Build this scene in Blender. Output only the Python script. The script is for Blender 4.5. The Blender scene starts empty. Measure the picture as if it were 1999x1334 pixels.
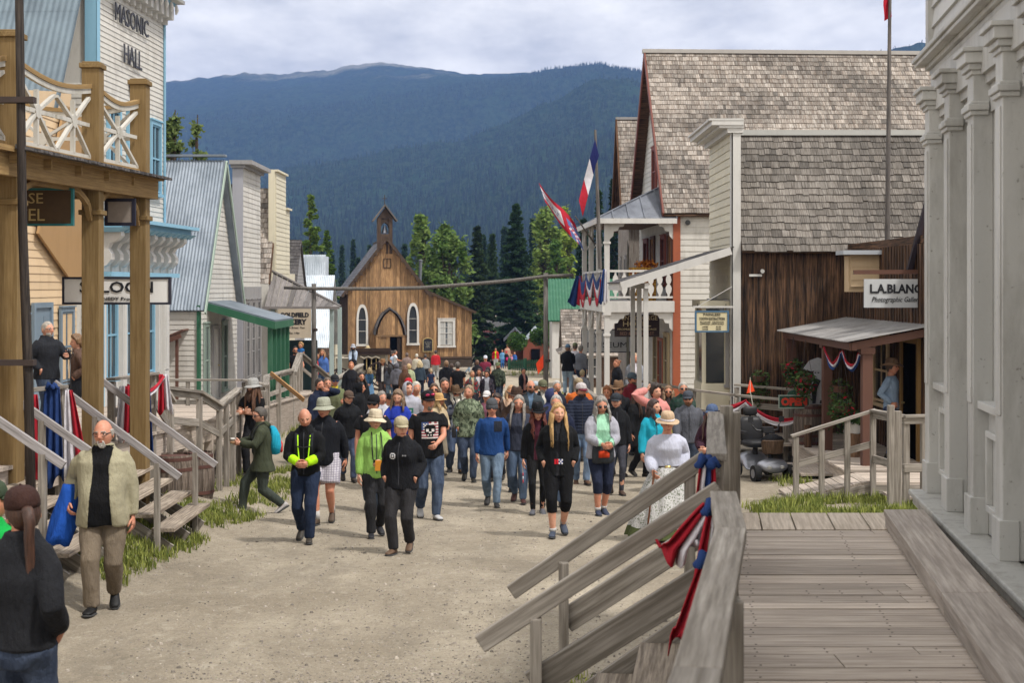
import bpy, bmesh, math, random
import numpy as np
from mathutils import Vector, Matrix
SC = bpy.context.scene
COL = SC.collection
R = random.Random(7)
F = 2776.0
HZ = 560.0
rad = math.radians
V = Vector
def at(px, py, Y):
 s = F / Y
 return V(((px - 1000) / s, Y, (HZ - py) / s))
def lerp(a, b, t): return a + (b - a) * t
def interp(x, tab):
 if x <= tab[0][0]: return tab[0][1]
 for (a, va), (b, vb) in zip(tab, tab[1:]):
  if x <= b: return lerp(va, vb, (x - a) / (b - a))
 return tab[-1][1]
GT = [(-12, -2.1), (0, -2.5), (13.3, -3.04), (17.1, -3.23), (18.5, -3.33), (23.2, -3.57), (27.7, -3.7), (45, -4.35), (61.7, -5.05), (92.5, -5.95), (111, -6.4), (185, -7.7), (260, -8.2), (340, -6)]
def gz(Y): return interp(Y, GT)
def tag(o, label, cat, group=None, kind=None):
 if label: o['label'] = label
 if cat: o['category'] = cat
 if group: o['group'] = group
 if kind: o['kind'] = kind
 return o
def empty(name, loc, label, cat, group=None, rz=0):
 o = bpy.data.objects.new(name, None); COL.objects.link(o)
 o.location = loc; o.rotation_euler = (0, 0, rz); o.empty_display_size = .1
 return tag(o, label, cat, group)
def copy_tree(o, parent=None):
 c = o.copy(); COL.objects.link(c); c.parent = parent
 for ch in [x for x in bpy.data.objects if x.parent == o]: copy_tree(ch, c)
 return c
class MB:
 def __init__(s): s.v = []; s.l = []; s.f = []; s.m = []; s.c = []; s.cur = 0; s.tone = .5
 def add(s, vs, fs, m=None):
  n = len(s.v); vs = [tuple(x) for x in vs]; s.l.extend([(0, 0, 0)]*(n - len(s.l))); s.v.extend(vs)
  if len(vs) in (6, 8):
   o = V(vs[0]); ed = sorted([V(vs[1]) - o, V(vs[3]) - o, V(vs[4]) - o], key=lambda e: e.length) if len(vs) == 8 else [V(vs[4]) - o, V(vs[1]) - o, V(vs[3]) - o]
   a2 = ed[2].normalized(); a1 = (ed[1] - a2*ed[1].dot(a2)).normalized(); ax = [a1.cross(a2), a1, a2]; s.l.extend([(ax[0].dot(V(x) - o), ax[1].dot(V(x) - o), ax[2].dot(V(x) - o)) for x in vs])
  else: s.l.extend(vs)
  for f in fs:
   s.f.append([n + i for i in f]); s.m.append(s.cur if m is None else m); s.c.append(s.tone)
  return s
 def box(s, a, b, m=None):
  x0, y0, z0 = a; x1, y1, z1 = b
  x0, x1 = sorted((x0, x1)); y0, y1 = sorted((y0, y1)); z0, z1 = sorted((z0, z1))
  return s.add([(x0,y0,z0),(x1,y0,z0),(x1,y1,z0),(x0,y1,z0),(x0,y0,z1),(x1,y0,z1),(x1,y1,z1),(x0,y1,z1)],
      [(0,3,2,1),(4,5,6,7),(0,1,5,4),(1,2,6,5),(2,3,7,6),(3,0,4,7)], m)
 def hexa(s, lo, hi, m=None):
  return s.add(list(lo) + list(hi), [(0,3,2,1),(4,5,6,7),(0,1,5,4),(1,2,6,5),(2,3,7,6),(3,0,4,7)], m)
 def beam(s, p, q, w, h, up=(0,0,1), m=None, taper=1):
  p = V(p); q = V(q); d = (q - p)
  if d.length < 1e-6: return s
  d.normalize(); up = V(up); side = d.cross(up)
  if side.length < 1e-4: side = d.cross(V((1, 0, 0)) if abs(d.x) < .9 else V((0, 1, 0)))
  side.normalize(); u = side.cross(d).normalized()
  lo = [p - side*w/2 - u*h/2, p + side*w/2 - u*h/2, p + side*w/2 + u*h/2, p - side*w/2 + u*h/2]
  w2, h2 = w*taper, h*taper
  hi = [q - side*w2/2 - u*h2/2, q + side*w2/2 - u*h2/2, q + side*w2/2 + u*h2/2, q - side*w2/2 + u*h2/2]
  return s.add(lo + hi, [(0,1,2,3),(7,6,5,4),(0,4,5,1),(1,5,6,2),(2,6,7,3),(3,7,4,0)], m)
 def loft(s, rings, m=None, cap=True, closed=True):
  n = len(rings[0]); base = len(s.v)
  vs = [p for r in rings for p in r]; fs = []
  for i in range(len(rings) - 1):
   for j in range(n if closed else n - 1):
    k = (j + 1) % n
    fs.append((i*n + j, i*n + k, (i+1)*n + k, (i+1)*n + j))
  if cap and closed:
   fs.append(tuple(range(n))[::-1]); fs.append(tuple((len(rings)-1)*n + j for j in range(n)))
  return s.add(vs, fs, m)
 def tube(s, pts, rads, seg=8, m=None, cap=True, flat=None):
  pts = [V(p) for p in pts]
  if not hasattr(rads, '__len__'): rads = [rads] * len(pts)
  rings = []; side = None
  for i, p in enumerate(pts):
   d = (pts[min(i+1, len(pts)-1)] - pts[max(i-1, 0)])
   if d.length < 1e-7: d = V((0, 0, 1))
   d.normalize()
   if side is None:
    side = d.cross(V((0, 1, 0)) if abs(d.y) < .8 else V((1, 0, 0)))
   side = side - d * side.dot(d); side.normalize(); u = d.cross(side)
   r = rads[i]; ra, rb = (r if hasattr(r, '__len__') else (r, r))
   rings.append([p + side * (ra*math.cos(t)) + u * (rb*math.sin(t)) for t in [2*math.pi*j/seg for j in range(seg)]])
  return s.loft(rings, m, cap)
 def lathe(s, c, prof, seg=16, m=None):
  c = V(c)
  return s.loft([[c + V((max(r, 1e-4)*math.cos(2*math.pi*j/seg), max(r, 1e-4)*math.sin(2*math.pi*j/seg), z)) for j in range(seg)] for r, z in prof], m)
 def prism(s, poly, vec, m=None):
  vec = V(vec); poly = [V(p) for p in poly]; n = len(poly)
  return s.add(poly + [p + vec for p in poly], [tuple(range(n))[::-1], tuple(range(n, 2*n))] + [(i, (i+1) % n, n + (i+1) % n, n + i) for i in range(n)], m)
 def build(s, name, mats, parent=None, smooth=False, bevel=0, origin=None, fixn=True):
  me = bpy.data.meshes.new(name)
  org = V(origin) if origin is not None else (parent_world(parent) if parent is not None else None)
  me.from_pydata(s.v, [], s.f)
  if not isinstance(mats, (list, tuple)): mats = [mats]
  for mt in mats: me.materials.append(mt)
  me.polygons.foreach_set('material_index', s.m)
  a = me.attributes.new('tone', 'FLOAT', 'FACE'); a.data.foreach_set('value', s.c)
  s.l.extend([(0, 0, 0)]*(len(s.v) - len(s.l))); a = me.attributes.new('lc', 'FLOAT_VECTOR', 'POINT'); a.data.foreach_set('vector', [c for p in s.l for c in p])
  if smooth: me.polygons.foreach_set('use_smooth', [True]*len(s.f))
  if fixn:
   bm = bmesh.new(); bm.from_mesh(me); bmesh.ops.recalc_face_normals(bm, faces=bm.faces); bm.to_mesh(me); bm.free()
  me.update()
  o = bpy.data.objects.new(name, me); COL.objects.link(o)
  place(o, parent, origin)
  if bevel:
   b = o.modifiers.new('Bevel', 'BEVEL'); b.width = bevel; b.segments = 2; b.limit_method = 'ANGLE'
  return o
WM = {}
def parent_world(p):
 m = Matrix.Translation(p.location) @ p.rotation_euler.to_matrix().to_4x4()
 return parent_mat(p)
def parent_mat(p):
 m = Matrix.LocRotScale(p.location, p.rotation_euler, p.scale)
 return parent_mat(p.parent) @ m if p.parent else m
def place(o, parent=None, origin=None):
 if parent is not None:
  o.parent = parent; m = parent_mat(parent)
  o.data.transform(m.inverted())
 elif origin is not None:
  o.data.transform(Matrix.Translation(-V(origin))); o.location = V(origin)
 else:
  vs = o.data.vertices
  if len(vs):
   co = np.empty(len(vs)*3); vs.foreach_get('co', co); co = co.reshape(-1, 3)
   c = V(((co[:,0].min()+co[:,0].max())/2, (co[:,1].min()+co[:,1].max())/2, co[:,2].min()))
   o.data.transform(Matrix.Translation(-c)); o.location = c
def hexc(h):
 h = h.lstrip('#'); r = [int(h[i:i+2], 16)/255 for i in (0, 2, 4)]
 return tuple((c/12.92 if c <= .04045 else ((c+.055)/1.055)**2.4) for c in r)
MC = {}
def nodes(name):
 m = bpy.data.materials.new(name); m.use_nodes = True
 nt = m.node_tree; b = nt.nodes['Principled BSDF']
 return m, nt, b
def N(nt, t, **kw):
 n = nt.nodes.new(t)
 for k, v in kw.items():
  if k in n.inputs: n.inputs[k].default_value = v
  else: setattr(n, k, v)
 return n
def mixc(nt, fac, a, b, mode='MIX'):
 n = nt.nodes.new('ShaderNodeMix'); n.data_type = 'RGBA'; n.blend_type = mode
 for s, x in ((0, fac), (6, a), (7, b)):
  if hasattr(x, 'links'): nt.links.new(x, n.inputs[s])
  else: n.inputs[s].default_value = x if s == 0 else (*x[:3], 1)
 return n.outputs[2]
def ramp(nt, src, lo, hi):
 n = N(nt, 'ShaderNodeMapRange', clamp=True); nt.links.new(src, n.inputs[0])
 n.inputs[1].default_value = lo; n.inputs[2].default_value = hi
 return n.outputs[0]
def noise(nt, vec, scale, detail=4, rough=.55, stretch=None):
 if stretch:
  mp = N(nt, 'ShaderNodeMapping'); mp.inputs['Scale'].default_value = stretch; nt.links.new(vec, mp.inputs[0]); vec = mp.outputs[0]
 n = N(nt, 'ShaderNodeTexNoise'); n.inputs['Scale'].default_value = scale; n.inputs['Detail'].default_value = detail; n.inputs['Roughness'].default_value = rough
 nt.links.new(vec, n.inputs['Vector']); return n.outputs[0]
def bump(nt, b, h, strength=.3, dist=.01):
 n = N(nt, 'ShaderNodeBump'); n.inputs['Strength'].default_value = strength; n.inputs['Distance'].default_value = dist
 nt.links.new(h, n.inputs['Height']); nt.links.new(n.outputs[0], b.inputs['Normal'])
def wood(name, base, dark, grain=(1, 1, 12), scale=6, tone=.35, rough=.8, paint=0, blotch=.5, knots=0):
 """weathered boards: grain streaks across 'grain' stretch, blotches, per-board tone"""
 if name in MC: return MC[name]
 m, nt, b = nodes(name); L = nt.links
 tc = N(nt, 'ShaderNodeAttribute', attribute_name='lc').outputs['Vector']; grain = (12, 12, .55); scale = min(scale, 4)
 at_ = N(nt, 'ShaderNodeAttribute', attribute_name='tone');
 off = N(nt, 'ShaderNodeVectorMath', operation='ADD'); L.new(tc, off.inputs[0])
 mul = N(nt, 'ShaderNodeVectorMath', operation='SCALE'); mul.inputs['Scale'].default_value = 37.;
 cmb = N(nt, 'ShaderNodeCombineXYZ'); L.new(at_.outputs['Fac'], cmb.inputs[0]); L.new(at_.outputs['Fac'], cmb.inputs[1]); L.new(at_.outputs['Fac'], cmb.inputs[2])
 L.new(cmb.outputs[0], mul.inputs[0]); L.new(mul.outputs[0], off.inputs[1]); tc2 = off.outputs[0]
 g = noise(nt, tc2, scale, 6, .65, grain)
 bl = noise(nt, tc2, 1.7, 3, .6)
 c = mixc(nt, ramp(nt, g, .38, .68), dark, base)
 c = mixc(nt, ramp(nt, bl, .35, .75), c, mixc(nt, .55, c, dark))if blotch else c
 tr = N(nt, 'ShaderNodeMapRange'); L.new(at_.outputs['Fac'], tr.inputs[0]); tr.inputs[3].default_value = 1 - tone; tr.inputs[4].default_value = 1 + tone
 c2 = N(nt, 'ShaderNodeVectorMath', operation='SCALE'); L.new(c, c2.inputs[0]); L.new(tr.outputs[0], c2.inputs['Scale'])
 L.new(c2.outputs[0], b.inputs['Base Color']); b.inputs['Roughness'].default_value = rough; b.inputs['Specular IOR Level'].default_value = .25
 bump(nt, b, g, .35, .006)
 MC[name] = m; return m
def paint(name, base, dirt=None, rough=.6, amount=.35, scale=3, spec=.3, stretch=(1, 1, .25), bumpy=.12):
 if name in MC: return MC[name]
 m, nt, b = nodes(name); L = nt.links
 tc = N(nt, 'ShaderNodeTexCoord').outputs['Object']
 dirt = dirt or tuple(x*.55 for x in base)
 n1 = noise(nt, tc, scale, 6, .7, stretch); n2 = noise(nt, tc, 28, 3, .6)
 c = mixc(nt, ramp(nt, n1, .48, .8), base, mixc(nt, amount, base, dirt))
 c = mixc(nt, ramp(nt, n2, .66, .72), c, mixc(nt, amount*.8, c, dirt))
 at_ = N(nt, 'ShaderNodeAttribute', attribute_name='tone')
 tr = N(nt, 'ShaderNodeMapRange'); L.new(at_.outputs['Fac'], tr.inputs[0]); tr.inputs[3].default_value = .93; tr.inputs[4].default_value = 1.07
 c2 = N(nt, 'ShaderNodeVectorMath', operation='SCALE'); L.new(c, c2.inputs[0]); L.new(tr.outputs[0], c2.inputs['Scale'])
 L.new(c2.outputs[0], b.inputs['Base Color']); b.inputs['Roughness'].default_value = rough; b.inputs['Specular IOR Level'].default_value = spec
 bump(nt, b, n2, bumpy, .004)
 MC[name] = m; return m
def metal(name, base, dark, rough=.45, metallic=.6):
 if name in MC: return MC[name]
 m, nt, b = nodes(name); L = nt.links
 tc = N(nt, 'ShaderNodeTexCoord').outputs['Object']
 n1 = noise(nt, tc, 1.6, 5, .65, (1, 1, .4)); n2 = noise(nt, tc, 9, 3, .6)
 c = mixc(nt, ramp(nt, n1, .4, .75), base, dark); c = mixc(nt, ramp(nt, n2, .6, .75), c, mixc(nt, .3, c, dark))
 L.new(c, b.inputs['Base Color']); b.inputs['Metallic'].default_value = metallic
 b.inputs['Roughness'].default_value = rough; MC[name] = m; return m
def flat(name, base, rough=.7, metallic=0, spec=.3, coat=0):
 if name in MC: return MC[name]
 m, nt, b = nodes(name); L = nt.links
 tc = N(nt, 'ShaderNodeTexCoord').outputs['Object']
 n1 = noise(nt, tc, 11, 4, .6)
 c = mixc(nt, ramp(nt, n1, .35, .75), base, tuple(x*.8 for x in base)); L.new(c, b.inputs['Base Color'])
 b.inputs['Roughness'].default_value = rough; b.inputs['Metallic'].default_value = metallic; b.inputs['Specular IOR Level'].default_value = spec
 MC[name] = m; return m
def cloth(h, pattern=None, h2=None, sheen=.2, rough=.85):
 key = f'cloth {h} {pattern} {h2}'
 if key in MC: return MC[key]
 m, nt, b = nodes(key); L = nt.links; base = hexc(h); b2 = hexc(h2) if h2 else tuple(x*.5 for x in base)
 tc = N(nt, 'ShaderNodeTexCoord').outputs['Object']
 n1 = noise(nt, tc, 5, 4, .6); n2 = noise(nt, tc, 150, 2, .5); n3 = noise(nt, tc, 16, 4, .6, (1, 1, .35))
 if pattern == 'camo':
  a = noise(nt, tc, 13, 2, .5); c = mixc(nt, ramp(nt, a, .49, .52), base, b2)
  a = noise(nt, tc, 19, 3, .5, (1.3, 1.3, .8)); c = mixc(nt, ramp(nt, a, .56, .58), c, tuple(x*.35 for x in b2))
 elif pattern == 'floral':
  vo = N(nt, 'ShaderNodeTexVoronoi'); vo.inputs['Scale'].default_value = 38; L.new(tc, vo.inputs['Vector'])
  a = noise(nt, tc, 48, 4, .7); c = mixc(nt, ramp(nt, a, .52, .58), base, b2)
  c = mixc(nt, ramp(nt, vo.outputs['Distance'], .16, .1), c, hexc('4a4858'))
 elif pattern in ('plaid', 'check'):
  sx = N(nt, 'ShaderNodeSeparateXYZ'); L.new(tc, sx.inputs[0]); outs = []
  for k in (0, 2):
   w = N(nt, 'ShaderNodeMath', operation='MULTIPLY'); L.new(sx.outputs[k], w.inputs[0]); w.inputs[1].default_value = 62 if pattern == 'plaid' else 190
   s_ = N(nt, 'ShaderNodeMath', operation='SINE'); L.new(w.outputs[0], s_.inputs[0]); outs.append(ramp(nt, s_.outputs[0], -.1, .2))
  c = mixc(nt, outs[0], base, mixc(nt, .6, base, b2)); c = mixc(nt, outs[1], c, mixc(nt, .6, c, b2))
 elif pattern == 'puffer':
  c = base
 elif pattern == 'denim':
  base = tuple(x*.7 + .3*sum(base)/3 for x in base); b2 = tuple(x*.7 + .3*sum(b2)/3 for x in b2); c = mixc(nt, ramp(nt, noise(nt, tc, 7, 3, .6, (1, 1, .3)), .4, .7), base, b2)
 else: c = base
 c = mixc(nt, ramp(nt, n1, .35, .75), c, mixc(nt, .22, c, (0, 0, 0)))
 L.new(c, b.inputs['Base Color']); b.inputs['Roughness'].default_value = rough; b.inputs['Specular IOR Level'].default_value = .2
 h_ = N(nt, 'ShaderNodeMath', operation='ADD'); L.new(n3, h_.inputs[0])
 sc_ = N(nt, 'ShaderNodeMath', operation='MULTIPLY'); L.new(n2, sc_.inputs[0]); sc_.inputs[1].default_value = .1; L.new(sc_.outputs[0], h_.inputs[1])
 bump(nt, b, h_.outputs[0], .9, .035); MC[key] = m; return m
FONTS = {}
def text_mesh(txt, size, bold=0, shear=0, cw=1.0, extrude=.004):
 cu = bpy.data.curves.new('lettering', 'FONT'); cu.body = txt; cu.size = size; cu.extrude = extrude
 cu.offset = bold; cu.shear = shear; cu.align_x = 'CENTER'; cu.align_y = 'CENTER'; cu.space_character = cw; cu.resolution_u = 2
 ob = bpy.data.objects.new('lettering', cu)
 me = bpy.data.meshes.new_from_object(ob)
 bpy.data.objects.remove(ob); bpy.data.curves.remove(cu); return me
def lettering(txt, center, right, up, height, mat, parent, width=None, name='lettering', bold=0, serif=False, shear=0, extrude=.004, size=None):
 me = text_mesh(txt, 1.0, bold/ (height or 1), shear)
 n = len(me.vertices); co = np.empty(n*3); me.vertices.foreach_get('co', co); co = co.reshape(-1, 3)
 w = np.ptp(co[:,0]); h = np.ptp(co[:,1])
 mx = (co[:,0].min()+co[:,0].max())/2; my = (co[:,1].min()+co[:,1].max())/2
 sy = height/h; sx = (width/w) if width else sy
 r = V(right).normalized(); u = V(up).normalized(); nrm = r.cross(u); c = V(center)
 M = np.array([r, u, nrm]);
 co[:,0] = (co[:,0]-mx)*sx; co[:,1] = (co[:,1]-my)*sy; co[:,2] = co[:,2]*(extrude/.004)
 co = co @ M + np.array(c)
 me.vertices.foreach_set('co', co.ravel()); me.materials.clear(); me.materials.append(mat); me.update()
 me.name = name
 o = bpy.data.objects.new(name, me); COL.objects.link(o); place(o, parent); return o
W_GREY = wood('weathered_grey_wood', hexc('8d8984'), hexc('5d5955'), (1, 1, 14), 5)
SUN_E = 2.5; EXPO = 0.6; HAZE = .5/2100; HAZE_C = (.19, .33, .72)
CLOUD_D = (5.7, 5.6, 5.5); CLOUD_L = (10.1, 9.7, 9.0)
GR_D = (.33, .28, .21); GR_L = (.54, .47, .365)
# CAMERA, LIGHT, SKY
cam = bpy.data.cameras.new('camera'); camo = bpy.data.objects.new('camera', cam); COL.objects.link(camo)
camo.location = (0, 0, 0); camo.rotation_euler = (rad(90), 0, 0)
cam.sensor_width = 36; cam.lens = 50; cam.clip_start = .1; cam.clip_end = 9000
cam.shift_y = -(667 - HZ) / 1999
cam.dof.use_dof = True; cam.dof.focus_distance = 20; cam.dof.aperture_fstop = 5.6
SC.camera = camo
ELEV, AZ = rad(57), rad(126)
sd = V((math.sin(AZ)*math.cos(ELEV), math.cos(AZ)*math.cos(ELEV), math.sin(ELEV)))
sl = bpy.data.lights.new('sun', 'SUN'); sl.energy = SUN_E; sl.angle = rad(5); sl.color = (1, .955, .9)
so = bpy.data.objects.new('sun', sl); COL.objects.link(so); so.rotation_euler = sd.to_track_quat('Z', 'Y').to_euler(); so.location = (0, 0, 60)
w = bpy.data.worlds.new('World'); SC.world = w; w.use_nodes = True; nt = w.node_tree; L = nt.links
bg = nt.nodes['Background']; bg.inputs['Strength'].default_value = .122
sky = N(nt, 'ShaderNodeTexSky', sky_type='NISHITA'); sky.sun_disc = False; sky.sun_elevation = ELEV; sky.sun_rotation = AZ
tc = N(nt, 'ShaderNodeTexCoord').outputs['Generated']
sx = N(nt, 'ShaderNodeSeparateXYZ'); L.new(tc, sx.inputs[0])
zc = N(nt, 'ShaderNodeMath', operation='MAXIMUM'); L.new(sx.outputs[2], zc.inputs[0]); zc.inputs[1].default_value = 0
za = N(nt, 'ShaderNodeMath', operation='ADD'); L.new(zc.outputs[0], za.inputs[0]); za.inputs[1].default_value = .12
dv = N(nt, 'ShaderNodeVectorMath', operation='DIVIDE'); L.new(tc, dv.inputs[0])
cb = N(nt, 'ShaderNodeCombineXYZ'); [L.new(za.outputs[0], cb.inputs[i]) for i in range(3)]; L.new(cb.outputs[0], dv.inputs[1])
n1 = noise(nt, dv.outputs[0], 1.3, 8, .55, (1.1, .8, 1)); n2 = noise(nt, dv.outputs[0], 3.2, 6, .6, (1, .6, 1))
cl = mixc(nt, ramp(nt, n2, .33, .68), CLOUD_D, CLOUD_L)
mask = ramp(nt, n1, .2, .36)
L.new(mixc(nt, mask, sky.outputs[0], cl), bg.inputs['Color'])
SC.view_settings.view_transform = 'Standard'; SC.view_settings.look = 'None'; SC.view_settings.gamma = 1; SC.view_settings.exposure = EXPO
SC.render.engine = 'CYCLES'
cy = SC.cycles; cy.use_denoising = True; cy.max_bounces = 5; cy.diffuse_bounces = 3; cy.glossy_bounces = 2; cy.transmission_bounces = 3; cy.transparent_max_bounces = 6; cy.volume_bounces = 0
cy.caustics_reflective = False; cy.caustics_refractive = False; cy.sample_clamp_indirect = 6
try: cy.denoiser = 'OPENIMAGEDENOISE'
except Exception: pass
# HILLS (heightfield), FAR WOOD, HAZE
PF = [(-400, 230), (0, 185), (310, 160), (350, 157), (420, 149), (480, 142), (540, 146), (600, 139), (640, 138), (680, 128), (740, 121), (800, 128), (860, 136), (920, 150), (980, 157), (1040, 163), (1100, 160), (1150, 162), (1180, 165), (1262, 185), (1500, 260), (2400, 300)]
PN = [(-400, 470), (310, 420), (500, 375), (700, 330), (850, 285), (1000, 232), (1100, 188), (1150, 160), (1180, 152), (1220, 156), (1262, 163), (1400, 168), (1600, 125), (1745, 95), (1800, 82), (1900, 70), (2400, 60)]
nU, nT = 620, 260
us = np.linspace(-500, 2500, nU)
def prof(tab, u): return np.interp(u, [a for a, _ in tab], [b for _, b in tab])
def fbm(x, y, oct=5, seed=0, lac=2.03):
 r = np.random.RandomState(seed); o = np.zeros_like(x); a = 1.
 for i in range(oct):
  for k in range(3):
   th = r.rand()*6.28; ph = r.rand()*6.28
   o += a*np.sin((x*math.cos(th) + y*math.sin(th))*(lac**i) + ph + 1.3*np.sin((x*math.sin(th) - y*math.cos(th))*(lac**i)*.7 + ph*2))/3
  a *= .52
 return o
Ys = np.concatenate([np.linspace(250, 1750, 150), np.linspace(1760, 3300, 90), np.linspace(3350, 4200, 20)])
def hill_z(u, Y):
 ef = (HZ - prof(PF, u))/F; en = (HZ - prof(PN, u))/F
 t1 = np.clip((Y - 250)/1450, 0, 1); t2 = np.clip((Y - 1700)/1600, 0, 1)
 e = -.033 + (en + .033)*(t1**.8*(1-.25*(1-t1)))
 e = e*Y
 far = ef*3300*(t2**.9) + en*1700*(1-t2)*(1 - .55*np.sin(np.clip(t2*3, 0, 1)*np.pi))
 z = np.where(Y < 1700, e, np.where(Y > 3300, ef*3300*(1-(Y-3300)/1500), far))
 X = (u-1000)/F*Y
 damp = np.clip((Y-250)/500, 0, 1)*(1 - np.exp(-((Y-1700)/160)**2)*(en > ef*.9)*.8)*(1 - np.exp(-((Y-3300)/160)**2))
 z = z + fbm(X/210, Y/330, 5, 3)*24*damp
 return z
U, YY = np.meshgrid(us, Ys); X = (U-1000)/F*YY
Z = hill_z(U, YY) + fbm(X/9, YY/14, 3, 9)*np.clip(YY/1700, 0.1, 1)*2.2
nr, nc = U.shape
co = np.stack([X, YY, Z], -1).reshape(-1, 3)
idx = np.arange(nr*nc).reshape(nr, nc)
fc = np.stack([idx[:-1,:-1], idx[:-1,1:], idx[1:,1:], idx[1:,:-1]], -1).reshape(-1, 4)
def np_mesh(name, co, fc, mat, smooth=True, tone=None):
 me = bpy.data.meshes.new(name); k = fc.shape[1]
 me.vertices.add(len(co)); me.vertices.foreach_set('co', co.astype(np.float32).ravel())
 me.loops.add(fc.size); me.loops.foreach_set('vertex_index', fc.astype(np.int32).ravel())
 me.polygons.add(len(fc)); me.polygons.foreach_set('loop_start', np.arange(0, fc.size, k, dtype=np.int32)); me.polygons.foreach_set('loop_total', np.full(len(fc), k, dtype=np.int32))
 me.polygons.foreach_set('use_smooth', np.full(len(fc), smooth)); me.materials.append(mat)
 if tone is not None:
  a = me.attributes.new('tone', 'FLOAT', 'FACE'); a.data.foreach_set('value', tone.astype(np.float32))
 me.update(calc_edges=True); me.validate()
 o = bpy.data.objects.new(name, me); COL.objects.link(o); return o
m, nt, b = nodes('forested hill'); L = nt.links
tc = N(nt, 'ShaderNodeTexCoord').outputs['Object']
nA = noise(nt, tc, .004, 6, .6); nB = noise(nt, tc, .12, 5, .75, (1, .35, 1)); nC = noise(nt, tc, .02, 4, .6)
c = mixc(nt, ramp(nt, nB, .4, .62), (.010, .022, .016), (.04, .062, .036))
c = mixc(nt, ramp(nt, nC, .52, .7), c, (.03, .06, .035))
sz = N(nt, 'ShaderNodeSeparateXYZ'); L.new(tc, sz.inputs[0])
hz_ = N(nt, 'ShaderNodeMath', operation='ADD'); L.new(sz.outputs[2], hz_.inputs[0])
ns = N(nt, 'ShaderNodeMath', operation='MULTIPLY'); L.new(nA, ns.inputs[0]); ns.inputs[1].default_value = 330; L.new(ns.outputs[0], hz_.inputs[1])
c = mixc(nt, ramp(nt, hz_.outputs[0], 610, 690), c, mixc(nt, ramp(nt, nB, .42, .5), (.16, .17, .12), (.26, .25, .20)))
L.new(c, b.inputs['Base Color']); b.inputs['Roughness'].default_value = 1; b.inputs['Specular IOR Level'].default_value = 0
bump(nt, b, nB, 1, 6)
hills = np_mesh('hills', co, fc, m); tag(hills, None, None, None, 'structure')
def foliage(name, c1, c2, trans=.25, sc=3):
 m, nt, b = nodes(name); L = nt.links
 a = N(nt, 'ShaderNodeAttribute', attribute_name='tone')
 c = mixc(nt, ramp(nt, a.outputs['Fac'], 0, 1), c1, c2)
 c = mixc(nt, ramp(nt, noise(nt, N(nt, 'ShaderNodeTexCoord').outputs['Object'], sc, 3, .6), .35, .7), c, mixc(nt, .4, c, c1))
 L.new(c, b.inputs['Base Color']); b.inputs['Roughness'].default_value = .7; b.inputs['Specular IOR Level'].default_value = .15
 if trans:
  tr = N(nt, 'ShaderNodeBsdfTranslucent'); L.new(c, tr.inputs[0]); ms = N(nt, 'ShaderNodeMixShader'); ms.inputs[0].default_value = trans
  L.new(b.outputs[0], ms.inputs[1]); L.new(tr.outputs[0], ms.inputs[2]); L.new(ms.outputs[0], nt.nodes['Material Output'].inputs[0])
 return m
rs = np.random.RandomState(4)
nTr = 46000
tY = 380 + (rs.rand(nTr)**1.25)*2100; tU = rs.rand(nTr)*2100 - 100
tX = (tU-1000)/F*tY; tZ = hill_z(tU, tY) - .6
tH = (9 + rs.rand(nTr)*9)*np.interp(tY, [380, 700, 1100, 1600, 2400], [.9, .8, .62, .4, .5]); tR = tH*(.10 + rs.rand(nTr)*.06)
ang = rs.rand(nTr)*6.28; tn = rs.rand(nTr)**1.5
vs = []; fs = []; tones = []
seg = 5; base = np.arange(nTr)*(seg*2+2)
rings = []
for (z0, r0, z1) in ((.08, 1.0, .66), (.42, .66, 1.0)):
 for j in range(seg):
  a_ = ang + 6.28*j/seg + z0*3; rr = tR*r0*(.75+.5*rs.rand(nTr))
  rings.append(np.stack([tX + np.cos(a_)*rr, tY + np.sin(a_)*rr, tZ + tH*(z0 + rs.rand(nTr)*.05)], -1))
 rings.append(np.stack([tX, tY, tZ + tH*z1], -1))
co = np.stack(rings, 1).reshape(-1, 3)
fl = []
for lv in (0, 1):
 o_ = lv*(seg+1)
 for j in range(seg): fl.append(np.stack([base + o_ + j, base + o_ + (j+1) % seg, base + o_ + seg], -1))
fc = np.concatenate(fl); tones = np.tile(tn, len(fl))
wood_far = np_mesh('conifer_forest', co, fc, foliage('far conifers', (.009, .018, .014), (.045, .075, .042), 0, .05), False, tones)
tag(wood_far, 'dense conifer forest covering the mountainside far behind the church', 'forest', None, 'stuff')
if HAZE > 0:
 hb = MB().box((-2600, -30, -80), (3600, 4400, 620)); hm = bpy.data.materials.new('haze'); hm.use_nodes = True; nt = hm.node_tree
 nt.nodes.remove(nt.nodes['Principled BSDF'])
 pv = N(nt, 'ShaderNodeVolumePrincipled'); pv.inputs['Color'].default_value = (*HAZE_C, 1); pv.inputs['Density'].default_value = HAZE; pv.inputs['Anisotropy'].default_value = 0
 nt.links.new(pv.outputs[0], nt.nodes['Material Output'].inputs['Volume'])
 h = hb.build('haze', hm); tag(h, 'pale blue haze filling the air over the valley', 'haze', None, 'stuff')
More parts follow.
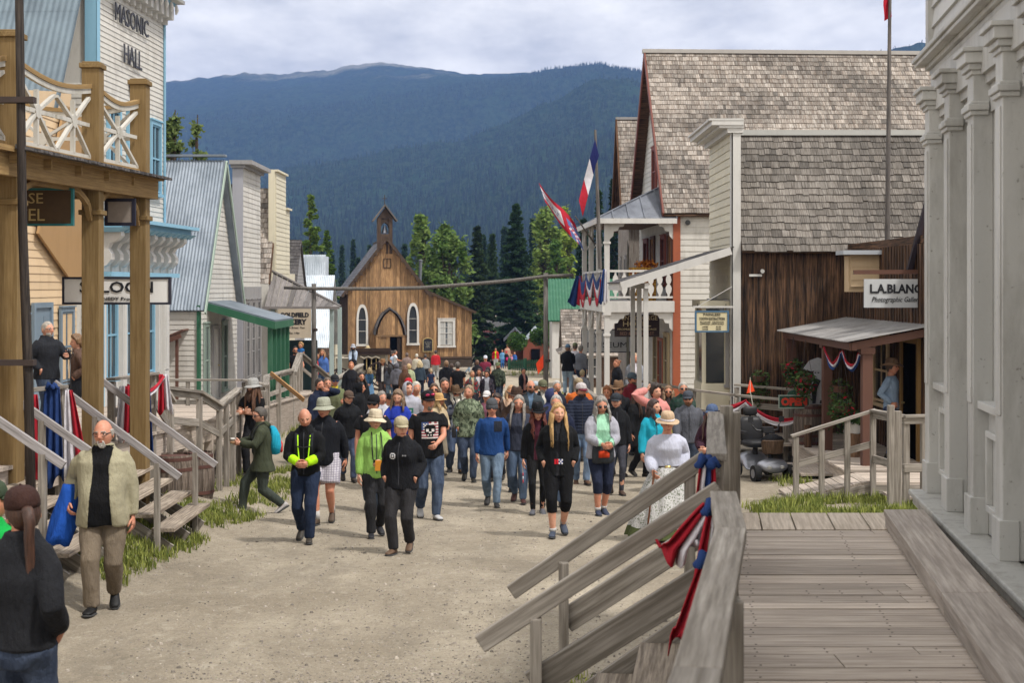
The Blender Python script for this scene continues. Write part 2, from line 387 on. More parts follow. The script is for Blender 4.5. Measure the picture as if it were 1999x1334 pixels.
# GROUND
def ground_z(x, y):
 z = gz(y)
 l = max(0, min(1, (-4.9 - x)/2.2)); r = max(0, min(1, (x - 2.6)/2.2))
 lb = max(0, min(1, (-3.95 - x)/.9)); z += .36*lb*max(0, min(1, (26-y)/5))
 if y < 75: z += .10*l*max(0, 1-y/75)*max(0, min(1, (y-20)/6)) + .22*r*max(0, min(1, (40-y)/15))
 z += .02*math.sin(x*1.7 + y*.6) * (1 if y < 60 else 0) + .012*math.sin(x*4.1 - y*1.3)
 return z
ysg = list(np.linspace(-15, 60, 190)) + list(np.linspace(61, 340, 70)); xsg = list(np.linspace(-90, -14, 16)) + list(np.linspace(-13, 16, 90)) + list(np.linspace(17, 110, 18))
g = MB(); g.v = [(x, y, ground_z(x, y)) for y in ysg for x in xsg]; nx = len(xsg)
g.f = [(j*nx+i, j*nx+i+1, (j+1)*nx+i+1, (j+1)*nx+i) for j in range(len(ysg)-1) for i in range(nx-1)]; g.m = [0]*len(g.f); g.c = [.5]*len(g.f)
m, nt, b = nodes('gravel street'); L = nt.links
tc = N(nt, 'ShaderNodeTexCoord').outputs['Object']
n1 = noise(nt, tc, .5, 6, .62, (1, .9, 1)); n2 = noise(nt, tc, 9, 5, .7); n3 = noise(nt, tc, 45, 4, .7); n4 = noise(nt, tc, 2.3, 5, .7)
vo = N(nt, 'ShaderNodeTexVoronoi'); vo.inputs['Scale'].default_value = 24; L.new(tc, vo.inputs['Vector'])
vo2 = N(nt, 'ShaderNodeTexVoronoi'); vo2.inputs['Scale'].default_value = 9; L.new(tc, vo2.inputs['Vector'])
c = mixc(nt, ramp(nt, n1, .36, .66), GR_D, GR_L)
c = mixc(nt, ramp(nt, n4, .45, .75), c, mixc(nt, .3, c, GR_D))
n5 = noise(nt, tc, 1.3, 4, .55, (1, .07, 1)); c = mixc(nt, ramp(nt, n5, .45, .62), c, mixc(nt, .45, c, GR_D)); c = mixc(nt, ramp(nt, n2, .45, .7), c, mixc(nt, .25, c, (.10, .09, .075)))
c = mixc(nt, ramp(nt, n3, .58, .74), c, (.12, .105, .085))
c = mixc(nt, ramp(nt, n3, .42, .28), c, (.62, .57, .49)); c = mixc(nt, ramp(nt, noise(nt, tc, 20, 5, .75), .55, .68), c, mixc(nt, .45, c, (.13, .12, .10)))
n6 = noise(nt, tc, .95, 5, .7, (1, .45, 1)); c = mixc(nt, ramp(nt, n6, .5, .64), c, mixc(nt, .34, c, (.17, .15, .12))); n7 = noise(nt, tc, 6, 5, .75, (1, .6, 1)); c = mixc(nt, ramp(nt, n7, .56, .66), c, mixc(nt, .3, c, (.62, .56, .46)))
st = ramp(nt, vo.outputs['Distance'], .17, .1)
pick = ramp(nt, noise(nt, tc, 3.1, 3, .6), .5, .62)
ml = N(nt, 'ShaderNodeMath', operation='MULTIPLY'); L.new(st, ml.inputs[0]); L.new(pick, ml.inputs[1])
c = mixc(nt, ml.outputs[0], c, mixc(nt, .6, vo.outputs['Color'], (.22, .2, .18)))
L.new(c, b.inputs['Base Color']); b.inputs['Roughness'].default_value = .95; b.inputs['Specular IOR Level'].default_value = .15
hh = N(nt, 'ShaderNodeMath', operation='ADD'); L.new(n3, hh.inputs[0]); L.new(ml.outputs[0], hh.inputs[1])
h2_ = N(nt, 'ShaderNodeMath', operation='ADD'); L.new(hh.outputs[0], h2_.inputs[0]); L.new(n2, h2_.inputs[1])
bump(nt, b, h2_.outputs[0], 1, .04)
GRAVEL = m
street = g.build('street', m, None, smooth=True, fixn=False); tag(street, None, None, None, 'structure')
pb = MB()
for i in range(9000):
 y = 10.5 + R.random()**1.9*26; x = R.uniform(-.19, .1)*y + R.uniform(-1.4, 1.0)
 z = ground_z(x, y); r = R.choice([.005, .006, .007, .009, .011, .02 if R.random() < .2 else .008]); pb.tone = R.random()
 a = R.random()*3; P = []
 for k in range(5):
  t = a + k*1.257; rr = r*R.uniform(.7, 1.25); P.append((x+math.cos(t)*rr*1.2, y+math.sin(t)*rr, z-.003))
 Q = [(x+(p[0]-x)*.55, y+(p[1]-y)*.55, z+r*R.uniform(.5, .9)) for p in P]
 pb.add(P+Q, [(k, (k+1) % 5, 5+(k+1) % 5, 5+k) for k in range(5)] + [(5, 6, 7, 8, 9)])
stm = wood('stones', hexc('a89f92'), hexc('7a736b'), (1, 1, 1), 9, .55, .9)
tag(pb.build('loose_gravel', stm, None), 'scattered loose stones lying on the gravel street', 'gravel', None, 'stuff')
# PEOPLE GENERATOR (local frame: faces -Y, feet at z = 0, base height 1.75 m)
def ico(level):
 bm = bmesh.new(); bmesh.ops.create_icosphere(bm, subdivisions=level, radius=1)
 v = np.array([x.co[:] for x in bm.verts]); f = np.array([[l.index for l in p.verts] for p in bm.faces]); bm.free(); return v, f
ICO = {2: ico(2), 3: ico(3), 4: ico(4), 5: ico(5)}
def ss(x, a, b): t = np.clip((x - a)/(b - a), 0, 1); return t*t*(3 - 2*t)
def nz3(p, fr, seed=0):
 r = np.random.RandomState(seed); o = np.zeros(len(p))
 for i in range(7):
  k = r.randn(3); k /= np.linalg.norm(k)+1e-6; k2 = r.randn(3)
  o += np.sin((p @ k)*fr*(.7 + .25*i) + r.rand()*6.28 + 1.4*np.sin((p @ k2)*fr*.5 + r.rand()*6))
 return o/4
def head_shape(d, fem=0, fatf=0):
 dx, dy, dz = d[:,0], d[:,1], d[:,2]
 t = np.clip(-dz, 0, 1); x = .0765*dx*(1 - (.33 + .05*fem - .12*fatf)*t**1.4); z = .121*dz
 y = .099*dy; y = np.where(dy < 0, y*(1 - .05*t), y*(1 - .5*t**1.2) + .008*np.clip(dz + .3, 0, 1)*dy)
 fr = ss(-dy, .15, .6); ax = np.abs(x); G = lambda a: np.exp(-a)
 y = y - fr*(.024*G((x/.0125)**2 + ((z + .020)/.014)**2) + .012*G((x/.010)**2 + ((z - .006)/.02)**2)
  + .005*G(((ax - .03)/.02)**2 + ((z - .028)/.007)**2) + .007*G((x/.022)**2 + ((z + .059)/.007)**2)
  + .009*G((x/.024)**2 + ((z + .1)/.014)**2) + .004*G(((ax - .045)/.015)**2 + ((z + .02)/.015)**2))
 y = y + fr*(.010*G(((ax - .031)/.015)**2 + ((z - .009)/.010)**2) + .003*G((x/.03)**2 + ((z + .045)/.005)**2) + .004*G((x/.02)**2 + ((z + .078)/.006)**2))
 return np.stack([x, y, z], -1)
def hairline(d):
 az = np.arctan2(np.abs(d[:,0]), -d[:,1])
 return np.interp(az, [0, .5, .9, 1.3, 1.5, 1.75, 2.2, 3.15], [.66, .62, .46, .14, -.22, -.12, -.6, -.68]) + .05*np.sin(d[:,0]*9 + 1), az
SKINS = {'w': ('c08a6e', 'b06a58'), 'p': ('c99a82', 'a05c50'), 'r': ('bd8870', '8c4a40'), 'd': ('9a6a4c', '7d4a3a')}
def skinmat(h):
 key = 'skin ' + h
 if key in MC: return MC[key]
 m, nt, b = nodes(key); L = nt.links; base = hexc(h)
 tc = N(nt, 'ShaderNodeTexCoord').outputs['Object']
 c = mixc(nt, ramp(nt, noise(nt, tc, 14, 4, .6), .4, .7), base, (base[0]*.95, base[1]*.72, base[2]*.66)); L.new(c, b.inputs['Base Color'])
 b.inputs['Roughness'].default_value = .5; b.inputs['Specular IOR Level'].default_value = .35
 b.inputs['Subsurface Weight'].default_value = .0
 MC[key] = m; return m
def hairmat(h):
 key = 'hair ' + h
 if key in MC: return MC[key]
 m, nt, b = nodes(key); L = nt.links; base = hexc(h)
 tc = N(nt, 'ShaderNodeTexCoord').outputs['Object']; n_ = noise(nt, tc, 60, 4, .7, (1, 1, .12))
 c = mixc(nt, ramp(nt, n_, .35, .68), tuple(x*.42 for x in base), tuple(min(1, x*1.25) for x in base)); L.new(c, b.inputs['Base Color'])
 b.inputs['Roughness'].default_value = .55; bump(nt, b, n_, .8, .01); MC[key] = m; return m
EYEW = flat('eye white', (.34, .31, .28), .4); DARK = flat('dark pupil', (.02, .015, .012), .3); BLACKP = flat('black plastic', (.012, .012, .014), .25, 0, .5)
def ik(a, t, l1, l2, hint):
 a = V(a); t = V(t); d = t - a; L_ = d.length; mx = (l1 + l2)*.995
 if L_ > mx: t = a + d*(mx/L_); d = t - a; L_ = mx
 x = (l1*l1 - l2*l2 + L_*L_)/(2*L_); h = math.sqrt(max(0, l1*l1 - x*x)); dn = d.normalized()
 hv = V(hint); hv = hv - dn*hv.dot(dn); hv.normalize()
 return a + dn*x + hv*h, t
def ering(c, a, b, n=20, e=2.25, tw=0):
 out = []
 for j in range(n):
  t = 2*math.pi*j/n + tw; ct, st = math.cos(t), math.sin(t)
  out.append(V(c) + V((a*math.copysign(abs(ct)**(2/e), ct), b*math.copysign(abs(st)**(2/e), st), 0)))
 return out
ARM = dict(down=(.235, -.03, .86), swingf=(.215, -.20, .90), swingb=(.235, .17, .90), pocket=(.19, -.09, .99), belly=(.055, -.27, 1.07), chest=(.06, -.26, 1.2),
   face=(.045, -.19, 1.52), cup=(.11, -.33, 1.2), behind=(.05, .17, .95), cross=(-.09, -.22, 1.17), hip=(.2, -.06, 1.0), head=(.17, .0, 1.66), fwd=(.2, -.38, 1.12), side=(.33, -.06, .9), rest=(.14, -.36, .72))
JOBS = []
class Person:
 pass
def make_person(px, head, s, label, ang=0, top=('tee', '222222'), legs=('jeans', '3f5673'), hair=('short', '4a3a2c'), hat=None, arms=('down', 'down'), walk=0.0, lead=1,
    skin='w', build=1.0, fem=0, beard=None, glasses=None, inner=None, yaw=0, pitch=0, shoes='26231f', z=None, sleeve=None, cuffs=None, hood=None, extras=(), kid=0, group='visitors walking along the street', sit=0, lean=0, hem=None, legskin=0, H=None, roll=0, fat=0, open_=.045, z_off=0, decal=None):
 Y = F/s; gx = (px - 1000)/s; z0 = ground_z(gx, Y) + z_off if z is None else z
 extra = {'cap': .02, 'cowboy': .06, 'bucket': .035, 'straw': .045, 'beanie': .02, 'hood': .02}.get(hat[0] if hat else None, .004)
 top_z = (HZ - head)/s; Hn = top_z - z0 - extra
 vr = random.Random(px*31 + head)
 if group == 'visitors walking along the street':
  walk = walk or vr.uniform(.18, .4); lead = lead if vr.random() < .5 else -lead; ang = ang + vr.uniform(-9, 9); yaw = yaw or vr.uniform(-26, 26); roll = roll or vr.uniform(-6, 6); lean = lean or vr.uniform(-.02, .07)
  if arms == ('down', 'down'): arms = vr.choice([('swingf', 'swingb'), ('swingb', 'swingf'), ('pocket', 'down'), ('down', 'swingf'), ('down', 'down'), ('belly', 'down')])
 step = walk; drop = .9 + .0 - (math.sqrt(.845**2 - (step*.5)**2) + .06) if not sit else .43
 drop = max(0, drop) if not sit else .43
 if H: Hn = H
 k = Hn/(1.75 - drop - .0)
 print('PERSON %-60s px %4d s %3d H %.2f' % (label[:60], px, s, Hn))
 hz = .9 - drop; w_ = build; ws = 1 + (w_ - 1)*.45
 J = {}
 hipx = .088*(1 + (w_-1)*.5)
 for sx in (1, -1):
  hip = V((sx*hipx, 0, hz)); fr = 1 if sx == lead else -1
  if sit: ank = V((sx*.1, -.42, .085)); kn = V((sx*.12, -.42, hz + .03)); lift = 0
  else:
   ank = V((sx*(.075 if walk else .095), -fr*step*.5 + (.02 if not walk else 0), .085 + (.07 if fr < 0 and walk > .2 else 0)))
   kn, ank = ik(hip, ank, .435, .415, (sx*.08, -1, 0)); lift = (.5 if fr < 0 else -.15)*min(1, walk/.4) if walk else 0
  J['leg', sx] = (hip, kn, ank, lift)
 p = Person(); p.spec = dict(locals()); p.label = label; p.k = k; p.H = Hn; p.loc = (gx, Y, z0); p.ang = rad(ang)
 lz = -drop
 def torso(z, back=0): return V((0, lean*(z - 1.0)*-1.0, z + lz))
 shx = (.175 - .02*fem)*ws
 for sx, nm in ((1, arms[0]), (-1, arms[1])):
  sh = torso(1.412) + V((sx*shx, .005, 0)); a = ARM[nm] if isinstance(nm, str) else nm
  t = V((sx*a[0]*(ws if a[0] > .1 else 1), a[1] - (.05*(w_-1)/.2 if a[1] < -.1 else 0), a[2] + lz)) + V((0, -lean*(a[2]-1), 0))
  el, wr = ik(sh, t, .29, .255, (sx*(.9 if a[1] < -.09 and a[0] < .2 else .3), .75, -.45) if a[2] < 1.6 else (sx, -.2, -.6))
  J['arm', sx] = (sh, el, wr)
 hc = torso(1.615) + V((0, -.016 - .02*lean, 0)); p.hc = hc*k
 Rh = Matrix.Rotation(rad(yaw), 3, 'Z') @ Matrix.Rotation(rad(pitch), 3, 'X') @ Matrix.Rotation(rad(roll), 3, 'Y'); p.Rh = Rh
 vox = .0125 if s >= 105 else .018 if s > 62 else .024 if s > 38 else .034
 near = s >= 105
 bodyf = fat
 def T(rs, inf=0, fr=1):
  return [ering(torso(z) + V((0, yo, 0)), (a*w_ if z < 1.38 else a*ws) + inf, b*(w_ if z < 1.38 else 1) + inf, 20 if near else 14) for z, a, b, yo in rs]
 wa = .138 - .012*fem; bust = .012*fem
 m = MB()
 m.loft(T([(.80, .10, .08, 0), (.88, .165 + .008*fem, .105, .0), (.97, .155, .10, 0), (1.07, wa, .092 + fat*.3, -fat*.3), (1.18, .148, .098 + fat*.2, -fat*.2), (1.29, .160, .106 + bust, -bust*.6), (1.37, .162, .095, 0), (1.425, .135, .075, .005), (1.46, .075, .06, .005), (1.5, .054, .056, 0), (1.56, .052, .055, -.005), (1.62, .048, .05, -.008)]))
 for sx in (1, -1):
  h_, kn, an, lf = J['leg', sx]; lw = 1 + (w_-1)*.6
  m.tube([h_, lerp(h_, kn, .4), kn, lerp(kn, an, .3), an + V((0, 0, -.02))], [.092*lw, .08*lw, .056*lw, .056*lw, .038], 10)
  sh, el, wr = J['arm', sx]
  m.tube([sh + V((-sx*.05, 0, .01)), lerp(sh, el, .3), el, lerp(el, wr, .25), wr], [.05*ws, .047*ws, .038*ws, .039*ws, .026], 9)
 p.body = m
 kind = top[0]; inf = {'tee': .014, 'sweater': .02, 'jacket': .026, 'coat': .03, 'hoodie': .03, 'puffer': .034, 'vest': .034, 'blouse': .02}[kind]
 hem_ = hem or {'tee': .85, 'sweater': .86, 'jacket': .84, 'coat': .62, 'hoodie': .85, 'puffer': .86, 'vest': .87, 'blouse': .97}[kind]
 m = MB(); rs = []
 if hem_ < .8: rs += [(hem_, .215, .165, 0), ((hem_+.85)/2, .2, .15, 0)]
 else: rs += [(hem_, .170 + .006*fem, .118 + fat*.3, -fat*.2)]
 if hem_ < .9: rs += [(.92, .168, .115 + fat*.5, -fat*.35)]
 rs += [(1.03, .152 if kind != 'blouse' else .15, .106 + fat*.6, -fat*.55), (1.14, .152, .104 + fat*.45, -fat*.4), (1.27, .163, .112 + bust, -bust*.6), (1.37, .164, .1, 0), (1.425, .150, .082, .005), (1.462, .112, .072, .005)]
 if kind in ('jacket', 'coat', 'hoodie', 'puffer', 'vest'): rs += [(1.492, .074, .066, .006), (1.528 if kind != 'hoodie' else 1.51, .060, .064, .008)]
 else: rs[-1] = (1.458, .104, .07, .004); rs += [(1.470, .074, .056, .002)]
 m.loft(T(rs, inf*.8))
 sl = sleeve if sleeve is not None else {'tee': .55, 'vest': 0}.get(kind, 2)
 if sl:
  for sx in (1, -1):
   sh, el, wr = J['arm', sx]; i2 = inf*.8; r0 = .055*ws
   if sl <= 1:
    m.tube([sh + V((-sx*.04, 0, .0)), lerp(sh, el, .3), lerp(sh, el, sl*.9 + .1)], [r0 + i2, .054*ws + i2 + .004, .054*ws + i2 + .006], 12)
   else:
    e = 1 if sl >= 2 else sl - 1; pf = .022 if kind == 'blouse' else .006 if kind in ('hoodie', 'puffer', 'coat') else 0
    pts = [sh + V((-sx*.05, 0, .008)), lerp(sh, el, .3), lerp(sh, el, .7), el, lerp(el, wr, .35*e), lerp(el, wr, .75*e), lerp(el, wr, .97*e)]
    m.tube(pts, [r0 - .006 + i2, .050*ws + i2 + pf, .047*ws + i2 + pf, .044*ws + i2 + pf, .042*ws + i2 + pf*1.2, .038 + i2*.9 + pf, .033 + i2*.6], 12)
 p.top = m; p.inf = inf
 if kind == 'hoodie' or hood == 'down':
  m.tube([torso(1.47) + V((-.08, .03, 0)), torso(1.475) + V((-.05, .085, 0)), torso(1.465) + V((0, .105, 0)), torso(1.475) + V((.05, .085, 0)), torso(1.47) + V((.08, .03, 0))], [.022, .034, .042, .034, .022], 8)
 lk = legs[0]; p.low = None; p.skirt = None
 if lk == 'skirt':
  hemz = legs[2] if len(legs) > 2 else .06; Rm = legs[3] if len(legs) > 3 else .4
  m = MB(); ns = 72; rings = []
  for i in range(15):
   t = i/14; z = lerp(1.03, hemz, t); r = .142*w_ + (Rm - .142*w_)*(t**.75); rr = []
   for j in range(ns):
    a = 2*math.pi*j/ns; pl = 1 + (.025 + .05*t)*math.sin(a*11 + 1.3*math.sin(a*3) + t*.8) * min(1, t*4) + .02*math.sin(a*25 + 2*t)*t
    rr.append(V((math.cos(a)*r*pl, math.sin(a)*r*pl*.92 + (.03*t), z + lz - (.02*math.sin(a*5)*t))))
   rings.append(rr)
  m.loft(rings[:13], cap=False); m.loft(rings[12:], 1, cap=False); m.loft([rings[-1], [V((q.x*.93, q.y*.93, q.z + .02)) for q in rings[-1]], [V((q.x*.4, q.y*.4, .5+lz)) for q in rings[-1]]], cap=False); p.skirt = m
 else:
  j_ = {'jeans': (.010, .0), 'pants': (.010, .004), 'leggings': (.005, -.006), 'shorts': (.032, .02), 'capri': (.012, .0)}[lk]
  m = MB(); infl, loose = j_; endf = {'shorts': -.12, 'capri': .38}.get(lk, .97)
  m.loft(T([(.80, .115, .092, 0), (.87, .172 + .006*fem, .112, .004), (.95, .160, .106 + fat*.2, 0), (1.02, .148, .1 + fat*.3, -fat*.2)], infl))
  for sx in (1, -1):
   h_, kn, an, lf = J['leg', sx]; lw = 1 + (w_-1)*.6
   pts = [h_ + V((0, 0, .02)), lerp(h_, kn, .35), lerp(h_, kn, .75), kn]; rr = [.097*lw + infl, .086*lw + infl + loose*.5, .068*lw + infl + loose, .062*lw + infl + loose]
   if endf > 0:
    pts += [lerp(kn, an, .3*endf/.97 if endf > .5 else endf*.5), lerp(kn, an, endf*.75), lerp(kn, an, endf) + V((0, 0, -.012 if endf > .9 else 0))]
    rr += [.060*lw + infl + loose, (.050 if endf > .5 else .055)*lw + infl + loose*1.2, (.047 if endf > .5 else .054)*lw + infl + loose*1.4]
   else: pts = pts[:3]; rr = [rr[0], rr[1] + .005, rr[2] + .012]
   m.tube(pts, rr, 12)
  p.low = m
 p.J = J; p.near = near; p.vox = vox; p.torso = torso; p.lz = lz; p.ws = ws
 PEOPLE.append(p); return p
PEOPLE = []
def bake_all():
 tmp = []
 for p in PEOPLE:
  for key in ('body', 'top', 'low'):
   mb = getattr(p, key)
   if mb is None: continue
   me = bpy.data.meshes.new('tmp'); me.from_pydata([tuple(V(v)*p.k) for v in mb.v], [], mb.f)
   bm = bmesh.new(); bm.from_mesh(me); bmesh.ops.recalc_face_normals(bm, faces=bm.faces); bm.to_mesh(me); bm.free()
   o = bpy.data.objects.new('tmp', me); COL.objects.link(o)
   r = o.modifiers.new('R', 'REMESH'); r.mode = 'VOXEL'; r.voxel_size = p.vox*(1 if key != 'body' else 1.0); r.use_smooth_shade = True
   s_ = o.modifiers.new('S', 'SMOOTH'); s_.factor = .5; s_.iterations = 4 if p.near else 2
   tmp.append((p, key, o))
 dg = bpy.context.evaluated_depsgraph_get()
 for p, key, o in tmp:
  me = bpy.data.meshes.new_from_object(o.evaluated_get(dg), depsgraph=dg)
  n = len(me.vertices); co = np.empty(n*3, np.float32); me.vertices.foreach_get('co', co); no = np.empty(n*3, np.float32); me.vertices.foreach_get('normal', no)
  nf = len(me.polygons); vi = np.empty(len(me.loops), np.int32); me.loops.foreach_get('vertex_index', vi)
  faces = vi.reshape(-1, 4) if len(vi) == nf*4 else None
  if faces is None: fl = [list(q.vertices) for q in me.polygons]; faces = np.array([(f + [f[-1]])[:4] for f in fl])
  setattr(p, key + '_b', (co.reshape(-1, 3).astype(float), faces, no.reshape(-1, 3).astype(float)))
  bpy.data.meshes.remove(me)
 for _, _, o in tmp:
  me = o.data; bpy.data.objects.remove(o); bpy.data.meshes.remove(me)
def mesh_obj(name, co, faces, mats, mi=None, smooth=True, parent=None):
 me = bpy.data.meshes.new(name); faces = [tuple(dict.fromkeys(int(i) for i in f)) for f in faces]
 me.from_pydata([tuple(c) for c in co], [], faces)
 for mt in (mats if isinstance(mats, (list, tuple)) else [mats]): me.materials.append(mt)
 if mi is not None: me.polygons.foreach_set('material_index', np.asarray(mi, dtype=np.int32))
 me.polygons.foreach_set('use_smooth', [smooth]*len(faces)); me.update()
 o = bpy.data.objects.new(name, me); COL.objects.link(o); o.parent = parent; return o
def mb_obj(name, mb, mats, p, parent, xf=None, smooth=True, mi=True):
 co = np.array([tuple(v) for v in mb.v])
 if xf is not None: co = co @ np.array(xf[0]).T + np.array(xf[1])
 o = mesh_obj(name, co*p.k if xf is None else co, mb.f, mats, mb.m if mi else None, smooth, parent)
 bm = bmesh.new(); bm.from_mesh(o.data); bmesh.ops.recalc_face_normals(bm, faces=bm.faces); bm.to_mesh(o.data); bm.free(); return o
def cloth_arr(name, p, arr, mats, parent, amp, freq, mi=None, seed=0):
 co, fa, no = arr
 q = co*np.array([1, 1, .7]); w1 = nz3(q, freq, seed); w2 = 1 - 1.6*np.abs(nz3(q, freq*.75, seed+5)); w3 = nz3(co*np.array([1, 1, .35]), freq*2.2, seed+9)
 co = co + no*(amp*(.55*w1 + .5*w2 + .25*w3))[:, None]
 cen = co[fa].mean(1); idx = np.zeros(len(fa), int)
 if mi is not None:
  idx, co = mi(cen, co, no, fa, idx)
 return mesh_obj(name, co, fa, mats, idx, True, parent)
def hand_mb(mb, wr, d, sx, curl, thumbdir, mi, fac=1):
 """palm, four fingers and a thumb, rooted in the wrist"""
 d = V(d).normalized(); th = V(thumbdir); th = (th - d*th.dot(d)).normalized(); nrm = d.cross(th)*sx
 def ring(c, a, b, n=8): return [c + th*(a*math.cos(2*math.pi*j/n)) + nrm*(b*math.sin(2*math.pi*j/n)) for j in range(n)]
 mb.loft([ring(wr - d*.02, .024, .019), ring(wr + d*.02, .031, .017), ring(wr + d*.06, .041, .015), ring(wr + d*.092, .040, .012)], mi)
 for i, (o_, ln) in enumerate(((.030, .068), (.010, .078), (-.010, .072), (-.029, .056))):
  q = wr + d*.085 + th*o_; pts = [q]; dd = d.copy(); seg = ln/2.6; c_ = curl*(1 + .12*i)
  for kx in range(3):
   dd = (dd*math.cos(c_) + nrm*math.sin(c_)).normalized(); q = q + dd*seg; pts.append(q)
  mb.tube(pts, [.0095, .009, .0082, .0065], 6, mi)
 q = wr + d*.028 + th*.026; dd = (d*.6 + th*.8 + nrm*.25).normalized(); pts = [q, q + dd*.034]; dd = (d*.85 + th*.3 + nrm*.35).normalized(); pts += [pts[-1] + dd*.03, pts[-1] + dd*.055]
 mb.tube(pts, [.0125, .011, .0095, .007], 6, mi)
def lock(mb, pts, r0, r1, seg=6, mi=0): mb.tube(pts, [lerp(r0, r1, (i/(len(pts)-1))**1.6) for i in range(len(pts))], seg, mi)
def finish_person(p, seed):
 S = p.spec; k = p.k; rr = random.Random(seed); near = p.near; s = S['s']
 sk, lip = SKINS[S['skin']]; SK = skinmat(sk); LIP = skinmat(lip); hairc = S['hair'][1] if S['hair'] else '3a2c22'; HM = hairmat(hairc);
 co, fa, _ = p.body_b; lvl = 5 if s >= 140 else 4 if s >= 70 else 3
 d, f = ICO[lvl]; hs = head_shape(d, S['fem'], (S['build']-1)*1.5)
 sc = 1.06 + (.05 if S['kid'] else 0);
 hk = k if not S['kid'] else max(k, .8)*1.0
 p.hk = hk*sc
 hp = (hs*p.hk) @ np.array(p.Rh).T + np.array(p.hc)
 cen = hs[f].mean(1); ax = np.abs(cen[:,0]); mi = np.zeros(len(f), int); front = cen[:,1] < -.05
 mi[front & (ax < .025) & (np.abs(cen[:,2] + .060) < .0065)] = 1
 mi[front & (np.abs(ax - .031) < .0185) & (np.abs(cen[:,2] - .0275 + (ax - .03)*.12) < .0052)] = 2
 if s < 90: mi[front & (np.abs(ax - .031) < .013) & (np.abs(cen[:,2] - .008) < .006)] = 4
 V_ = [co]; F_ = [list(map(int, q)) for q in fa]; M_ = [0]*len(fa)
 n = len(co); F_ += [[n + int(i) for i in q] for q in f]; M_ += list(mi); V_.append(hp); n += len(hp)
 mb = MB()
 for sx in (1, -1):
  mb.loft([[V((sx*(.0755 + o_), .012 + math.sin(t)*a*.55, -.004 + math.cos(t)*a - math.sin(t)*.004)) for t in [6.283*j/10 for j in range(10)]] for o_, a in ((-.012, .024), (.002, .031), (.008, .030), (.006, .018))], 0)
  if s >= 90:
   e = V((sx*.031, -.0765, .0078)); dd, ff = ICO[2]; pts = [e + V(tuple(x))*.0105 for x in dd]
   ms = [4 if V(tuple(dd[q].mean(0))).normalized().y < -.66 else 3 for q in ff]
   b0 = len(mb.v); mb.v += [tuple(x) for x in pts]; mb.f += [[b0 + int(i) for i in q] for q in ff]; mb.m += ms; mb.c += [0]*len(ff)
 ec = np.array([tuple(v) for v in mb.v])*p.hk @ np.array(p.Rh).T + np.array(p.hc)
 V_.append(ec); F_ += [[n + i for i in q] for q in mb.f]; M_ += mb.m; n += len(ec)
 mb = MB()
 for sx in (1, -1):
  sh, el, wr = p.J['arm', sx]; nm = S['arms'][0 if sx == 1 else 1]
  if nm == 'pocket': hand_mb(mb, wr, V((-sx*.45, .55, -.7)), sx, .5, V((-sx*.3, -.2, 1)), 0); continue
  dv_ = (wr - el).normalized(); td = V((-sx*.2, -1, .1)) if wr.z - p.lz < 1.0 else V((-sx*.3, -.2, 1))
  hd = lerp(dv_, V((0, -.15, -1)), .3) if nm in ('down', 'swingf', 'swingb') else dv_
  hand_mb(mb, wr, hd, sx, .35 if nm in ('down', 'swingb', 'swingf', 'side') else .75, td, 0)
 hcx = np.array([tuple(v) for v in mb.v])*k
 V_.append(hcx); F_ += [[n + i for i in q] for q in mb.f]; M_ += mb.m
 root = mesh_obj('person', np.concatenate(V_), F_, [SK, LIP, HM, EYEW, DARK], M_, True)
 bm = bmesh.new(); bm.from_mesh(root.data); bmesh.ops.recalc_face_normals(bm, faces=bm.faces); bm.to_mesh(root.data); bm.free()
 root.location = p.loc; root.rotation_euler = (0, 0, p.ang)
 tag(root, p.label, 'child' if S['kid'] else 'woman' if S['fem'] else 'man', S['group']); p.root = root
 HX = (np.array(p.Rh)*p.hk, np.array(p.hc))
 kind, colr = S['top'][0], S['top'][1]; pat = S['top'][2] if len(S['top']) > 2 else None; c2 = S['top'][3] if len(S['top']) > 3 else None
 mats = [cloth(colr, pat, c2), cloth(S['inner'][0], *S['inner'][1:]) if S['inner'] else cloth('333333'), cloth(S['cuffs']) if S['cuffs'] else cloth('333333')]
 inner = S['inner']; ow = S['open_']; lz = p.lz
 def mtop(cen, co, no, fa, idx):
  cz = cen[:,2]/k - lz; cx = cen[:,0]/k; cyy = cen[:,1]/k
  if inner:
   o_w = ow*(1 + np.clip(1.1 - cz, -.2, 1)*(.9 if kind != 'vest' else .4)) + .018*np.clip(cz-1.35, 0, .2)/.1
   sel = (np.abs(cx + .004) < o_w) & (cyy < -.02) & (cz > S['spec_lo'] if False else True) & (cz < 1.52)
   idx[sel] = 1
   vz = co[:,2]/k - lz; vx = np.abs(co[:,0]/k + .004); ovw = ow*(1 + np.clip(1.1 - vz, -.2, 1)*(.9 if kind != 'vest' else .4)) + .018*np.clip(vz-1.35, 0, .2)/.1
   vsel = (vx < ovw) & (co[:,1]/k < -.02) & (vz < 1.52)
   co = co - no*(vsel*.016)[:, None]
   bs = (np.abs(vx - ovw) < p.vox/k*.75) & (co[:,1]/k < -.02) & (vz < 1.5); sg = np.sign(co[:,0]/k + .004); co[bs,0] = (sg*ovw*k - .004*k)[bs]
  if S['cuffs']:
   for sx in (1, -1):
    sh, el, wr = p.J['arm', sx]; dd = np.linalg.norm(cen/k - np.array(lerp(el, wr, .72)), axis=1); idx[dd < .095] = 2
  if kind in ('puffer',):
   q = co[:,2]/k; co = co + no*(.011*np.abs(np.sin(q*58)))[:, None]
  if kind in ('sweater', 'hoodie', 'tee') and not inner:
   pass
  return idx, co
 amp = {'tee': .0085, 'sweater': .009, 'jacket': .012, 'coat': .013, 'hoodie': .012, 'puffer': .004, 'vest': .006, 'blouse': .008}[kind]*k
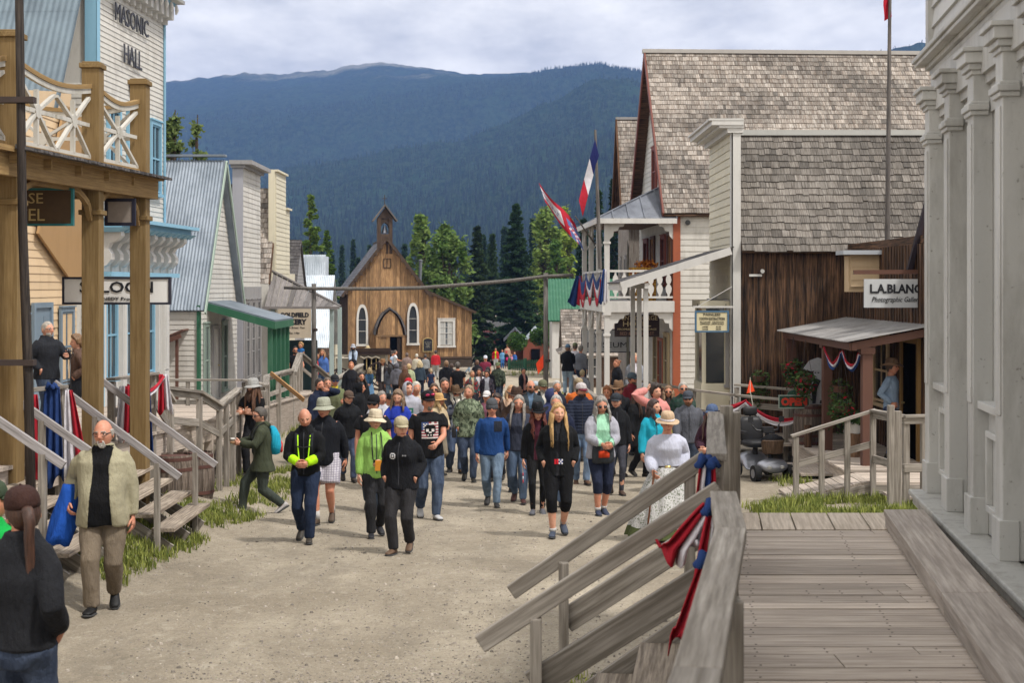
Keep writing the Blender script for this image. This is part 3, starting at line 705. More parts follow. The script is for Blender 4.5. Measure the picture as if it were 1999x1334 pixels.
 garment = {'tee': 't_shirt', 'sweater': 'sweater', 'jacket': 'jacket', 'coat': 'coat', 'hoodie': 'hoodie', 'puffer': 'puffer_jacket', 'vest': 'vest', 'blouse': 'blouse'}[kind]
 to = cloth_arr(garment, p, p.top_b, mats, root, amp, 15/k, mtop, seed); p.top_o = to
 lk, lc = S['legs'][0], S['legs'][1]
 if p.low:
  lm = cloth(lc, 'denim', '%02x%02x%02x' % tuple(min(255, int(int(lc[i:i+2], 16)*1.1 + 26)) for i in (0, 2, 4))) if lk == 'jeans' else cloth(lc, *(S['legs'][2:4] if lk == 'shorts' and len(S['legs']) > 2 else ()))
  cloth_arr({'jeans': 'jeans', 'pants': 'trousers', 'leggings': 'leggings', 'shorts': 'shorts', 'capri': 'capri_trousers'}[lk], p, p.low_b, [lm], root, (.0035 if lk in ('leggings', 'capri') else .0115)*k, 19/k, None, seed+3)
 else:
  mb_obj('skirt', p.skirt, [cloth(lc, *(S['legs'][4:6] if len(S['legs']) > 4 else ())), cloth('4a5230') if len(S['legs']) > 4 else cloth(lc)], p, root)
 SHM = flat('shoe ' + S['shoes'], hexc(S['shoes']), .6); SOLE = flat('shoe sole', (.35, .34, .32) if S['shoes'] != '26231f' else (.05, .05, .05), .8)
 for sx in (1, -1):
  h_, kn, an, lf = p.J['leg', sx]; mb = MB(); Rx = Matrix.Rotation(lf, 3, 'X'); to_ = Matrix.Rotation(sx*rad(8), 3, 'Z')
  def q(x, y, z): return an + to_ @ (Rx @ V((x, y, z)))
  secs = [(.075, .026, .05), (.05, .034, .085), (.0, .037, .10), (-.05, .040, .07), (-.11, .046, .045), (-.16, .042, .035), (-.19, .026, .022)]
  mb.loft([[q(w*math.cos(t), y, -.08 + .012 + (h*.5) + h*.5*math.sin(t)) for t in [6.283*j/12 for j in range(12)]] for y, w, h in secs], 0)
  mb.loft([[q(w*1.1*math.cos(t), y*1.03, -.08 + .006 + .012*math.sin(t)) for t in [6.283*j/12 for j in range(12)]] for y, w, h in secs], 1)
  mb_obj('shoe', mb, [SHM, SOLE], p, root)
  if lk in ('shorts', 'capri') and not S.get('legskin'):
   mb = MB(); mb.tube([an + V((0, 0, .0)), lerp(an, kn, .12 if lk == 'capri' else .3)], [.046, .05], 12); mb_obj('sock', mb, cloth('b8b6b4'), p, root)
 style = S['hair'][0] if S['hair'] else None
 hl, az = hairline(d)
 def shell(name, thick, mat, noise_=.25, fr=45):
  pos = hs.copy(); nn = pos/np.linalg.norm(pos, axis=1)[:, None]
  t = thick*(1 + noise_*nz3(d*np.array([1, 1, .4]), fr*.2, seed)); pos = pos + nn*t[:, None]
  sel = (thick[f] > -.004).any(1); used = np.unique(f[sel]); mp = -np.ones(len(pos), int); mp[used] = np.arange(len(used))
  return mesh_obj(name, pos[used] @ HX[0].T + HX[1], mp[f[sel]], mat, None, True, root)
 if style and style != 'none':
  T_ = {'short': .012, 'buzz': .005, 'long': .015, 'pony': .010, 'bun': .010, 'curly': .045, 'bald': .009, 'bob': .017, 'mop': .03}[style]
  mk = ss(d[:,2] - hl, -.03, .10)
  if style == 'bald': mk = mk*ss(-d[:,2], -.45, -.25)*ss(az, 1.1, 1.4)
  if S['hat'] and S['hat'][0] != 'hood': T_ = min(T_, .010) if style != 'curly' else .02
  th = mk*T_*(1 + .6*np.clip(d[:,2], 0, 1)) - (1 - mk)*.014
  ho = shell('hair', th, HM, .35 if style in ('curly', 'mop') else .12, 60 if style in ('curly', 'mop') else 45)
  mb = MB(); Lh = S['hair'][2] if len(S['hair']) > 2 else .3
  if style in ('long', 'curly', 'bob'):
   Lh = Lh if style != 'bob' else .12; nL = 46 if near else 16
   for i in range(nL):
    t = (i + .5)/nL; a = lerp(rad(56), rad(304), t); R0 = .082; x = math.sin(a)*R0; y = -math.cos(a)*R0*1.15
    zl = lerp(.05, .0, abs(t-.5)*2) + rr.uniform(-.01, .01); frn = abs(t-.5)*2
    pts = []; wv = rr.uniform(0, 6); ln = Lh*rr.uniform(.8, 1.05)
    for j in range(8):
     u = j/7; sp = 1 + .28*min(1, u*1.8) - .1*u; zz = zl - u*(.1 + ln)
     cur = (.020 if style == 'curly' else .007)
     yy = y*sp + (-.045*u if frn > .8 else .025*u);
     if zz < -.13 and frn <= .8: yy += .015
     if zz < -.13 and frn > .8: yy -= .03
     pts.append(V((x*(sp*1.05 + .22*u*rr.random()) + cur*math.sin(wv + u*(16 if style == 'curly' else 6)), yy + cur*math.cos(wv + u*9), zz)))
    lock(mb, pts, .017 if near else .03, .005, 6)
  if style == 'pony':
   pts = [V((0, .095, .03)), V((0, .13, .03)), V((0, .145, -.03)), V((.01, .14, -.1)), V((.02, .13, -.1-Lh*.4)), V((.03, .12, -.1-Lh*.75)), V((.03, .11, -.1-Lh))]
   lock(mb, pts, .032, .012, 8)
   for i in range(9):
    o_ = V((rr.uniform(-.02, .02), rr.uniform(-.012, .015), 0)); lock(mb, [q_ + o_*(.3+j*.16) + V((rr.uniform(-.004, .004), 0, 0)) for j, q_ in enumerate(pts)], .016, .005, 6)
  if style == 'bun': mb.tube([V((0, .09, .06)), V((0, .12, .07)), V((0, .14, .075)), V((0, .155, .08))], [.02, .036, .034, .012], 10)
  if mb.v:
   mb_obj('hair_lengths', mb, HM, p, root, HX)
 bd = S['beard']
 if bd:
  bmat = hairmat(bd[1]); mk = ss(-d[:,2], .30, .42)*ss(-az, -1.45, -1.2)
  if bd[0] == 'goatee': mk = ss(-d[:,2], .36, .44)*ss(-np.abs(hs[:,0]), -.036, -.028)*ss(-az, -1.2, -1)
  mouth = np.exp(-((hs[:,0]/.022)**2 + ((hs[:,2] + .060)/.006)**2)**2)
  mk = mk*(1 - mouth*(d[:,1] < 0)); T_ = {'short': .006, 'goatee': .008, 'full': .016, 'long': .02, 'stache': .007}[bd[0]]
  if bd[0] == 'stache': mk = np.exp(-((hs[:,0]/.03)**2 + ((hs[:,2] + .047)/.007)**2)**2)*(d[:,1] < 0)
  shell('beard', mk*T_ - (1-mk)*.012, bmat, .3, 60)
  if bd[0] == 'long':
   mb = MB()
   for i in range(12):
    a = rr.uniform(-.9, .9); pts = [V((math.sin(a)*.045, -.085*math.cos(a)*.9, -.09)), V((math.sin(a)*.045, -.1, -.15)), V((math.sin(a)*.04, -.1, -.21)), V((math.sin(a)*.02, -.095, -.27 + abs(a)*.04))]; lock(mb, pts, .022, .006)
   mb_obj('beard_lengths', mb, bmat, p, root, HX)
 hat = S['hat']
 if hat:
  hm = cloth(hat[1]) if hat[0] not in ('straw',) else cloth(hat[1], None); hm2 = cloth(hat[2]) if len(hat) > 2 else hm; mb = MB(); ng = 28
  def prof(pr, a, b, mi=0, tilt=0, fn=None):
   mb.loft([[V((a*r*math.cos(t), b*r*math.sin(t) + .006, z + tilt*math.sin(t)*r + (fn(t, r) if fn else 0))) for t in [6.283*j/ng for j in range(ng)]] for r, z in pr], mi)
  if hat[0] == 'cap':
   prof([(1.0, .036), (1.02, .06), (.97, .09), (.82, .118), (.52, .139), (.12, .147), (.01, .149)], .087, .107, 0)
   rows = []
   for i in range(13):
    t = rad(-152 + i*124/12 + 0); t = rad(lerp(-150, -30, i/12)); e = math.sin(i/12*math.pi)**.5
    ix, iy = .084*math.cos(t), .104*math.sin(t) + .006
    rows.append((V((ix, iy, .045)), V((ix*1.02, iy - .078*e, .036 - .012*e - .01*abs(math.cos(t))))))
   for h_ in (0,):
    mb.loft([[a_ + V((0, 0, .004)), b_ + V((0, 0, .004)), b_ - V((0, 0, .004)), a_ - V((0, 0, .004))] for a_, b_ in rows], 1)
   mb.tube([V((0, .006, .147)), V((0, .006, .155))], [.008, .004], 8)
  elif hat[0] == 'beanie':
   prof([(1.0, -.01), (1.06, .01), (1.07, .045), (1.02, .055)], .090, .110, 1); prof([(1.0, .04), (1.04, .07), (.97, .105), (.75, .14), (.4, .16), (.02, .165)], .088, .108, 0)
  elif hat[0] in ('bucket', 'straw', 'cowboy'):
   cw = hat[0] == 'cowboy'; top_ = .175 if cw else .155
   def dent(t, r): return (-.028*math.exp(-(math.cos(t)*r/.3)**2)*(1 if r < .8 else 0) if cw else 0)
   prof([(1.0, .04), (1.0, .075), (.96, .11), (.88 if not cw else .84, top_ - .02), (.72, top_), (.35, top_ + .004), (.02, top_ + .004)], .090, .110, 0, 0, dent)
   BR = {'bucket': 1.62, 'straw': 1.68, 'cowboy': 1.85}[hat[0]]; dr = {'bucket': -.045, 'straw': -.016, 'cowboy': -.005}[hat[0]]
   def br(t, r):
    u = (r - 1)/(BR - 1)
    if cw: return .055*(abs(math.cos(t))**1.5)*u*u - .022*u*u*abs(math.sin(t))
    return .006*math.sin(3*t + 1)*u
   pr = [(lerp(.98, BR, i/6), .046 + dr*(i/6)**1.1) for i in range(7)]
   prof(pr + [(r, z_ - .005) for r, z_ in pr[::-1]], .090, .107, 0, 0, br)
   prof([(1.02, .047), (1.035, .05), (1.03, .068), (1.0, .072)], .090, .110, 1)
  elif hat[0] == 'hood':
   th = ss(az, .62, .82)*1.0 + ss(d[:,2], .62, .78); th = np.clip(th, 0, 1)
   pos = hs*np.array([1.28, 1.22, 1.16]) + np.array([0, .014, .004]); pos[:,2] = np.where(d[:,2] < -.4, pos[:,2]*1.2, pos[:,2])
   sel = (th[f] > .5).all(1); used = np.unique(f[sel]); mp = -np.ones(len(pos), int); mp[used] = np.arange(len(used))
   ho = mesh_obj('hood', pos[used] @ HX[0].T + HX[1], mp[f[sel]], hm, None, True, root); so_ = ho.modifiers.new('Solid', 'SOLIDIFY'); so_.thickness = .014*p.k
  if mb.v: mb_obj({'cap': 'cap', 'beanie': 'beanie', 'bucket': 'sun_hat', 'straw': 'straw_hat', 'cowboy': 'brimmed_hat'}[hat[0]], mb, [hm, hm2], p, root, HX)
 gl = S['glasses']
 if gl:
  mb = MB(); sun = gl == 'sun' or gl == 'blue'; ye = -.098
  for sx in (1, -1):
   c = V((sx*.033, ye + .004, .008)); rg = []
   if sun: mb.loft([[c + V((math.cos(t)*.027*q_, yy + abs(math.cos(t))*.003, math.sin(t)*.019*q_)) for t in [6.283*j/14 for j in range(14)]] for q_, yy in ((.7, .006), (1, .004), (1, -.003), (.7, -.006))], 1)
   else: mb.tube([c + V((math.cos(t)*.025, 0, math.sin(t)*.017)) for t in [6.283*j/16 for j in range(17)]], .0028, 5, 0)
   mb.beam((sx*.058, ye + .01, .012), (sx*.080, .01, .012), .004, .008, m=0)
  mb.beam((-.012, ye, .012), (.012, ye, .012), .005, .006, m=0)
  mb_obj('sunglasses' if sun else 'glasses', mb, [BLACKP, BLACKP if gl != 'blue' else flat('blue mirror lens', (.02, .12, .5), .1, .5)], p, root, HX)
 if near and kind in ('jacket', 'coat', 'puffer', 'hoodie', 'vest') and not inner and abs(S['ang']) < 40: decal(p, .0, 1.17, .012, .54, ['k']*18, dict(k='3c3d42'), 'zip')
 if S['decal']:
  for dc in S['decal']: decal(p, *dc)
 for e in S['extras']: EXTRA[e[0]](p, *e[1:])
def decal(p, cx, cz, w, h, rows, pal, name='print', tilt=0):
 """flat print lying on the garment, built as small facets projected on the cloth"""
 from mathutils.bvhtree import BVHTree
 me = p.top_o.data; bv = BVHTree.FromPolygons([v.co[:] for v in me.vertices], [q.vertices[:] for q in me.polygons])
 nr_, nc_ = len(rows), len(rows[0]); k = p.k; vs = []; fs = []; mi = []; keys = sorted(set(''.join(rows)) - {'.'})
 for j in range(nr_ + 1):
  for i in range(nc_ + 1):
   x = (cx + (i/nc_ - .5)*w)*k; z = (cz + p.lz + (.5 - j/nr_)*h + tilt*(i/nc_-.5))*k
   hit = bv.ray_cast(V((x, -1, z)), V((0, 1, 0))); y = hit[0].y - .004 if hit[0] else -.1
   vs.append((x, y, z))
 for j in range(nr_):
  for i in range(nc_):
   ch = rows[j][i]
   if ch == '.': continue
   a = j*(nc_+1) + i; fs.append((a, a + nc_ + 1, a + nc_ + 2, a + 1)); mi.append(keys.index(ch))
 mesh_obj(name, vs, fs, [cloth(pal[q]) for q in keys], mi, True, p.top_o)
def world_thing(p, mb, name, mats, label, cat, smooth=True, group=None):
 """a carried thing: own top-level object placed with the person's frame"""
 M_ = Matrix.Translation(p.loc) @ Matrix.Rotation(p.ang, 4, 'Z') @ Matrix.Scale(p.k, 4)
 mb.v = [tuple(M_ @ V(v)) for v in mb.v]
 o = mb.build(name, mats, None, smooth); tag(o, label, cat, group); return o
def x_pack(p, colr, label, c2=None):
 L_ = p.lz; mb = MB(); y0 = .13 + p.inf; t = lambda z: V((0, -p.spec['lean']*(z-1), z + L_))
 mb.loft([ering(t(z) + V((0, y0 + yo, 0)), a, b, 16, 3.2) for z, a, b, yo in ((1.0, .08, .04, .03), (1.02, .13, .07, .04), (1.15, .145, .095, .05), (1.32, .135, .08, .04), (1.42, .10, .05, .02), (1.45, .04, .03, .01))], 0)
 mb.loft([ering(t(z) + V((0, y0 + .13, 0)), a, b, 12, 3) for z, a, b in ((1.03, .08, .01), (1.05, .10, .03), (1.18, .10, .03), (1.22, .07, .01))], 1)
 for sx in (1, -1):
  f_ = p.inf + .012
  mb.loft([[t(z) + V((sx*(x - .02), y, 0)), t(z) + V((sx*(x + .02), y, 0)), t(z) + V((sx*(x + .02), y + dy, .004)), t(z) + V((sx*(x - .02), y + dy, .004))] for x, y, z, dy in ((.09, .13, 1.40, .01), (.095, .03, 1.475 + f_, -.01), (.10, -.07, 1.44 + f_*.5, -.01), (.11, -.115 - f_, 1.33, -.01), (.125, -.11 - f_, 1.2, -.01), (.145, -.04, 1.1, -.01))], 2)
 world_thing(p, mb, 'backpack', [cloth(colr), cloth(c2 or colr), cloth('2b2d30')], label, 'backpack')
def wrist(p, sx):
 sh, el, wr = p.J['arm', sx]; return wr, (wr - el).normalized()
def x_cup(p, sx, colr, label, name='coffee_cup'):
 wr, d = wrist(p, sx); c = wr + d*.10 + V((-.01, -.035, .01)); mb = MB()
 mb.lathe(c + V((0, 0, -.055)), [(0, 0), (.028, 0), (.037, .10), (.039, .10), (.039, .112), (.03, .118), (0, .118)], 14)
 mb.lathe(c + V((0, 0, -.03)), [(.031, 0), (.036, 0), (.038, .045), (.034, .045)], 14, 1)
 world_thing(p, mb, name, [flat('paper cup', (.6, .58, .55)), flat('cup sleeve', hexc(colr))], label, 'cup')
def x_phone(p, sx, label, name='phone', colr='3a3a3e', w=.07, h=.14, cat='phone'):
 wr, d = wrist(p, sx); c = wr + d*.11; mb = MB(); mb.beam(c + V((0, -.02, -h/2)), c + V((0, -.045, h/2)), w, .009, (0, 1, 0)); mb.beam(c + V((0, -.015, -h/2+.008)), c + V((0, -.0385, h/2-.008)), w - .01, .006, (0, 1, 0), m=1)
 world_thing(p, mb, name, [flat('case ' + colr, hexc(colr)), BLACKP], label, cat, False)
def x_cane(p, sx, label):
 wr, d = wrist(p, sx); c = wr + d*.07; mb = MB()
 b_ = V((c.x + sx*.12, c.y - .12, .02 )); mb.tube([c + V((0, .05, .03)), c + V((0, .0, .055)), c + V((0, -.04, .03)), lerp(c, b_, .5), b_], [.012, .013, .013, .012, .011], 8)
 world_thing(p, mb, 'walking_cane', [wood('cane wood', hexc('7a4a2c'), hexc('4a2c1a'))], label, 'walking cane')
def x_bag(p, x, z, w, h, colr, label, patch=None, strap=True, y=None, rz=0):
 L_ = p.lz; y = (-.16 - p.inf - p.spec['fat']) if y is None else y; mb = MB(); c = V((x, y, z + L_)); ca, sa = math.cos(rz), math.sin(rz)
 def q(a, b_, cz): v = V((a, b_, cz)); return c + V((v.x*ca - v.y*sa, v.x*sa + v.y*ca, v.z))
 mb.loft([[q(w/2*r*math.copysign(abs(math.cos(t))**.6, math.cos(t)), .045*r2*math.sin(t), zz) for t in [6.283*j/20 for j in range(20)]] for r, r2, zz in ((.75, .4, -h/2), (.98, 1, -h*.42), (1, 1.1, 0), (.92, .8, h*.4), (.85, .4, h/2))], 0)
 if patch: mb.loft([[q(pt[0]*w*.24, -.056, pt[1]*h*.16 - .02*h), q(pt[0]*w*.24, -.045, pt[1]*h*.16 - .02*h)] for pt in ((-1, -1), (1, -1), (1, 1), (.3, 1.5), (-1, 1), (-1, -1))], 1, closed=False); mb.prism([q(a*w*.24, -.053, b_*h*.16 - .01) for a, b_ in ((-1, -1), (1, -1), (1, .4), (.5, 1), (0, 1.1), (-1, 1))], (0, -.004, 0), 1)
 if strap:
  for sx in (1,): mb.tube([q(-w*.42, 0, h*.45), V((-.16, -.13 - p.inf, 1.25 + L_)), V((-.05, -.12 - p.inf, 1.4 + L_)), V((.07, -.05, 1.49 + L_)), V((.1, .06, 1.46 + L_))], .008, 6, 0)
 world_thing(p, mb, 'shoulder_bag' if strap else 'bag', [cloth(colr), cloth(patch or colr)], label, 'bag')
def x_camera(p, label):
 L_ = p.lz; mb = MB(); y = -.16 - p.inf; mb.box((-.06, y - .05, 1.02 + L_), (.06, y, 1.10 + L_)); mb.tube([V((0, y - .05, 1.06 + L_)), V((0, y - .12, 1.05 + L_))], [.033, .03], 14)
 for sx in (1, -1): mb.tube([V((sx*.06, y - .02, 1.1 + L_)), V((sx*.07, y, 1.25 + L_)), V((sx*.065, -.10 - p.inf, 1.42 + L_)), V((sx*.06, -.02, 1.50 + L_)), V((sx*.03, .07, 1.5 + L_))], .009, 6)
 world_thing(p, mb, 'camera', [BLACKP], label, 'camera', False)
EXTRA = dict(pack=x_pack, cup=x_cup, phone=x_phone, cane=x_cane, bag=x_bag, camera=x_camera)
# BUILDING HELPERS
def siding(mb, O, U, L_, z0, z1, ex, Nn, t=.018, lim=None, th=.03):
 O = V(O); U = V(U).normalized(); Nn = V(Nn).normalized(); z = z0; i = 0
 while z < z1 - .01:
  zt = min(z + ex, z1); a0, b0 = lim(z) if lim else (0, L_); a1, b1 = lim(zt) if lim else (0, L_)
  if b0 - a0 > .03:
   mb.tone = R.random(); cuts = [0, 1]
   if b0 - a0 > 3: cuts = [0, R.uniform(.25, .75), 1]
   for c0, c1 in zip(cuts, cuts[1:]):
    mb.tone = R.random(); g = .002
    q = lambda u, zz, n: O + U*u + V((0, 0, zz)) + Nn*n
    l0, r0 = lerp(a0, b0, c0) + (g if c0 else 0), lerp(a0, b0, c1) - (g if c1 < 1 else 0); l1, r1 = lerp(a1, b1, c0) + (g if c0 else 0), lerp(a1, b1, c1) - (g if c1 < 1 else 0)
    if r1 < l1: l1 = r1 = (l1 + r1)/2
    mb.add([q(l0, z, -th), q(r0, z, -th), q(r0, z, t), q(l0, z, t), q(l1, zt, -th), q(r1, zt, -th), q(r1, zt, .003), q(l1, zt, .003)], [(0,1,2,3), (7,6,5,4), (3,2,6,7), (0,4,5,1), (0,3,7,4), (1,5,6,2)])
  z = zt; i += 1
def vboards(mb, O, U, L_, z0, z1, w, Nn, th=.025, batten=.05, jitter=.004):
 """z0, z1: numbers or functions of u"""
 O = V(O); U = V(U).normalized(); Nn = V(Nn).normalized(); u = 0
 f0 = z0 if callable(z0) else (lambda u: z0); f1 = z1 if callable(z1) else (lambda u: z1)
 while u < L_ - .01:
  ww = min(w*R.uniform(.85, 1.15), L_ - u); n = R.uniform(-jitter, jitter); mb.tone = R.random(); g = .004
  q = lambda uu, z, k: O + U*uu + V((0, 0, z)) + Nn*k
  a, b = u + g, u + ww - g; m_ = (a + b)/2
  if max(f1(a), f1(b)) > f0(a) + .02:
   mb.add([q(a, f0(a), -th), q(b, f0(b), -th), q(b, f0(b), n), q(a, f0(a), n), q(a, f1(a), -th), q(b, f1(b), -th), q(b, f1(b), n), q(a, f1(a), n)], [(0,1,2,3), (7,6,5,4), (3,2,6,7), (0,4,5,1), (0,3,7,4), (1,5,6,2)])
   if batten and u > .02:
    mb.tone = R.random(); a, b = u - batten/2, u + batten/2
    mb.add([q(a, f0(a), -.002), q(b, f0(b), -.002), q(b, f0(b), .018), q(a, f0(a), .018), q(a, f1(a), -.002), q(b, f1(b), -.002), q(b, f1(b), .018), q(a, f1(a), .018)], [(0,1,2,3), (7,6,5,4), (3,2,6,7), (0,4,5,1), (0,3,7,4), (1,5,6,2)])
  u += ww
def shingles(mb, O, U, L_, S, SL, ex, wr=(.09, .2), th=.014, lim=None, curve=0, rag=.012, bigtone=True):
 """O eave start, U along the eave, S up the slope (unit); lim(v)->(u0,u1)"""
 O = V(O); U = V(U).normalized(); S = V(S).normalized(); Nn = U.cross(S).normalized()
 if Nn.z < 0: Nn = -Nn
 n = int(SL/ex); ex = SL/n; sd = R.random()*50
 for i in range(n + 1):
  v = i*ex; a, b = lim(v) if lim else (0, L_); u = a - R.random()*wr[0];
  cz = lambda v: -curve*math.sin(math.pi*min(1, v/SL))
  while u < b:
   w_ = R.uniform(*wr); u0, u1 = max(u, a), min(u + w_ - .006, b); d = R.uniform(-rag, rag)
   if u1 - u0 > .02:
    mb.tone = min(1, max(0, .5 + .32*math.sin(u*.9 + sd + math.sin(v*1.7 + sd)*1.5)*math.sin(v*1.1 + u*.35 + sd) + R.gauss(0, .2))) if bigtone else R.random()
    vt = min(v + ex*1.6, SL + .02); tk = th*R.uniform(.8, 1.5)
    lo, hi = O + S*(v + d) + Nn*(tk + .012 + cz(v)), O + S*vt + Nn*(.002 + cz(vt)); lb = O + S*(v + d) + Nn*(.004 + cz(v))
    mb.add([lo + U*u0, lo + U*u1, hi + U*u1, hi + U*u0, lb + U*u0, lb + U*u1], [(0,1,2,3), (4,5,1,0), (5,2,1), (4,0,3)])
   u += w_
def corrugated(mb, O, U, L_, S, SL, pitch=.09, amp=.012, lim=None, k=6, seams=True):
 O = V(O); U = V(U).normalized(); S = V(S).normalized(); Nn = U.cross(S).normalized()
 if Nn.z < 0: Nn = -Nn
 n = int(L_/pitch*k); rows = [0, SL*.5, SL]
 for (va, vb) in ((0, SL*.52), (SL*.5, SL)) if seams else ((0, SL),):
  lift = .004 if va > 0 else 0; base = len(mb.v); vs = []
  for v in (va, vb):
   a, b = lim(v) if lim else (0, L_)
   for i in range(n + 1):
    t = i/n; u = lerp(a, b, t); vs.append(O + U*u + S*v + Nn*(amp*math.sin(2*math.pi*t*L_/pitch) + lift))
  fs = [(i, i+1, n+2+i, n+1+i) for i in range(n)]; mb.tone = R.random(); mb.add(vs, fs)
def slab(mb, pts, th):
 a, b, c = V(pts[0]), V(pts[1]), V(pts[2]); n = (b-a).cross(c-a).normalized()
 if n.z > 0: n = -n
 mb.prism(pts, n*th)
GLASS = None
def glassm(name='window glass', c=(.03, .035, .04)):
 if name in MC: return MC[name]
 m, nt, b = nodes(name); b.inputs['Base Color'].default_value = (*c, 1); b.inputs['Roughness'].default_value = .08; b.inputs['Specular IOR Level'].default_value = .8
 bump(nt, b, noise(nt, N(nt, 'ShaderNodeTexCoord').outputs['Object'], 2.5, 2), .12, .02); MC[name] = m; return m
def window(parent, C_, U, Nn, w, h, fm, nx=2, ny=2, fw=.09, glass=None, sill=True, dep=.05, curtain=None, arch=False, fill=None, name='window', off=0.0):
 """C_: bottom centre on the wall surface"""
 U = V(U).normalized(); Nn = V(Nn).normalized(); C_ = V(C_) + Nn*off; Z = V((0, 0, 1)); f = MB(); g = MB()
 q = lambda u, z, n: C_ + U*u + Z*z + Nn*n
 def bar(u0, u1, z0, z1, n0, n1): f.tone = R.random(); f.hexa([q(u0, z0, n0), q(u1, z0, n0), q(u1, z0, n1), q(u0, z0, n1)], [q(u0, z1, n0), q(u1, z1, n0), q(u1, z1, n1), q(u0, z1, n1)])
 hw = w/2
 if not arch:
  bar(-hw-fw, -hw, -fw*.3, h+fw, 0, dep); bar(hw, hw+fw, -fw*.3, h+fw, 0, dep); bar(-hw, hw, h, h+fw, 0, dep)
  if sill: bar(-hw-fw*1.3, hw+fw*1.3, -fw, -fw*.3, 0, dep+.04)
  bar(-hw-fw*1.15, hw+fw*1.15, h+fw, h+fw*1.35, 0, dep+.03)
  bar(-hw, hw, 0, .04, 0, dep*.6); bar(-hw, hw, h-.04, h, 0, dep*.6)
  if ny > 1: bar(-hw, hw, h/2-.02, h/2+.02, 0, dep*.62)
  for i in range(1, nx): u = -hw + w*i/nx; bar(u-.012, u+.012, .04, h-.04, .004, dep*.5)
  for j in range(1, ny*1):
   pass
  if ny > 2:
   for j in range(1, ny):
    if abs(j/ny - .5) > .01: bar(-hw, hw, h*j/ny-.012, h*j/ny+.012, .004, dep*.48)
  g.hexa([q(-hw, 0, .002), q(hw, 0, .002), q(hw, 0, .012), q(-hw, 0, .012)], [q(-hw, h, .002), q(hw, h, .002), q(hw, h, .012), q(-hw, h, .012)])
 else:
  sp = h*.62; nseg = 9
  def outline(hh, ww, e):
   pts = [(-ww, 0), (-ww, sp)]
   for i in range(1, nseg): t = i/nseg; pts.append((-ww*math.cos(t*math.pi/2)**.8*(1), sp + (hh - sp)*math.sin(t*math.pi/2)**1.05))
   pts.append((0, hh)); pts += [(-x, z) for x, z in pts[-2::-1]]; return pts
  o_, i_ = outline(h + fw*1.5, hw + fw, 0), outline(h, hw, 0)
  for k_ in range(len(o_) - 1):
   (a, b), (c, d_), (e, f2), (g2, h2) = o_[k_], o_[k_+1], i_[k_+1], i_[k_]
   f.tone = .5; f.hexa([q(a, b, 0), q(c, d_, 0), q(e, f2, 0), q(g2, h2, 0)], [q(a, b, dep), q(c, d_, dep), q(e, f2, dep), q(g2, h2, dep)])
  bar(-hw-fw*1.3, hw+fw*1.3, -fw, 0, 0, dep+.04)
  for z_ in (h*.35, h*.66): bar(-hw, hw, z_-.015, z_+.015, 0, dep*.6)
  g.prism([q(x, z, .002) for x, z in i_], Nn*.01)
 fo = f.build(name, fm, parent);
 g.build('pane', glass or glassm(), fo)
 if curtain:
  c = MB()
  for sx in (-1, 1):
   for k_ in range(5): u = sx*(hw*.98 - k_*hw*.17); c.tone = R.random(); c.hexa([q(u, .05, .013), q(u - sx*hw*.14, .05, .013), q(u - sx*hw*.14, .05, .019), q(u, .05, .019)], [q(u, h-.03, .013), q(u - sx*hw*.14, h-.03, .013), q(u - sx*hw*.14, h-.03, .019), q(u, h-.03, .019)])
  c.build('curtain', curtain, fo)
 return fo
def door(parent, C_, U, Nn, w, h, dm, fm, glass=False, fw=.1, off=0.0):
 U = V(U).normalized(); Nn = V(Nn).normalized(); C_ = V(C_) + Nn*off; Z = V((0, 0, 1)); q = lambda u, z, n: C_ + U*u + Z*z + Nn*n
 d = MB(); f = MB(); hw = w/2
 def bar(m, u0, u1, z0, z1, n0, n1): m.tone = R.random(); m.hexa([q(u0, z0, n0), q(u1, z0, n0), q(u1, z0, n1), q(u0, z0, n1)], [q(u0, z1, n0), q(u1, z1, n0), q(u1, z1, n1), q(u0, z1, n1)])
 bar(d, -hw, hw, 0, h, 0, .02)
 for a, b_ in ((.12, .42), (.5, .92)):
  for s_ in (-1, 1): bar(d, s_*hw*.15, s_*hw*.8, h*a, h*b_, .02, .03)
 bar(f, -hw-fw, -hw, 0, h+fw, 0, .06); bar(f, hw, hw+fw, 0, h+fw, 0, .06); bar(f, -hw, hw, h, h+fw, 0, .06)
 do = d.build('door', dm, parent); f.build('door_frame', fm, do)
 k_ = MB(); k_.tube([q(hw*.8, h*.47, .02), q(hw*.8, h*.47, .07)], [.015, .025], 8); k_.build('handle', flat('brass', (.4, .3, .12), .4, 0, .5), do); return do
def part(mb, name, mat, parent, **kw): return mb.build(name, mat, parent, **kw)
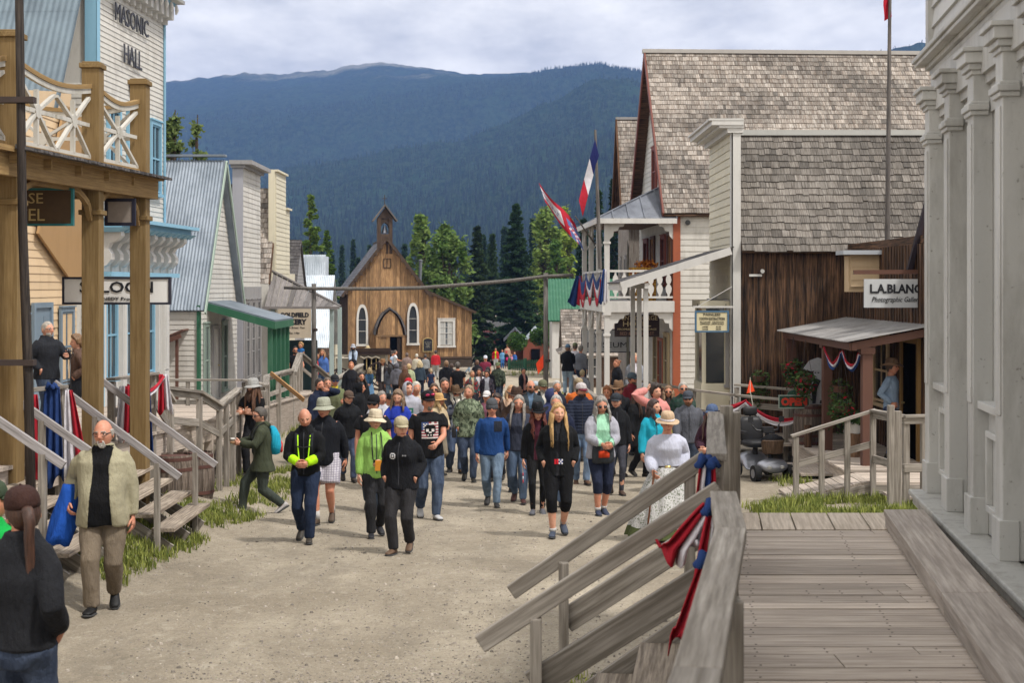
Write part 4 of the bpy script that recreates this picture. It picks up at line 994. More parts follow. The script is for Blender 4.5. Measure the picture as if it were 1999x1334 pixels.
def sign(label, C_, U, Nn, w, h, board, frame, lines, th=.04, fw=.035, cat='sign', name='hanging_sign', hang=None, group=None, both=True, textmat=None):
 """lines: (text, height, dz, width, mat)"""
 U = V(U).normalized(); Nn = V(Nn).normalized(); C_ = V(C_); Z = V((0, 0, 1)); e = empty(name, C_ - Z*h/2, label, cat, group)
 q = lambda u, z, n: C_ + U*u + Z*z + Nn*n
 b = MB(); b.hexa([q(-w/2, -h/2, -th/2), q(w/2, -h/2, -th/2), q(w/2, -h/2, th/2), q(-w/2, -h/2, th/2)], [q(-w/2, h/2, -th/2), q(w/2, h/2, -th/2), q(w/2, h/2, th/2), q(-w/2, h/2, th/2)]); part(b, 'board', board, e)
 if frame:
  f = MB(); t2 = th/2 + .012
  for u0, u1, z0, z1 in ((-w/2-fw*.3, w/2+fw*.3, h/2-fw*.7, h/2+fw*.3), (-w/2-fw*.3, w/2+fw*.3, -h/2-fw*.3, -h/2+fw*.7), (-w/2-fw*.3, -w/2+fw*.7, -h/2+fw*.7, h/2-fw*.7), (w/2-fw*.7, w/2+fw*.3, -h/2+fw*.7, h/2-fw*.7)):
   f.hexa([q(u0, z0, -t2), q(u1, z0, -t2), q(u1, z0, t2), q(u0, z0, t2)], [q(u0, z1, -t2), q(u1, z1, -t2), q(u1, z1, t2), q(u0, z1, t2)])
  part(f, 'frame', frame, e)
 for ln in lines:
  tx, lh, dz, lw = ln[:4]; mt = ln[4] if len(ln) > 4 else (textmat or INK); dx = ln[5] if len(ln) > 5 else 0
  lettering(tx, q(dx, dz, th/2 + .006), U, Z, lh, mt, e, lw, bold=ln[6] if len(ln) > 6 else 0, shear=ln[7] if len(ln) > 7 else 0)
 if hang:
  hb = MB()
  for u in hang: hb.tube([q(u, h/2, 0), q(u, h/2 + .16, 0)], .008, 6)
  part(hb, 'hanger', flat('iron', (.03, .03, .03), .5), e)
 return e
INK = flat('black sign paint', (.018, .018, .022), .6)
WHITE = paint('white paint', hexc('c2c0bc'), hexc('77736c')); WHITE2 = paint('cool white paint', hexc('b9b8b4'), hexc('6a655c'), amount=.75, scale=2.2, bumpy=.5)
OLDW = paint('old white clapboard', hexc('bfbcb5'), hexc('6f675c'), amount=.55); CREAM = paint('cream clapboard', hexc('c9c2ac'), hexc('8a8270'), amount=.3)
YEL = paint('pale yellow clapboard', hexc('c9b08e'), hexc('8a6e4c'), amount=.3); TAN = wood('tan post paint', hexc('8b7550'), hexc('6c5736'), tone=.06); TAN2 = wood('ochre beam paint', hexc('a58a5e'), hexc('7c6340'), tone=.08)
BLUE = paint('sky blue trim', hexc('7fa9bf'), hexc('4c7c98')); GREEN = paint('green trim', hexc('2c5c44'), hexc('5a7a66'), amount=.5); ORNG = paint('rust orange trim', hexc('9a5438'), hexc('6c3826'))
BGREY = paint('blue grey paint', hexc('6f7f8c'), hexc('4c5860')); BROWNP = paint('brown paint', hexc('5c3f34'), hexc('3a2822'))
GREYP = paint('weathered grey paint', hexc('8f8d8c'), hexc('5c5856'), amount=.6)
RAILG = wood('weathered rail wood', hexc('aca59c'), hexc('6f685f'), (9, 9, 9), 3, .2); PLANKX = wood('worn plank wood', hexc('c7bbae'), hexc('978b80'), (1, 16, 1), 4, .24)
PLANKY = wood('worn step wood', hexc('b8ab9a'), hexc('6a5f54'), (14, 1, 1), 4, .2); WV = wood('grey vertical boards', hexc('6a645e'), hexc('37322e'), (12, 12, 1), 5, .3)
DARKW = wood('dark stained vertical boards', hexc('7c5c44'), hexc('1e1814'), (14, 14, .7), 3.2, .5); CHURCHW = wood('golden brown church boards', hexc('bb976c'), hexc('6c523a'), (12, 12, .6), 3.5, .4)
SHK_A = wood('weathered shakes pale', hexc('aaa59e'), hexc('5e5248'), (1, 1, 3), 3, .55, blotch=.5); SHK_B = wood('weathered shakes grey', hexc('85807a'), hexc('4c4640'), (1, 1, 3), 4, .42)
SHK_C = wood('slate grey shingles', hexc('7c7e86'), hexc('4a4a50'), (1, 1, 3), 4, .3); SHK_D = wood('dark shingles', hexc('6c6a6a'), hexc('403c3c'), (1, 1, 3), 4, .4)
TIN = metal('corrugated tin', hexc('838c96'), hexc('5c6670'), .55, .35); TINB = metal('blue grey tin', hexc('66757f'), hexc('4c5862'), .65, .15); TINW = metal('white tin', hexc('c4ccd4'), hexc('8f9aa4'), .5, .2); TING = metal('grey seam metal', hexc('7a7e86'), hexc('4c5058'), .45, .5)
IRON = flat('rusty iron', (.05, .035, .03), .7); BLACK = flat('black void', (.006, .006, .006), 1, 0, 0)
def gable_shell(name, label, x0, x1, y0, y1, zb, ze, zr, wall, roofcover='corr', roofmat=None, sidemat=None, ex=.14, over=.25, sides='x', cat='building', wallfn=None, shex=.17, curve=0, back=True):
 """building whose ridge runs along X; the roof slope towards the camera starts at y0. Returns the Empty."""
 e = empty(name, (x1 if x1 < 0 else x0, (y0+y1)/2, zb), label, cat); ym = (y0 + y1)/2; xf = x1 if x1 < 0 else x0; s_ = 1 if x1 < 0 else -1
 core = MB(); core.add([(x0+.04, y0+.04, zb), (x1-.04, y0+.04, zb), (x1-.04, y1-.04, zb), (x0+.04, y1-.04, zb), (x0+.04, y0+.04, ze), (x1-.04, y0+.04, ze), (x1-.04, y1-.04, ze), (x0+.04, y1-.04, ze), (x0+.04, ym, zr-.05), (x1-.04, ym, zr-.05)],
  [(0,3,2,1), (0,1,5,4), (2,3,7,6), (1,2,6,9,5), (3,0,4,8,7), (4,5,9,8), (7,8,9,6)]); part(core, 'wall', sidemat or wall, e)
 f = MB(); slope = lambda z: (ym - y0)*max(0, (z - ze))/(zr - ze)
 siding(f, (xf, y0, 0), (0, 1, 0), y1-y0, zb, zr-.05, ex, (s_, 0, 0), lim=lambda z: (slope(z), (y1-y0) - slope(z))); part(f, 'facade', wall, e)
 sdn = MB(); siding(sdn, (x0, y0, 0), (1, 0, 0), x1-x0, zb, ze, ex, (0, -1, 0)); part(sdn, 'side_wall', sidemat or wall, e)
 S = V((0, ym-y0, zr-ze)); SL = S.length; S.normalize(); O = V((x0-over, y0, ze)) - S*over*.9; ovx = over if s_ > 0 else over
 Lr = x1-x0+2*over; Nn = V((1, 0, 0)).cross(S)
 r = MB(); slab(r, [O, O + V((Lr, 0, 0)), O + V((Lr, 0, 0)) + S*(SL+over*.9), O + S*(SL+over*.9)], .05); S2 = V((0, -S.y, S.z)); O2 = V((x0-over, y1, ze)) - S2*over*.9
 slab(r, [O2, O2 + V((Lr, 0, 0)), O2 + V((Lr, 0, 0)) + S2*(SL+over*.9), O2 + S2*(SL+over*.9)], .05); ro = part(r, 'roof', roofmat or TIN, e)
 c = MB();
 if roofcover == 'corr': corrugated(c, O + Nn*.03, (1, 0, 0), Lr, S, SL+over*.9)
 else: shingles(c, O + Nn*.004, (1, 0, 0), Lr, S, SL+over*.9, shex, curve=curve)
 part(c, 'roofing', roofmat or TIN, ro)
 return e, xf, s_, ym, S, SL, O, ro
# RIGHT SIDE, NEAR: big white building, boardwalk, stairs
UR = V((.136, 1, 0)).normalized(); NR = V((-1, .136, 0)).normalized()
def r1(Y, out=0, z=0): return V((3.30 + .136*(Y - 11.1), Y, z)) + NR*out
e = empty('columned_building', r1(6, 0, -1.7), 'large white painted building with tall square columns along the right edge', 'building')
def rbar(mb, Ya, Yb, n0, n1, z0, z1): mb.tone = R.random(); mb.hexa([r1(Ya, n0, z0), r1(Yb, n0, z0), r1(Yb, n1, z0), r1(Ya, n1, z0)], [r1(Ya, n0, z1), r1(Yb, n0, z1), r1(Yb, n1, z1), r1(Ya, n1, z1)])
w = MB(); w.tone = .5; w.add([r1(-2, -4, -2.6), r1(11.15, -4, -2.6), r1(11.15, -.75, -2.6), r1(-2, -.75, -2.6), r1(-2, -4, 2.9), r1(11.15, -4, 2.9), r1(11.15, -.75, 2.9), r1(-2, -.75, 2.9)], [(0,1,2,3), (4,5,6,7), (0,1,5,4), (1,2,6,5), (2,3,7,6), (3,0,4,7)])
rbar(w, -2, 11.15, -.75, 0, 1.30, 2.95); rbar(w, 11.03, 11.15, -.75, .0, -1.6, 1.30); part(w, 'wall', WHITE2, e)
cb = MB()
for z in np.arange(1.86, 2.9, .155):
 cb.tone = R.random(); a, b_ = z, z + .155
 for Ya, Yb in ((-1, 3.7), (3.7, 7.9), (7.9, 11.1)):
  cb.tone = R.random(); cb.hexa([r1(Ya, 0, a), r1(Yb, 0, a), r1(Yb, .035, a), r1(Ya, .035, a)], [r1(Ya, 0, b_), r1(Yb, 0, b_), r1(Yb, .012, b_), r1(Ya, .012, b_)])
part(cb, 'clapboards', WHITE2, e)
cc = MB(); rbar(cc, 11.05, 11.17, -.1, .06, 1.86, 2.95); part(cc, 'corner_board', WHITE2, e)
cn = MB()
for n, z0, z1 in ((.03, 1.66, 1.70), (.06, 1.70, 1.735), (.13, 1.735, 1.765), (.15, 1.765, 1.80)): rbar(cn, -2, 11.15 + n, -.02, n, z0, z1)
cn.tone = .3; cn.hexa([r1(-2, 0, 1.80), r1(11.25, 0, 1.80), r1(11.25, .15, 1.80), r1(-2, .15, 1.80)], [r1(-2, 0, 1.86), r1(11.25, 0, 1.86), r1(11.25, .02, 1.86), r1(-2, .02, 1.86)]); part(cn, 'cornice', WHITE2, e, bevel=.006)
sl_ = MB(); rbar(sl_, -2, 11.12, -.02, .20, -1.63, -1.585); rbar(sl_, -2, 11.1, -.02, .17, -1.70, -1.63); rbar(sl_, -2, 11.05, -.75, 0, -1.70, -1.60); part(sl_, 'base_sill', paint('worn white ledge', hexc('a5a49f'), hexc('625d55'), amount=.8, scale=9), e, bevel=.012)
fz = MB(); rbar(fz, -2, 11.1, 0, .03, 1.36, 1.66); part(fz, 'frieze', WHITE2, e)
NCOL = 10
for k in range(NCOL):
 Yc = 11.0 - .9*k; c = MB(); hw = .10
 rbar(c, Yc-hw, Yc+hw, -.05, .075, -1.585, 1.45)
 rbar(c, Yc-hw+.035, Yc+hw-.035, .075, .085, -.75, 1.05)
 for n, z0, z1 in ((.02, 1.10, 1.13), (.035, 1.13, 1.17), (.02, 1.17, 1.19), (.015, 1.36, 1.39), (.035, 1.39, 1.43), (.06, 1.43, 1.50), (.08, 1.50, 1.53)):
  rbar(c, Yc-hw-n, Yc+hw+n, -.02, .075+n, z0, z1)
 rbar(c, Yc-hw-.012, Yc+hw+.012, -.02, .095, -1.585, -1.35)
 part(c, 'column', WHITE2, e, bevel=.005)
 Ya, Yb = Yc - .8, Yc - .1
 if k % 2 == 0:
  b = MB(); rbar(b, Ya, Yb, -.12, -.02, -1.585, -.78); rbar(b, Ya+.0, Yb-.0, -.10, .05, -.78, -.73)
  for q0, q1, z0, z1 in ((Ya+.1, Yb-.1, -.95, -.91), (Ya+.1, Yb-.1, -1.42, -1.38), (Ya+.1, Ya+.14, -1.38, -.95), (Yb-.14, Yb-.1, -1.38, -.95)): rbar(b, q0, q1, -.02, .02, z0, z1)
  part(b, 'knee_wall', WHITE2, e, bevel=.004); b = MB(); rbar(b, Ya, Yb, -.12, -.03, 1.12, 1.36); part(b, 'header', WHITE2, e)
  fo = MB(); rbar(fo, Ya, Ya+.06, -.16, -.05, -.73, 1.12); rbar(fo, Yb-.06, Yb, -.16, -.05, -.73, 1.12); rbar(fo, Ya+.06, Yb-.06, -.16, -.06, .18, .22); rbar(fo, Ya+.06, Yb-.06, -.16, -.06, 1.06, 1.12); rbar(fo, Ya+.06, Yb-.06, -.16, -.06, -.73, -.67)
  fo = part(fo, 'window', WHITE2, e); g = MB(); rbar(g, Ya+.06, Yb-.06, -.145, -.135, -.67, 1.06); part(g, 'pane', glassm('shop pane', (.10, .11, .12)), fo)
 else:
  b = MB(); rbar(b, Ya, Ya+.03, -.62, -.05, -1.585, 1.36); rbar(b, Yb-.03, Yb, -.62, -.05, -1.585, 1.36); rbar(b, Ya+.03, Yb-.03, -.62, -.03, 1.15, 1.36); part(b, 'door_recess', WHITE2, e)
  d = MB(); rbar(d, Ya+.03, Yb-.03, -.62, -.58, -1.585, 1.15)
  for z0, z1 in ((-1.4, -.8), (-.65, .9)): rbar(d, Ya+.12, Yb-.12, -.58, -.565, z0, z1)
  part(d, 'door', WHITE2, e)
lp = MB(); lp.tube([r1(8.0, .03, 1.62), r1(8.0, .06, 1.62)], [.02, .02], 8); part(lp, 'hook', IRON, e)
bw = MB(); Dd = V((.148, 1, 0)).normalized()
def dl(Y): return .98 + .148*(Y - 6.1)
Y = -1.0
while Y < 9.92:
 wd = R.choice([.135, .14, .185, .19, .235, .14]); g = .006; z = -1.70 + R.uniform(-.003, .003); bw.tone = R.random()
 a, b_ = Y + g, Y + wd - g; xl0, xl1 = dl(a) - R.uniform(0, .02), dl(b_) - R.uniform(0, .02); k_ = -.03*0
 xr0, xr1 = r1(a).x - .1, r1(b_).x - .1
 if R.random() < .35:
  xm = lerp(xl0, xr0, R.uniform(.3, .7)); segs = [((xl0, xl1), (xm - .003, xm - .003)), ((xm + .003, xm + .003), (xr0, xr1))]
 else: segs = [((xl0, xl1), (xr0, xr1))]
 for (p0, p1), (q0, q1) in segs:
  [bw.box((xx, yy, z-.001), (xx+.009, yy+.009, z+.0015), 3) for xx in (p0 + .09 + R.random()*.01, lerp(p0, q0, .5), q0 - .22) for yy in (a+.03, b_-.04)]; bw.tone = R.random(); bw.hexa([(p0, a, z-.035), (q0, a, z-.035), (q1, b_, z-.035), (p1, b_, z-.035)], [(p0, a, z), (q0, a, z), (q1, b_, z), (p1, b_, z)])
 Y += wd
x = dl(10) - .02
while x < 3.05:
 wd = R.uniform(.2, .28); bw.tone = R.random()*.5 + .5; bw.hexa([(x, 9.95, -1.735), (x+wd-.012, 9.95, -1.735), (x+wd-.012+.1, 10.68, -1.735), (x+.1, 10.68, -1.735)], [(x, 9.95, -1.70), (x+wd-.012, 9.95, -1.70), (x+wd-.012+.1, 10.68, -1.70), (x+.1, 10.68, -1.70)], 1); x += wd
bw.tone = .2; bw.hexa([(dl(-1)+.03, -1, -1.95), (3, -1, -1.95), (3.1, 10.6, -1.95), (dl(10.6)+.03, 10.6, -1.95)], [(dl(-1)+.03, -1, -1.745), (3, -1, -1.745), (3.1, 10.6, -1.745), (dl(10.6)+.03, 10.6, -1.745)], 2)
for Yp in (1, 3, 5, 7, 9, 10.5): bw.box((dl(Yp)+.05, Yp-.06, -3.0), (dl(Yp)+.17, Yp+.06, -1.95), 2)
bw.box((1.9, 10.45, -3.3), (2.02, 10.57, -1.95), 2)
o = bw.build('boardwalk', [PLANKX, wood('pale end planks', hexc('d8cbbb'), hexc('a89a8a'), (14, 1, 1), 4, .12), WV, IRON]); tag(o, None, None, None, 'structure')
st = MB(); YY_ = -1
def bl(Y): return 1.95 + .152*(Y - 5.63)
for Ya, Yb in ((-1, 2.2), (2.2, 4.6), (4.6, 7.3), (7.3, 10.02)):
 st.tone = R.random(); st.hexa([(bl(Ya), Ya+.004, -1.61), (bl(Ya)+.28, Ya+.004, -1.61), (bl(Yb)+.28, Yb-.004, -1.61), (bl(Yb), Yb-.004, -1.61)], [(bl(Ya), Ya+.004, -1.57), (bl(Ya)+.28, Ya+.004, -1.57), (bl(Yb)+.28, Yb-.004, -1.57), (bl(Yb), Yb-.004, -1.57)])
 st.tone = R.random(); st.hexa([(bl(Ya)+.012, Ya, -1.694), (bl(Ya)+.06, Ya, -1.694), (bl(Yb)+.06, Yb, -1.694), (bl(Yb)+.012, Yb, -1.694)], [(bl(Ya)+.012, Ya, -1.612), (bl(Ya)+.06, Ya, -1.612), (bl(Yb)+.06, Yb, -1.612), (bl(Yb)+.012, Yb, -1.612)])
o = st.build('plank_step', [wood('step plank wood', hexc('b0a79e'), hexc('857c74'), (14, 1, 1), 4, .16)], bevel=.004); tag(o, 'long low plank step running beside the white columned building', 'step')
def railing(name, label, pts, z_lo, posts, cap=(.12, .04), mid=True, mat=None, group=None, midz=.5, cat='railing', pw=.09, capz=0, midw=(.03, .12), topboard=True):
 """pts: cap line [(x,y,z)], posts: indices along with ground z"""
 e = empty(name, V(pts[0]) - V((0, 0, .9)), label, cat, group); mat = mat or RAILG
 c = MB()
 for a, b_ in zip(pts, pts[1:]): c.tone = R.random(); c.beam(a, b_, cap[0], cap[1])
 part(c, 'handrail', mat, e, bevel=.006)
 if topboard:
  c = MB()
  for a, b_ in zip(pts, pts[1:]): c.tone = R.random(); c.beam(V(a) - V((0, 0, cap[1]/2 + .05)), V(b_) - V((0, 0, cap[1]/2 + .05)), .035, .09)
  part(c, 'upper_board', mat, e, bevel=.004)
 if mid:
  m_ = MB()
  for a, b_ in zip(pts, pts[1:]): m_.tone = R.random(); m_.beam(V(a) - V((.0, 0, midz)), V(b_) - V((0, 0, midz)), *midw)
  part(m_, 'middle_rail', mat, e, bevel=.004)
 for (x, y, zt, zb) in posts:
  p = MB(); p.tone = R.random(); p.box((x-pw/2, y-pw/2, zb), (x+pw/2, y+pw/2, zt)); part(p, 'post', mat, e, bevel=.005)
 return e
railing('boardwalk_railing', 'weathered grey railing in the lower right foreground, at the head of the stairs', [(.99, 6.66, -.98), (.87, 5.66, -.98), (.47, 3.6, -.985), (.05, 1.6, -.99)], -1.7, [(1.0, 6.60, -1.0, -2.9), (.69, 4.55, -1.0, -1.75), (.30, 2.6, -1.0, -1.75)], cap=(.125, .045))
railing('boardwalk_railing', 'weathered grey railing beyond the right hand stairs, ending at the boardwalk corner', [(1.17, 8.12, -.975), (1.36, 9.5, -.975), (1.56, 10.9, -.98)], -1.7, [(1.17, 8.2, -1.0, -2.9), (1.38, 9.6, -1.0, -1.75)], cap=(.12, .045))
p = MB()
for x, y, zt in ((1.62, 10.75, -.90), (1.70, 10.9, -.96)): p.tone = R.random(); p.box((x-.045, y-.045, -3.0), (x+.045, y+.045, zt))
tag(p.build('boardwalk_post', RAILG, bevel=.005), 'pair of grey corner posts at the far end of the right boardwalk', 'post')
e = empty('wooden_stairs', (.6, 7.4, -2.85), 'wooden stairs going down from the right boardwalk to the street', 'stairs')
for i in range(5):
 x1 = 1.06 - .25*i; z = -1.88 - .175*i; t = MB(); t.tone = R.random(); t.hexa([(x1-.27, 6.85, z-.04), (x1, 6.82, z-.04), (x1+.2, 8.18, z-.04), (x1-.07, 8.21, z-.04)], [(x1-.27, 6.85, z), (x1, 6.82, z), (x1+.2, 8.18, z), (x1-.07, 8.21, z)]); part(t, 'tread', PLANKY, e, bevel=.005)
for y in (6.83, 8.19):
 t = MB(); t.beam((1.15 + (y-7.5)*.13, y, -1.87), (-.05 + (y-7.5)*.13, y + .1, -2.74), .04, .26); part(t, 'stringer', RAILG, e)
for nm, a, b_ in (('handrail', (1.12, 8.2, -.985), (-.005, 8.32, -1.79)), ('handrail', (.99, 6.76, -.965), (-.155, 6.9, -1.735))):
 t = MB(); t.tone = R.random(); t.beam(a, b_, .045, .09); part(t, nm, RAILG, e, bevel=.006)
for a, b_ in (((1.05, 8.24, -1.46), (.31, 8.3, -1.955)), ((.93, 6.8, -1.39), (.10, 6.9, -1.935))):
 t = MB(); t.tone = R.random(); t.beam(a, b_, .045, .14); part(t, 'middle_rail', RAILG, e, bevel=.006)
for x, y, zt in ((.30, 8.26, -1.60), (.115, 6.87, -1.60), (1.03, 8.24, -1.08)):
 t = MB(); t.tone = R.random(); t.box((x-.028, y-.045, -2.95), (x+.028, y+.045, zt)); part(t, 'post', RAILG, e, bevel=.005)
RED, WHT, NVY = cloth('a82432'), cloth('cfccd2'), cloth('263e72'); PINK = cloth('c83050')
def tail(label, top, L_, w0, w1, mats=(0, 1, 2), lean=(0, 0), U=(1, 0, 0), seed=0, knot=True, group='patriotic bunting'):
 """gathered strip of striped cloth hanging from a knot"""
 rr = random.Random(seed); top = V(top); U = V(U).normalized(); D = U.cross(V((0, 0, 1))).normalized(); e = MB(); nu, nv = 24, 12
 for si, mi in enumerate(mats):
  ns = len(mats); base = len(e.v); ph = rr.uniform(0, 6)
  for j in range(nv + 1):
   t = j/nv; w_ = lerp(w0, w1, t**.8)
   for i in range(nu//ns + 1):
    u = (si + i/(nu//ns))/ns; fold = math.sin(u*19 + ph*.2 + t*1.3)*(.012 + .03*t)
    endz = (.06*math.sin(u*9 + ph) if j == nv else 0) + (abs(u-.5)*.16*L_ if j > nv*.8 else 0)
    e.v.append(tuple(top + U*((u-.5)*w_ + lean[0]*t) + D*(fold + lean[1]*t + .008*si) + V((0, 0, -L_*t + endz))))
  nn = nu//ns + 1
  for j in range(nv):
   for i in range(nn - 1): e.f.append([base + j*nn + i, base + j*nn + i + 1, base + (j+1)*nn + i + 1, base + (j+1)*nn + i]); e.m.append(mi); e.c.append(.5)
 if knot:
  for k_ in range(5):
   a = k_*1.3; e.tube([top + V((0, 0, .0)), top + V((math.cos(a)*.04, math.sin(a)*.03 - .02, .015 + .02*math.sin(a*2))), top + V((math.cos(a)*.075, math.sin(a)*.05 - .02, -.02))], [.018, .03, .012], 8, 2)
 o = e.build('bunting', [RED, WHT, NVY], None, True, fixn=False); tag(o, label, 'bunting', group)
 sm = o.modifiers.new('Solid', 'SOLIDIFY'); sm.thickness = .004; return o
def swag(label, a, b_, sag, w, mats=(0, 1, 2), group='patriotic bunting', seed=0, name='bunting', nu=24, twist=1.2):
 a, b_ = V(a), V(b_); e = MB(); U = (b_ - a).normalized(); D = U.cross(V((0, 0, 1))).normalized()
 for si, mi in enumerate(mats):
  base = len(e.v)
  for i in range(nu + 1):
   t = i/nu; c = lerp(a, b_, t) + V((0, 0, -sag*4*t*(1-t))); wv = w*(.45 + .55*math.sin(math.pi*t))
   for j in range(5):
    u = (si + j/4)/len(mats); th = u*2.2 + twist*math.sin(t*9 + seed)
    e.v.append(tuple(c + V((0, 0, -u*wv)) + D*(.02*math.sin(u*14 + t*5 + seed) + .015*math.sin(th))))
  for i in range(nu):
   for j in range(4): e.f.append([base + i*5 + j, base + i*5 + j + 1, base + (i+1)*5 + j + 1, base + (i+1)*5 + j]); e.m.append(mi); e.c.append(.5)
 o = e.build(name, [RED, WHT, NVY], None, True, fixn=False); tag(o, label, 'bunting', group)
 sm = o.modifiers.new('Solid', 'SOLIDIFY'); sm.thickness = .004; return o
tail('red white and blue bunting knotted at the near rail corner, lower right foreground', (.93, 6.50, -1.02), .50, .08, .20, (0, 1, 0), (-.06, -.02), (1, .3, 0), 3)
tail('red and white bunting end spreading left from the near rail corner', (.92, 6.58, -1.0), .24, .07, .20, (0, 1), (-.16, 0), (1, 0, 0), 8, False)
tail('red and navy bunting strip falling lowest below the near rail corner', (.87, 6.3, -1.22), .38, .08, .17, (0, 2), (-.10, 0), (1, 0, 0), 6)
tail('bunting with blue knots hanging on the rail post beyond the stairs', (1.10, 8.05, -1.0), .34, .08, .14, (0, 1, 2, 0), (-.02, -.02), (1, .2, 0), 5)
swag('bunting swag hanging under the rail beyond the stairs', (1.12, 8.05, -1.02), (1.3, 9.3, -1.0), .22, .14, (2, 1, 0), seed=3)
# RIGHT SIDE, MIDDLE: dentist, gallery, hotel
X0, YA, YB, YR = 4.73, 30.5, 34.0, 32.25
e = empty('dentist_house', (X0, 32, -3.2), 'false fronted building with a dark board side wall and a big grey shake roof', 'building')
m = MB(); m.box((X0+.05, YA+.05, -3.4), (12, YB, .78)); part(m, 'wall', DARKW, e)
m = MB(); vboards(m, (X0+.1, YA, 0), (1, 0, 0), 7, -3.4, .84, .22, (0, -1, 0), batten=.06, jitter=.008); part(m, 'board_wall', DARKW, e)
S = V((0, YR-YA+.2, 2.72)); SL = S.length
m = MB(); O = V((X0+.18, YA-.2, .74)); slab(m, [O, O+V((7.5, 0, 0)), O+V((7.5, 0, 0))+S, O+S], .05); O2 = V((X0+.18, YB+.2, .74)); S2 = V((0, -S.y, S.z)); slab(m, [O2, O2+V((7.5, 0, 0)), O2+V((7.5, 0, 0))+S2, O2+S2], .05); ro = part(m, 'roof', DARKW, e)
m = MB(); shingles(m, O, (1, 0, 0), 7.4, S, SL-.05, .185, (.10, .24), .02, rag=.022); part(m, 'shakes', SHK_B, ro)
m = MB(); m.beam(O+S+V((0, -.02, .03)), O+S+V((7.5, -.02, .03)), .16, .12); part(m, 'ridge_board', paint('grey ridge board', hexc('a8a8a4')), ro)
m = MB(); siding(m, (X0, YA, 0), (0, 1, 0), YB-YA, -3.15, 3.45, .17, (-1, 0, 0), t=.022); part(m, 'facade', CREAM, e)
m = MB(); m.box((X0-.03, YA-.045, -3.2), (X0+.17, YA+.02, 3.42)); m.box((X0-.035, YA-.045, -3.2), (X0-.0, YA+.14, 3.42)); part(m, 'corner_board', WHITE, e)
m = MB()
for ov, z0, z1 in ((.12, 3.30, 3.40), (.30, 3.40, 3.46), (.46, 3.46, 3.56), (.52, 3.56, 3.60)): m.box((X0-ov, YA-.06-ov*.15, z0), (X0+.22, YB+.05, z1))
part(m, 'cornice', WHITE, e)
for yc in (31.3, 33.1):
 window(e, (X0, yc, -2.1), (0, 1, 0), (-1, 0, 0), .8, 1.7, GREYP, 2, 2, dep=.08, off=.02)
m = MB(); m.box((X0-.62, YA+.35, -3.15), (X0-.02, YA+1.6, -2.1)); m.box((X0-.66, YA+.3, -.45), (X0-.02, YA+1.65, -.3)); m.box((X0-.6, YA+.37, -2.1), (X0-.52, YA+.47, -.45)); m.box((X0-.6, YA+1.5, -2.1), (X0-.52, YA+1.6, -.45)); m.box((X0-.12, YA+.37, -2.1), (X0-.04, YA+.45, -.45)); bay = part(m, 'bay_window', CREAM, e)
m = MB(); m.box((X0-.56, YA+.42, -2.08), (X0-.06, YA+1.55, -.47)); part(m, 'pane', glassm(), bay)
m = MB(); sp = V((X0-2.45, 0, .07)), V((X0, 0, .84));
for i in range(14):
 a, b_ = lerp(sp[0], sp[1], i/14), lerp(sp[0], sp[1], (i+1)/14+.008); m.tone = R.random(); m.hexa([(a.x, YA-.1, a.z), (b_.x, YA-.1, b_.z), (b_.x, YB, b_.z), (a.x, YB, a.z)], [(a.x, YA-.1, a.z+.03), (b_.x, YA-.1, b_.z+.02), (b_.x, YB, b_.z+.02), (a.x, YB, a.z+.03)])
aw = part(m, 'awning', SHK_D, e)
m = MB(); m.beam((X0-2.4, YA-.12, .02), (X0-.05, YA-.12, .77), .05, .16); m.beam((X0-2.4, YA-.1, -.0), (X0-2.4, YB, -.0), .05, .16); m.beam((X0-1.85, YA-.1, .02), (X0-1.85, YB, .02), .09, .12); part(m, 'fascia', WHITE, aw)
for y in (YA+.1, YA+1.7, YB-.1): m = MB(); m.box((X0-1.9, y-.05, -3.6), (X0-1.8, y+.05, 0)); part(m, 'post', WHITE, e)
m = MB(); m.box((X0+.35, YA-.06, .22), (X0+.62, YA-.03, .27)); m.tube([(X0+.62, YA-.03, .35), (X0+.62, YA-.14, .33)], [.03, .045], 8); part(m, 'lamp', WHITE, e)
sign('cream sign with blue frame about painless tooth extraction, hanging by the white corner board', (4.25, 30.25, -.74), (1, 0, 0), (0, -1, 0), .70, .44, paint('cream sign board', hexc('cfc4a0')), flat('blue frame', hexc('4a6c88')), [('PAINLESS', .055, .15, .36), ('TOOTH EXTRACTION', .06, .06, .54), ('FILLINGS  CROWNS', .022, -.01, .5), ('OFFICE UPSTAIRS', .022, -.05, .5), ('$1.50', .03, -.11, .1, INK, .14), ('$2.50', .03, -.16, .1, INK, .14), ('UPPER', .022, -.11, .12, INK, -.14), ('LOWER', .022, -.16, .12, INK, -.14)], hang=(-.3, .3))
m = MB(); m.box((3.85, 30.23, -.45), (4.7, 30.27, -.41)); m.tube([(4.68, 30.25, .0), (3.95, 30.25, -.42)], .008, 5); tag(m.build('sign_bracket', WHITE), 'white bracket carrying the cream and blue sign', 'bracket')
m = MB()
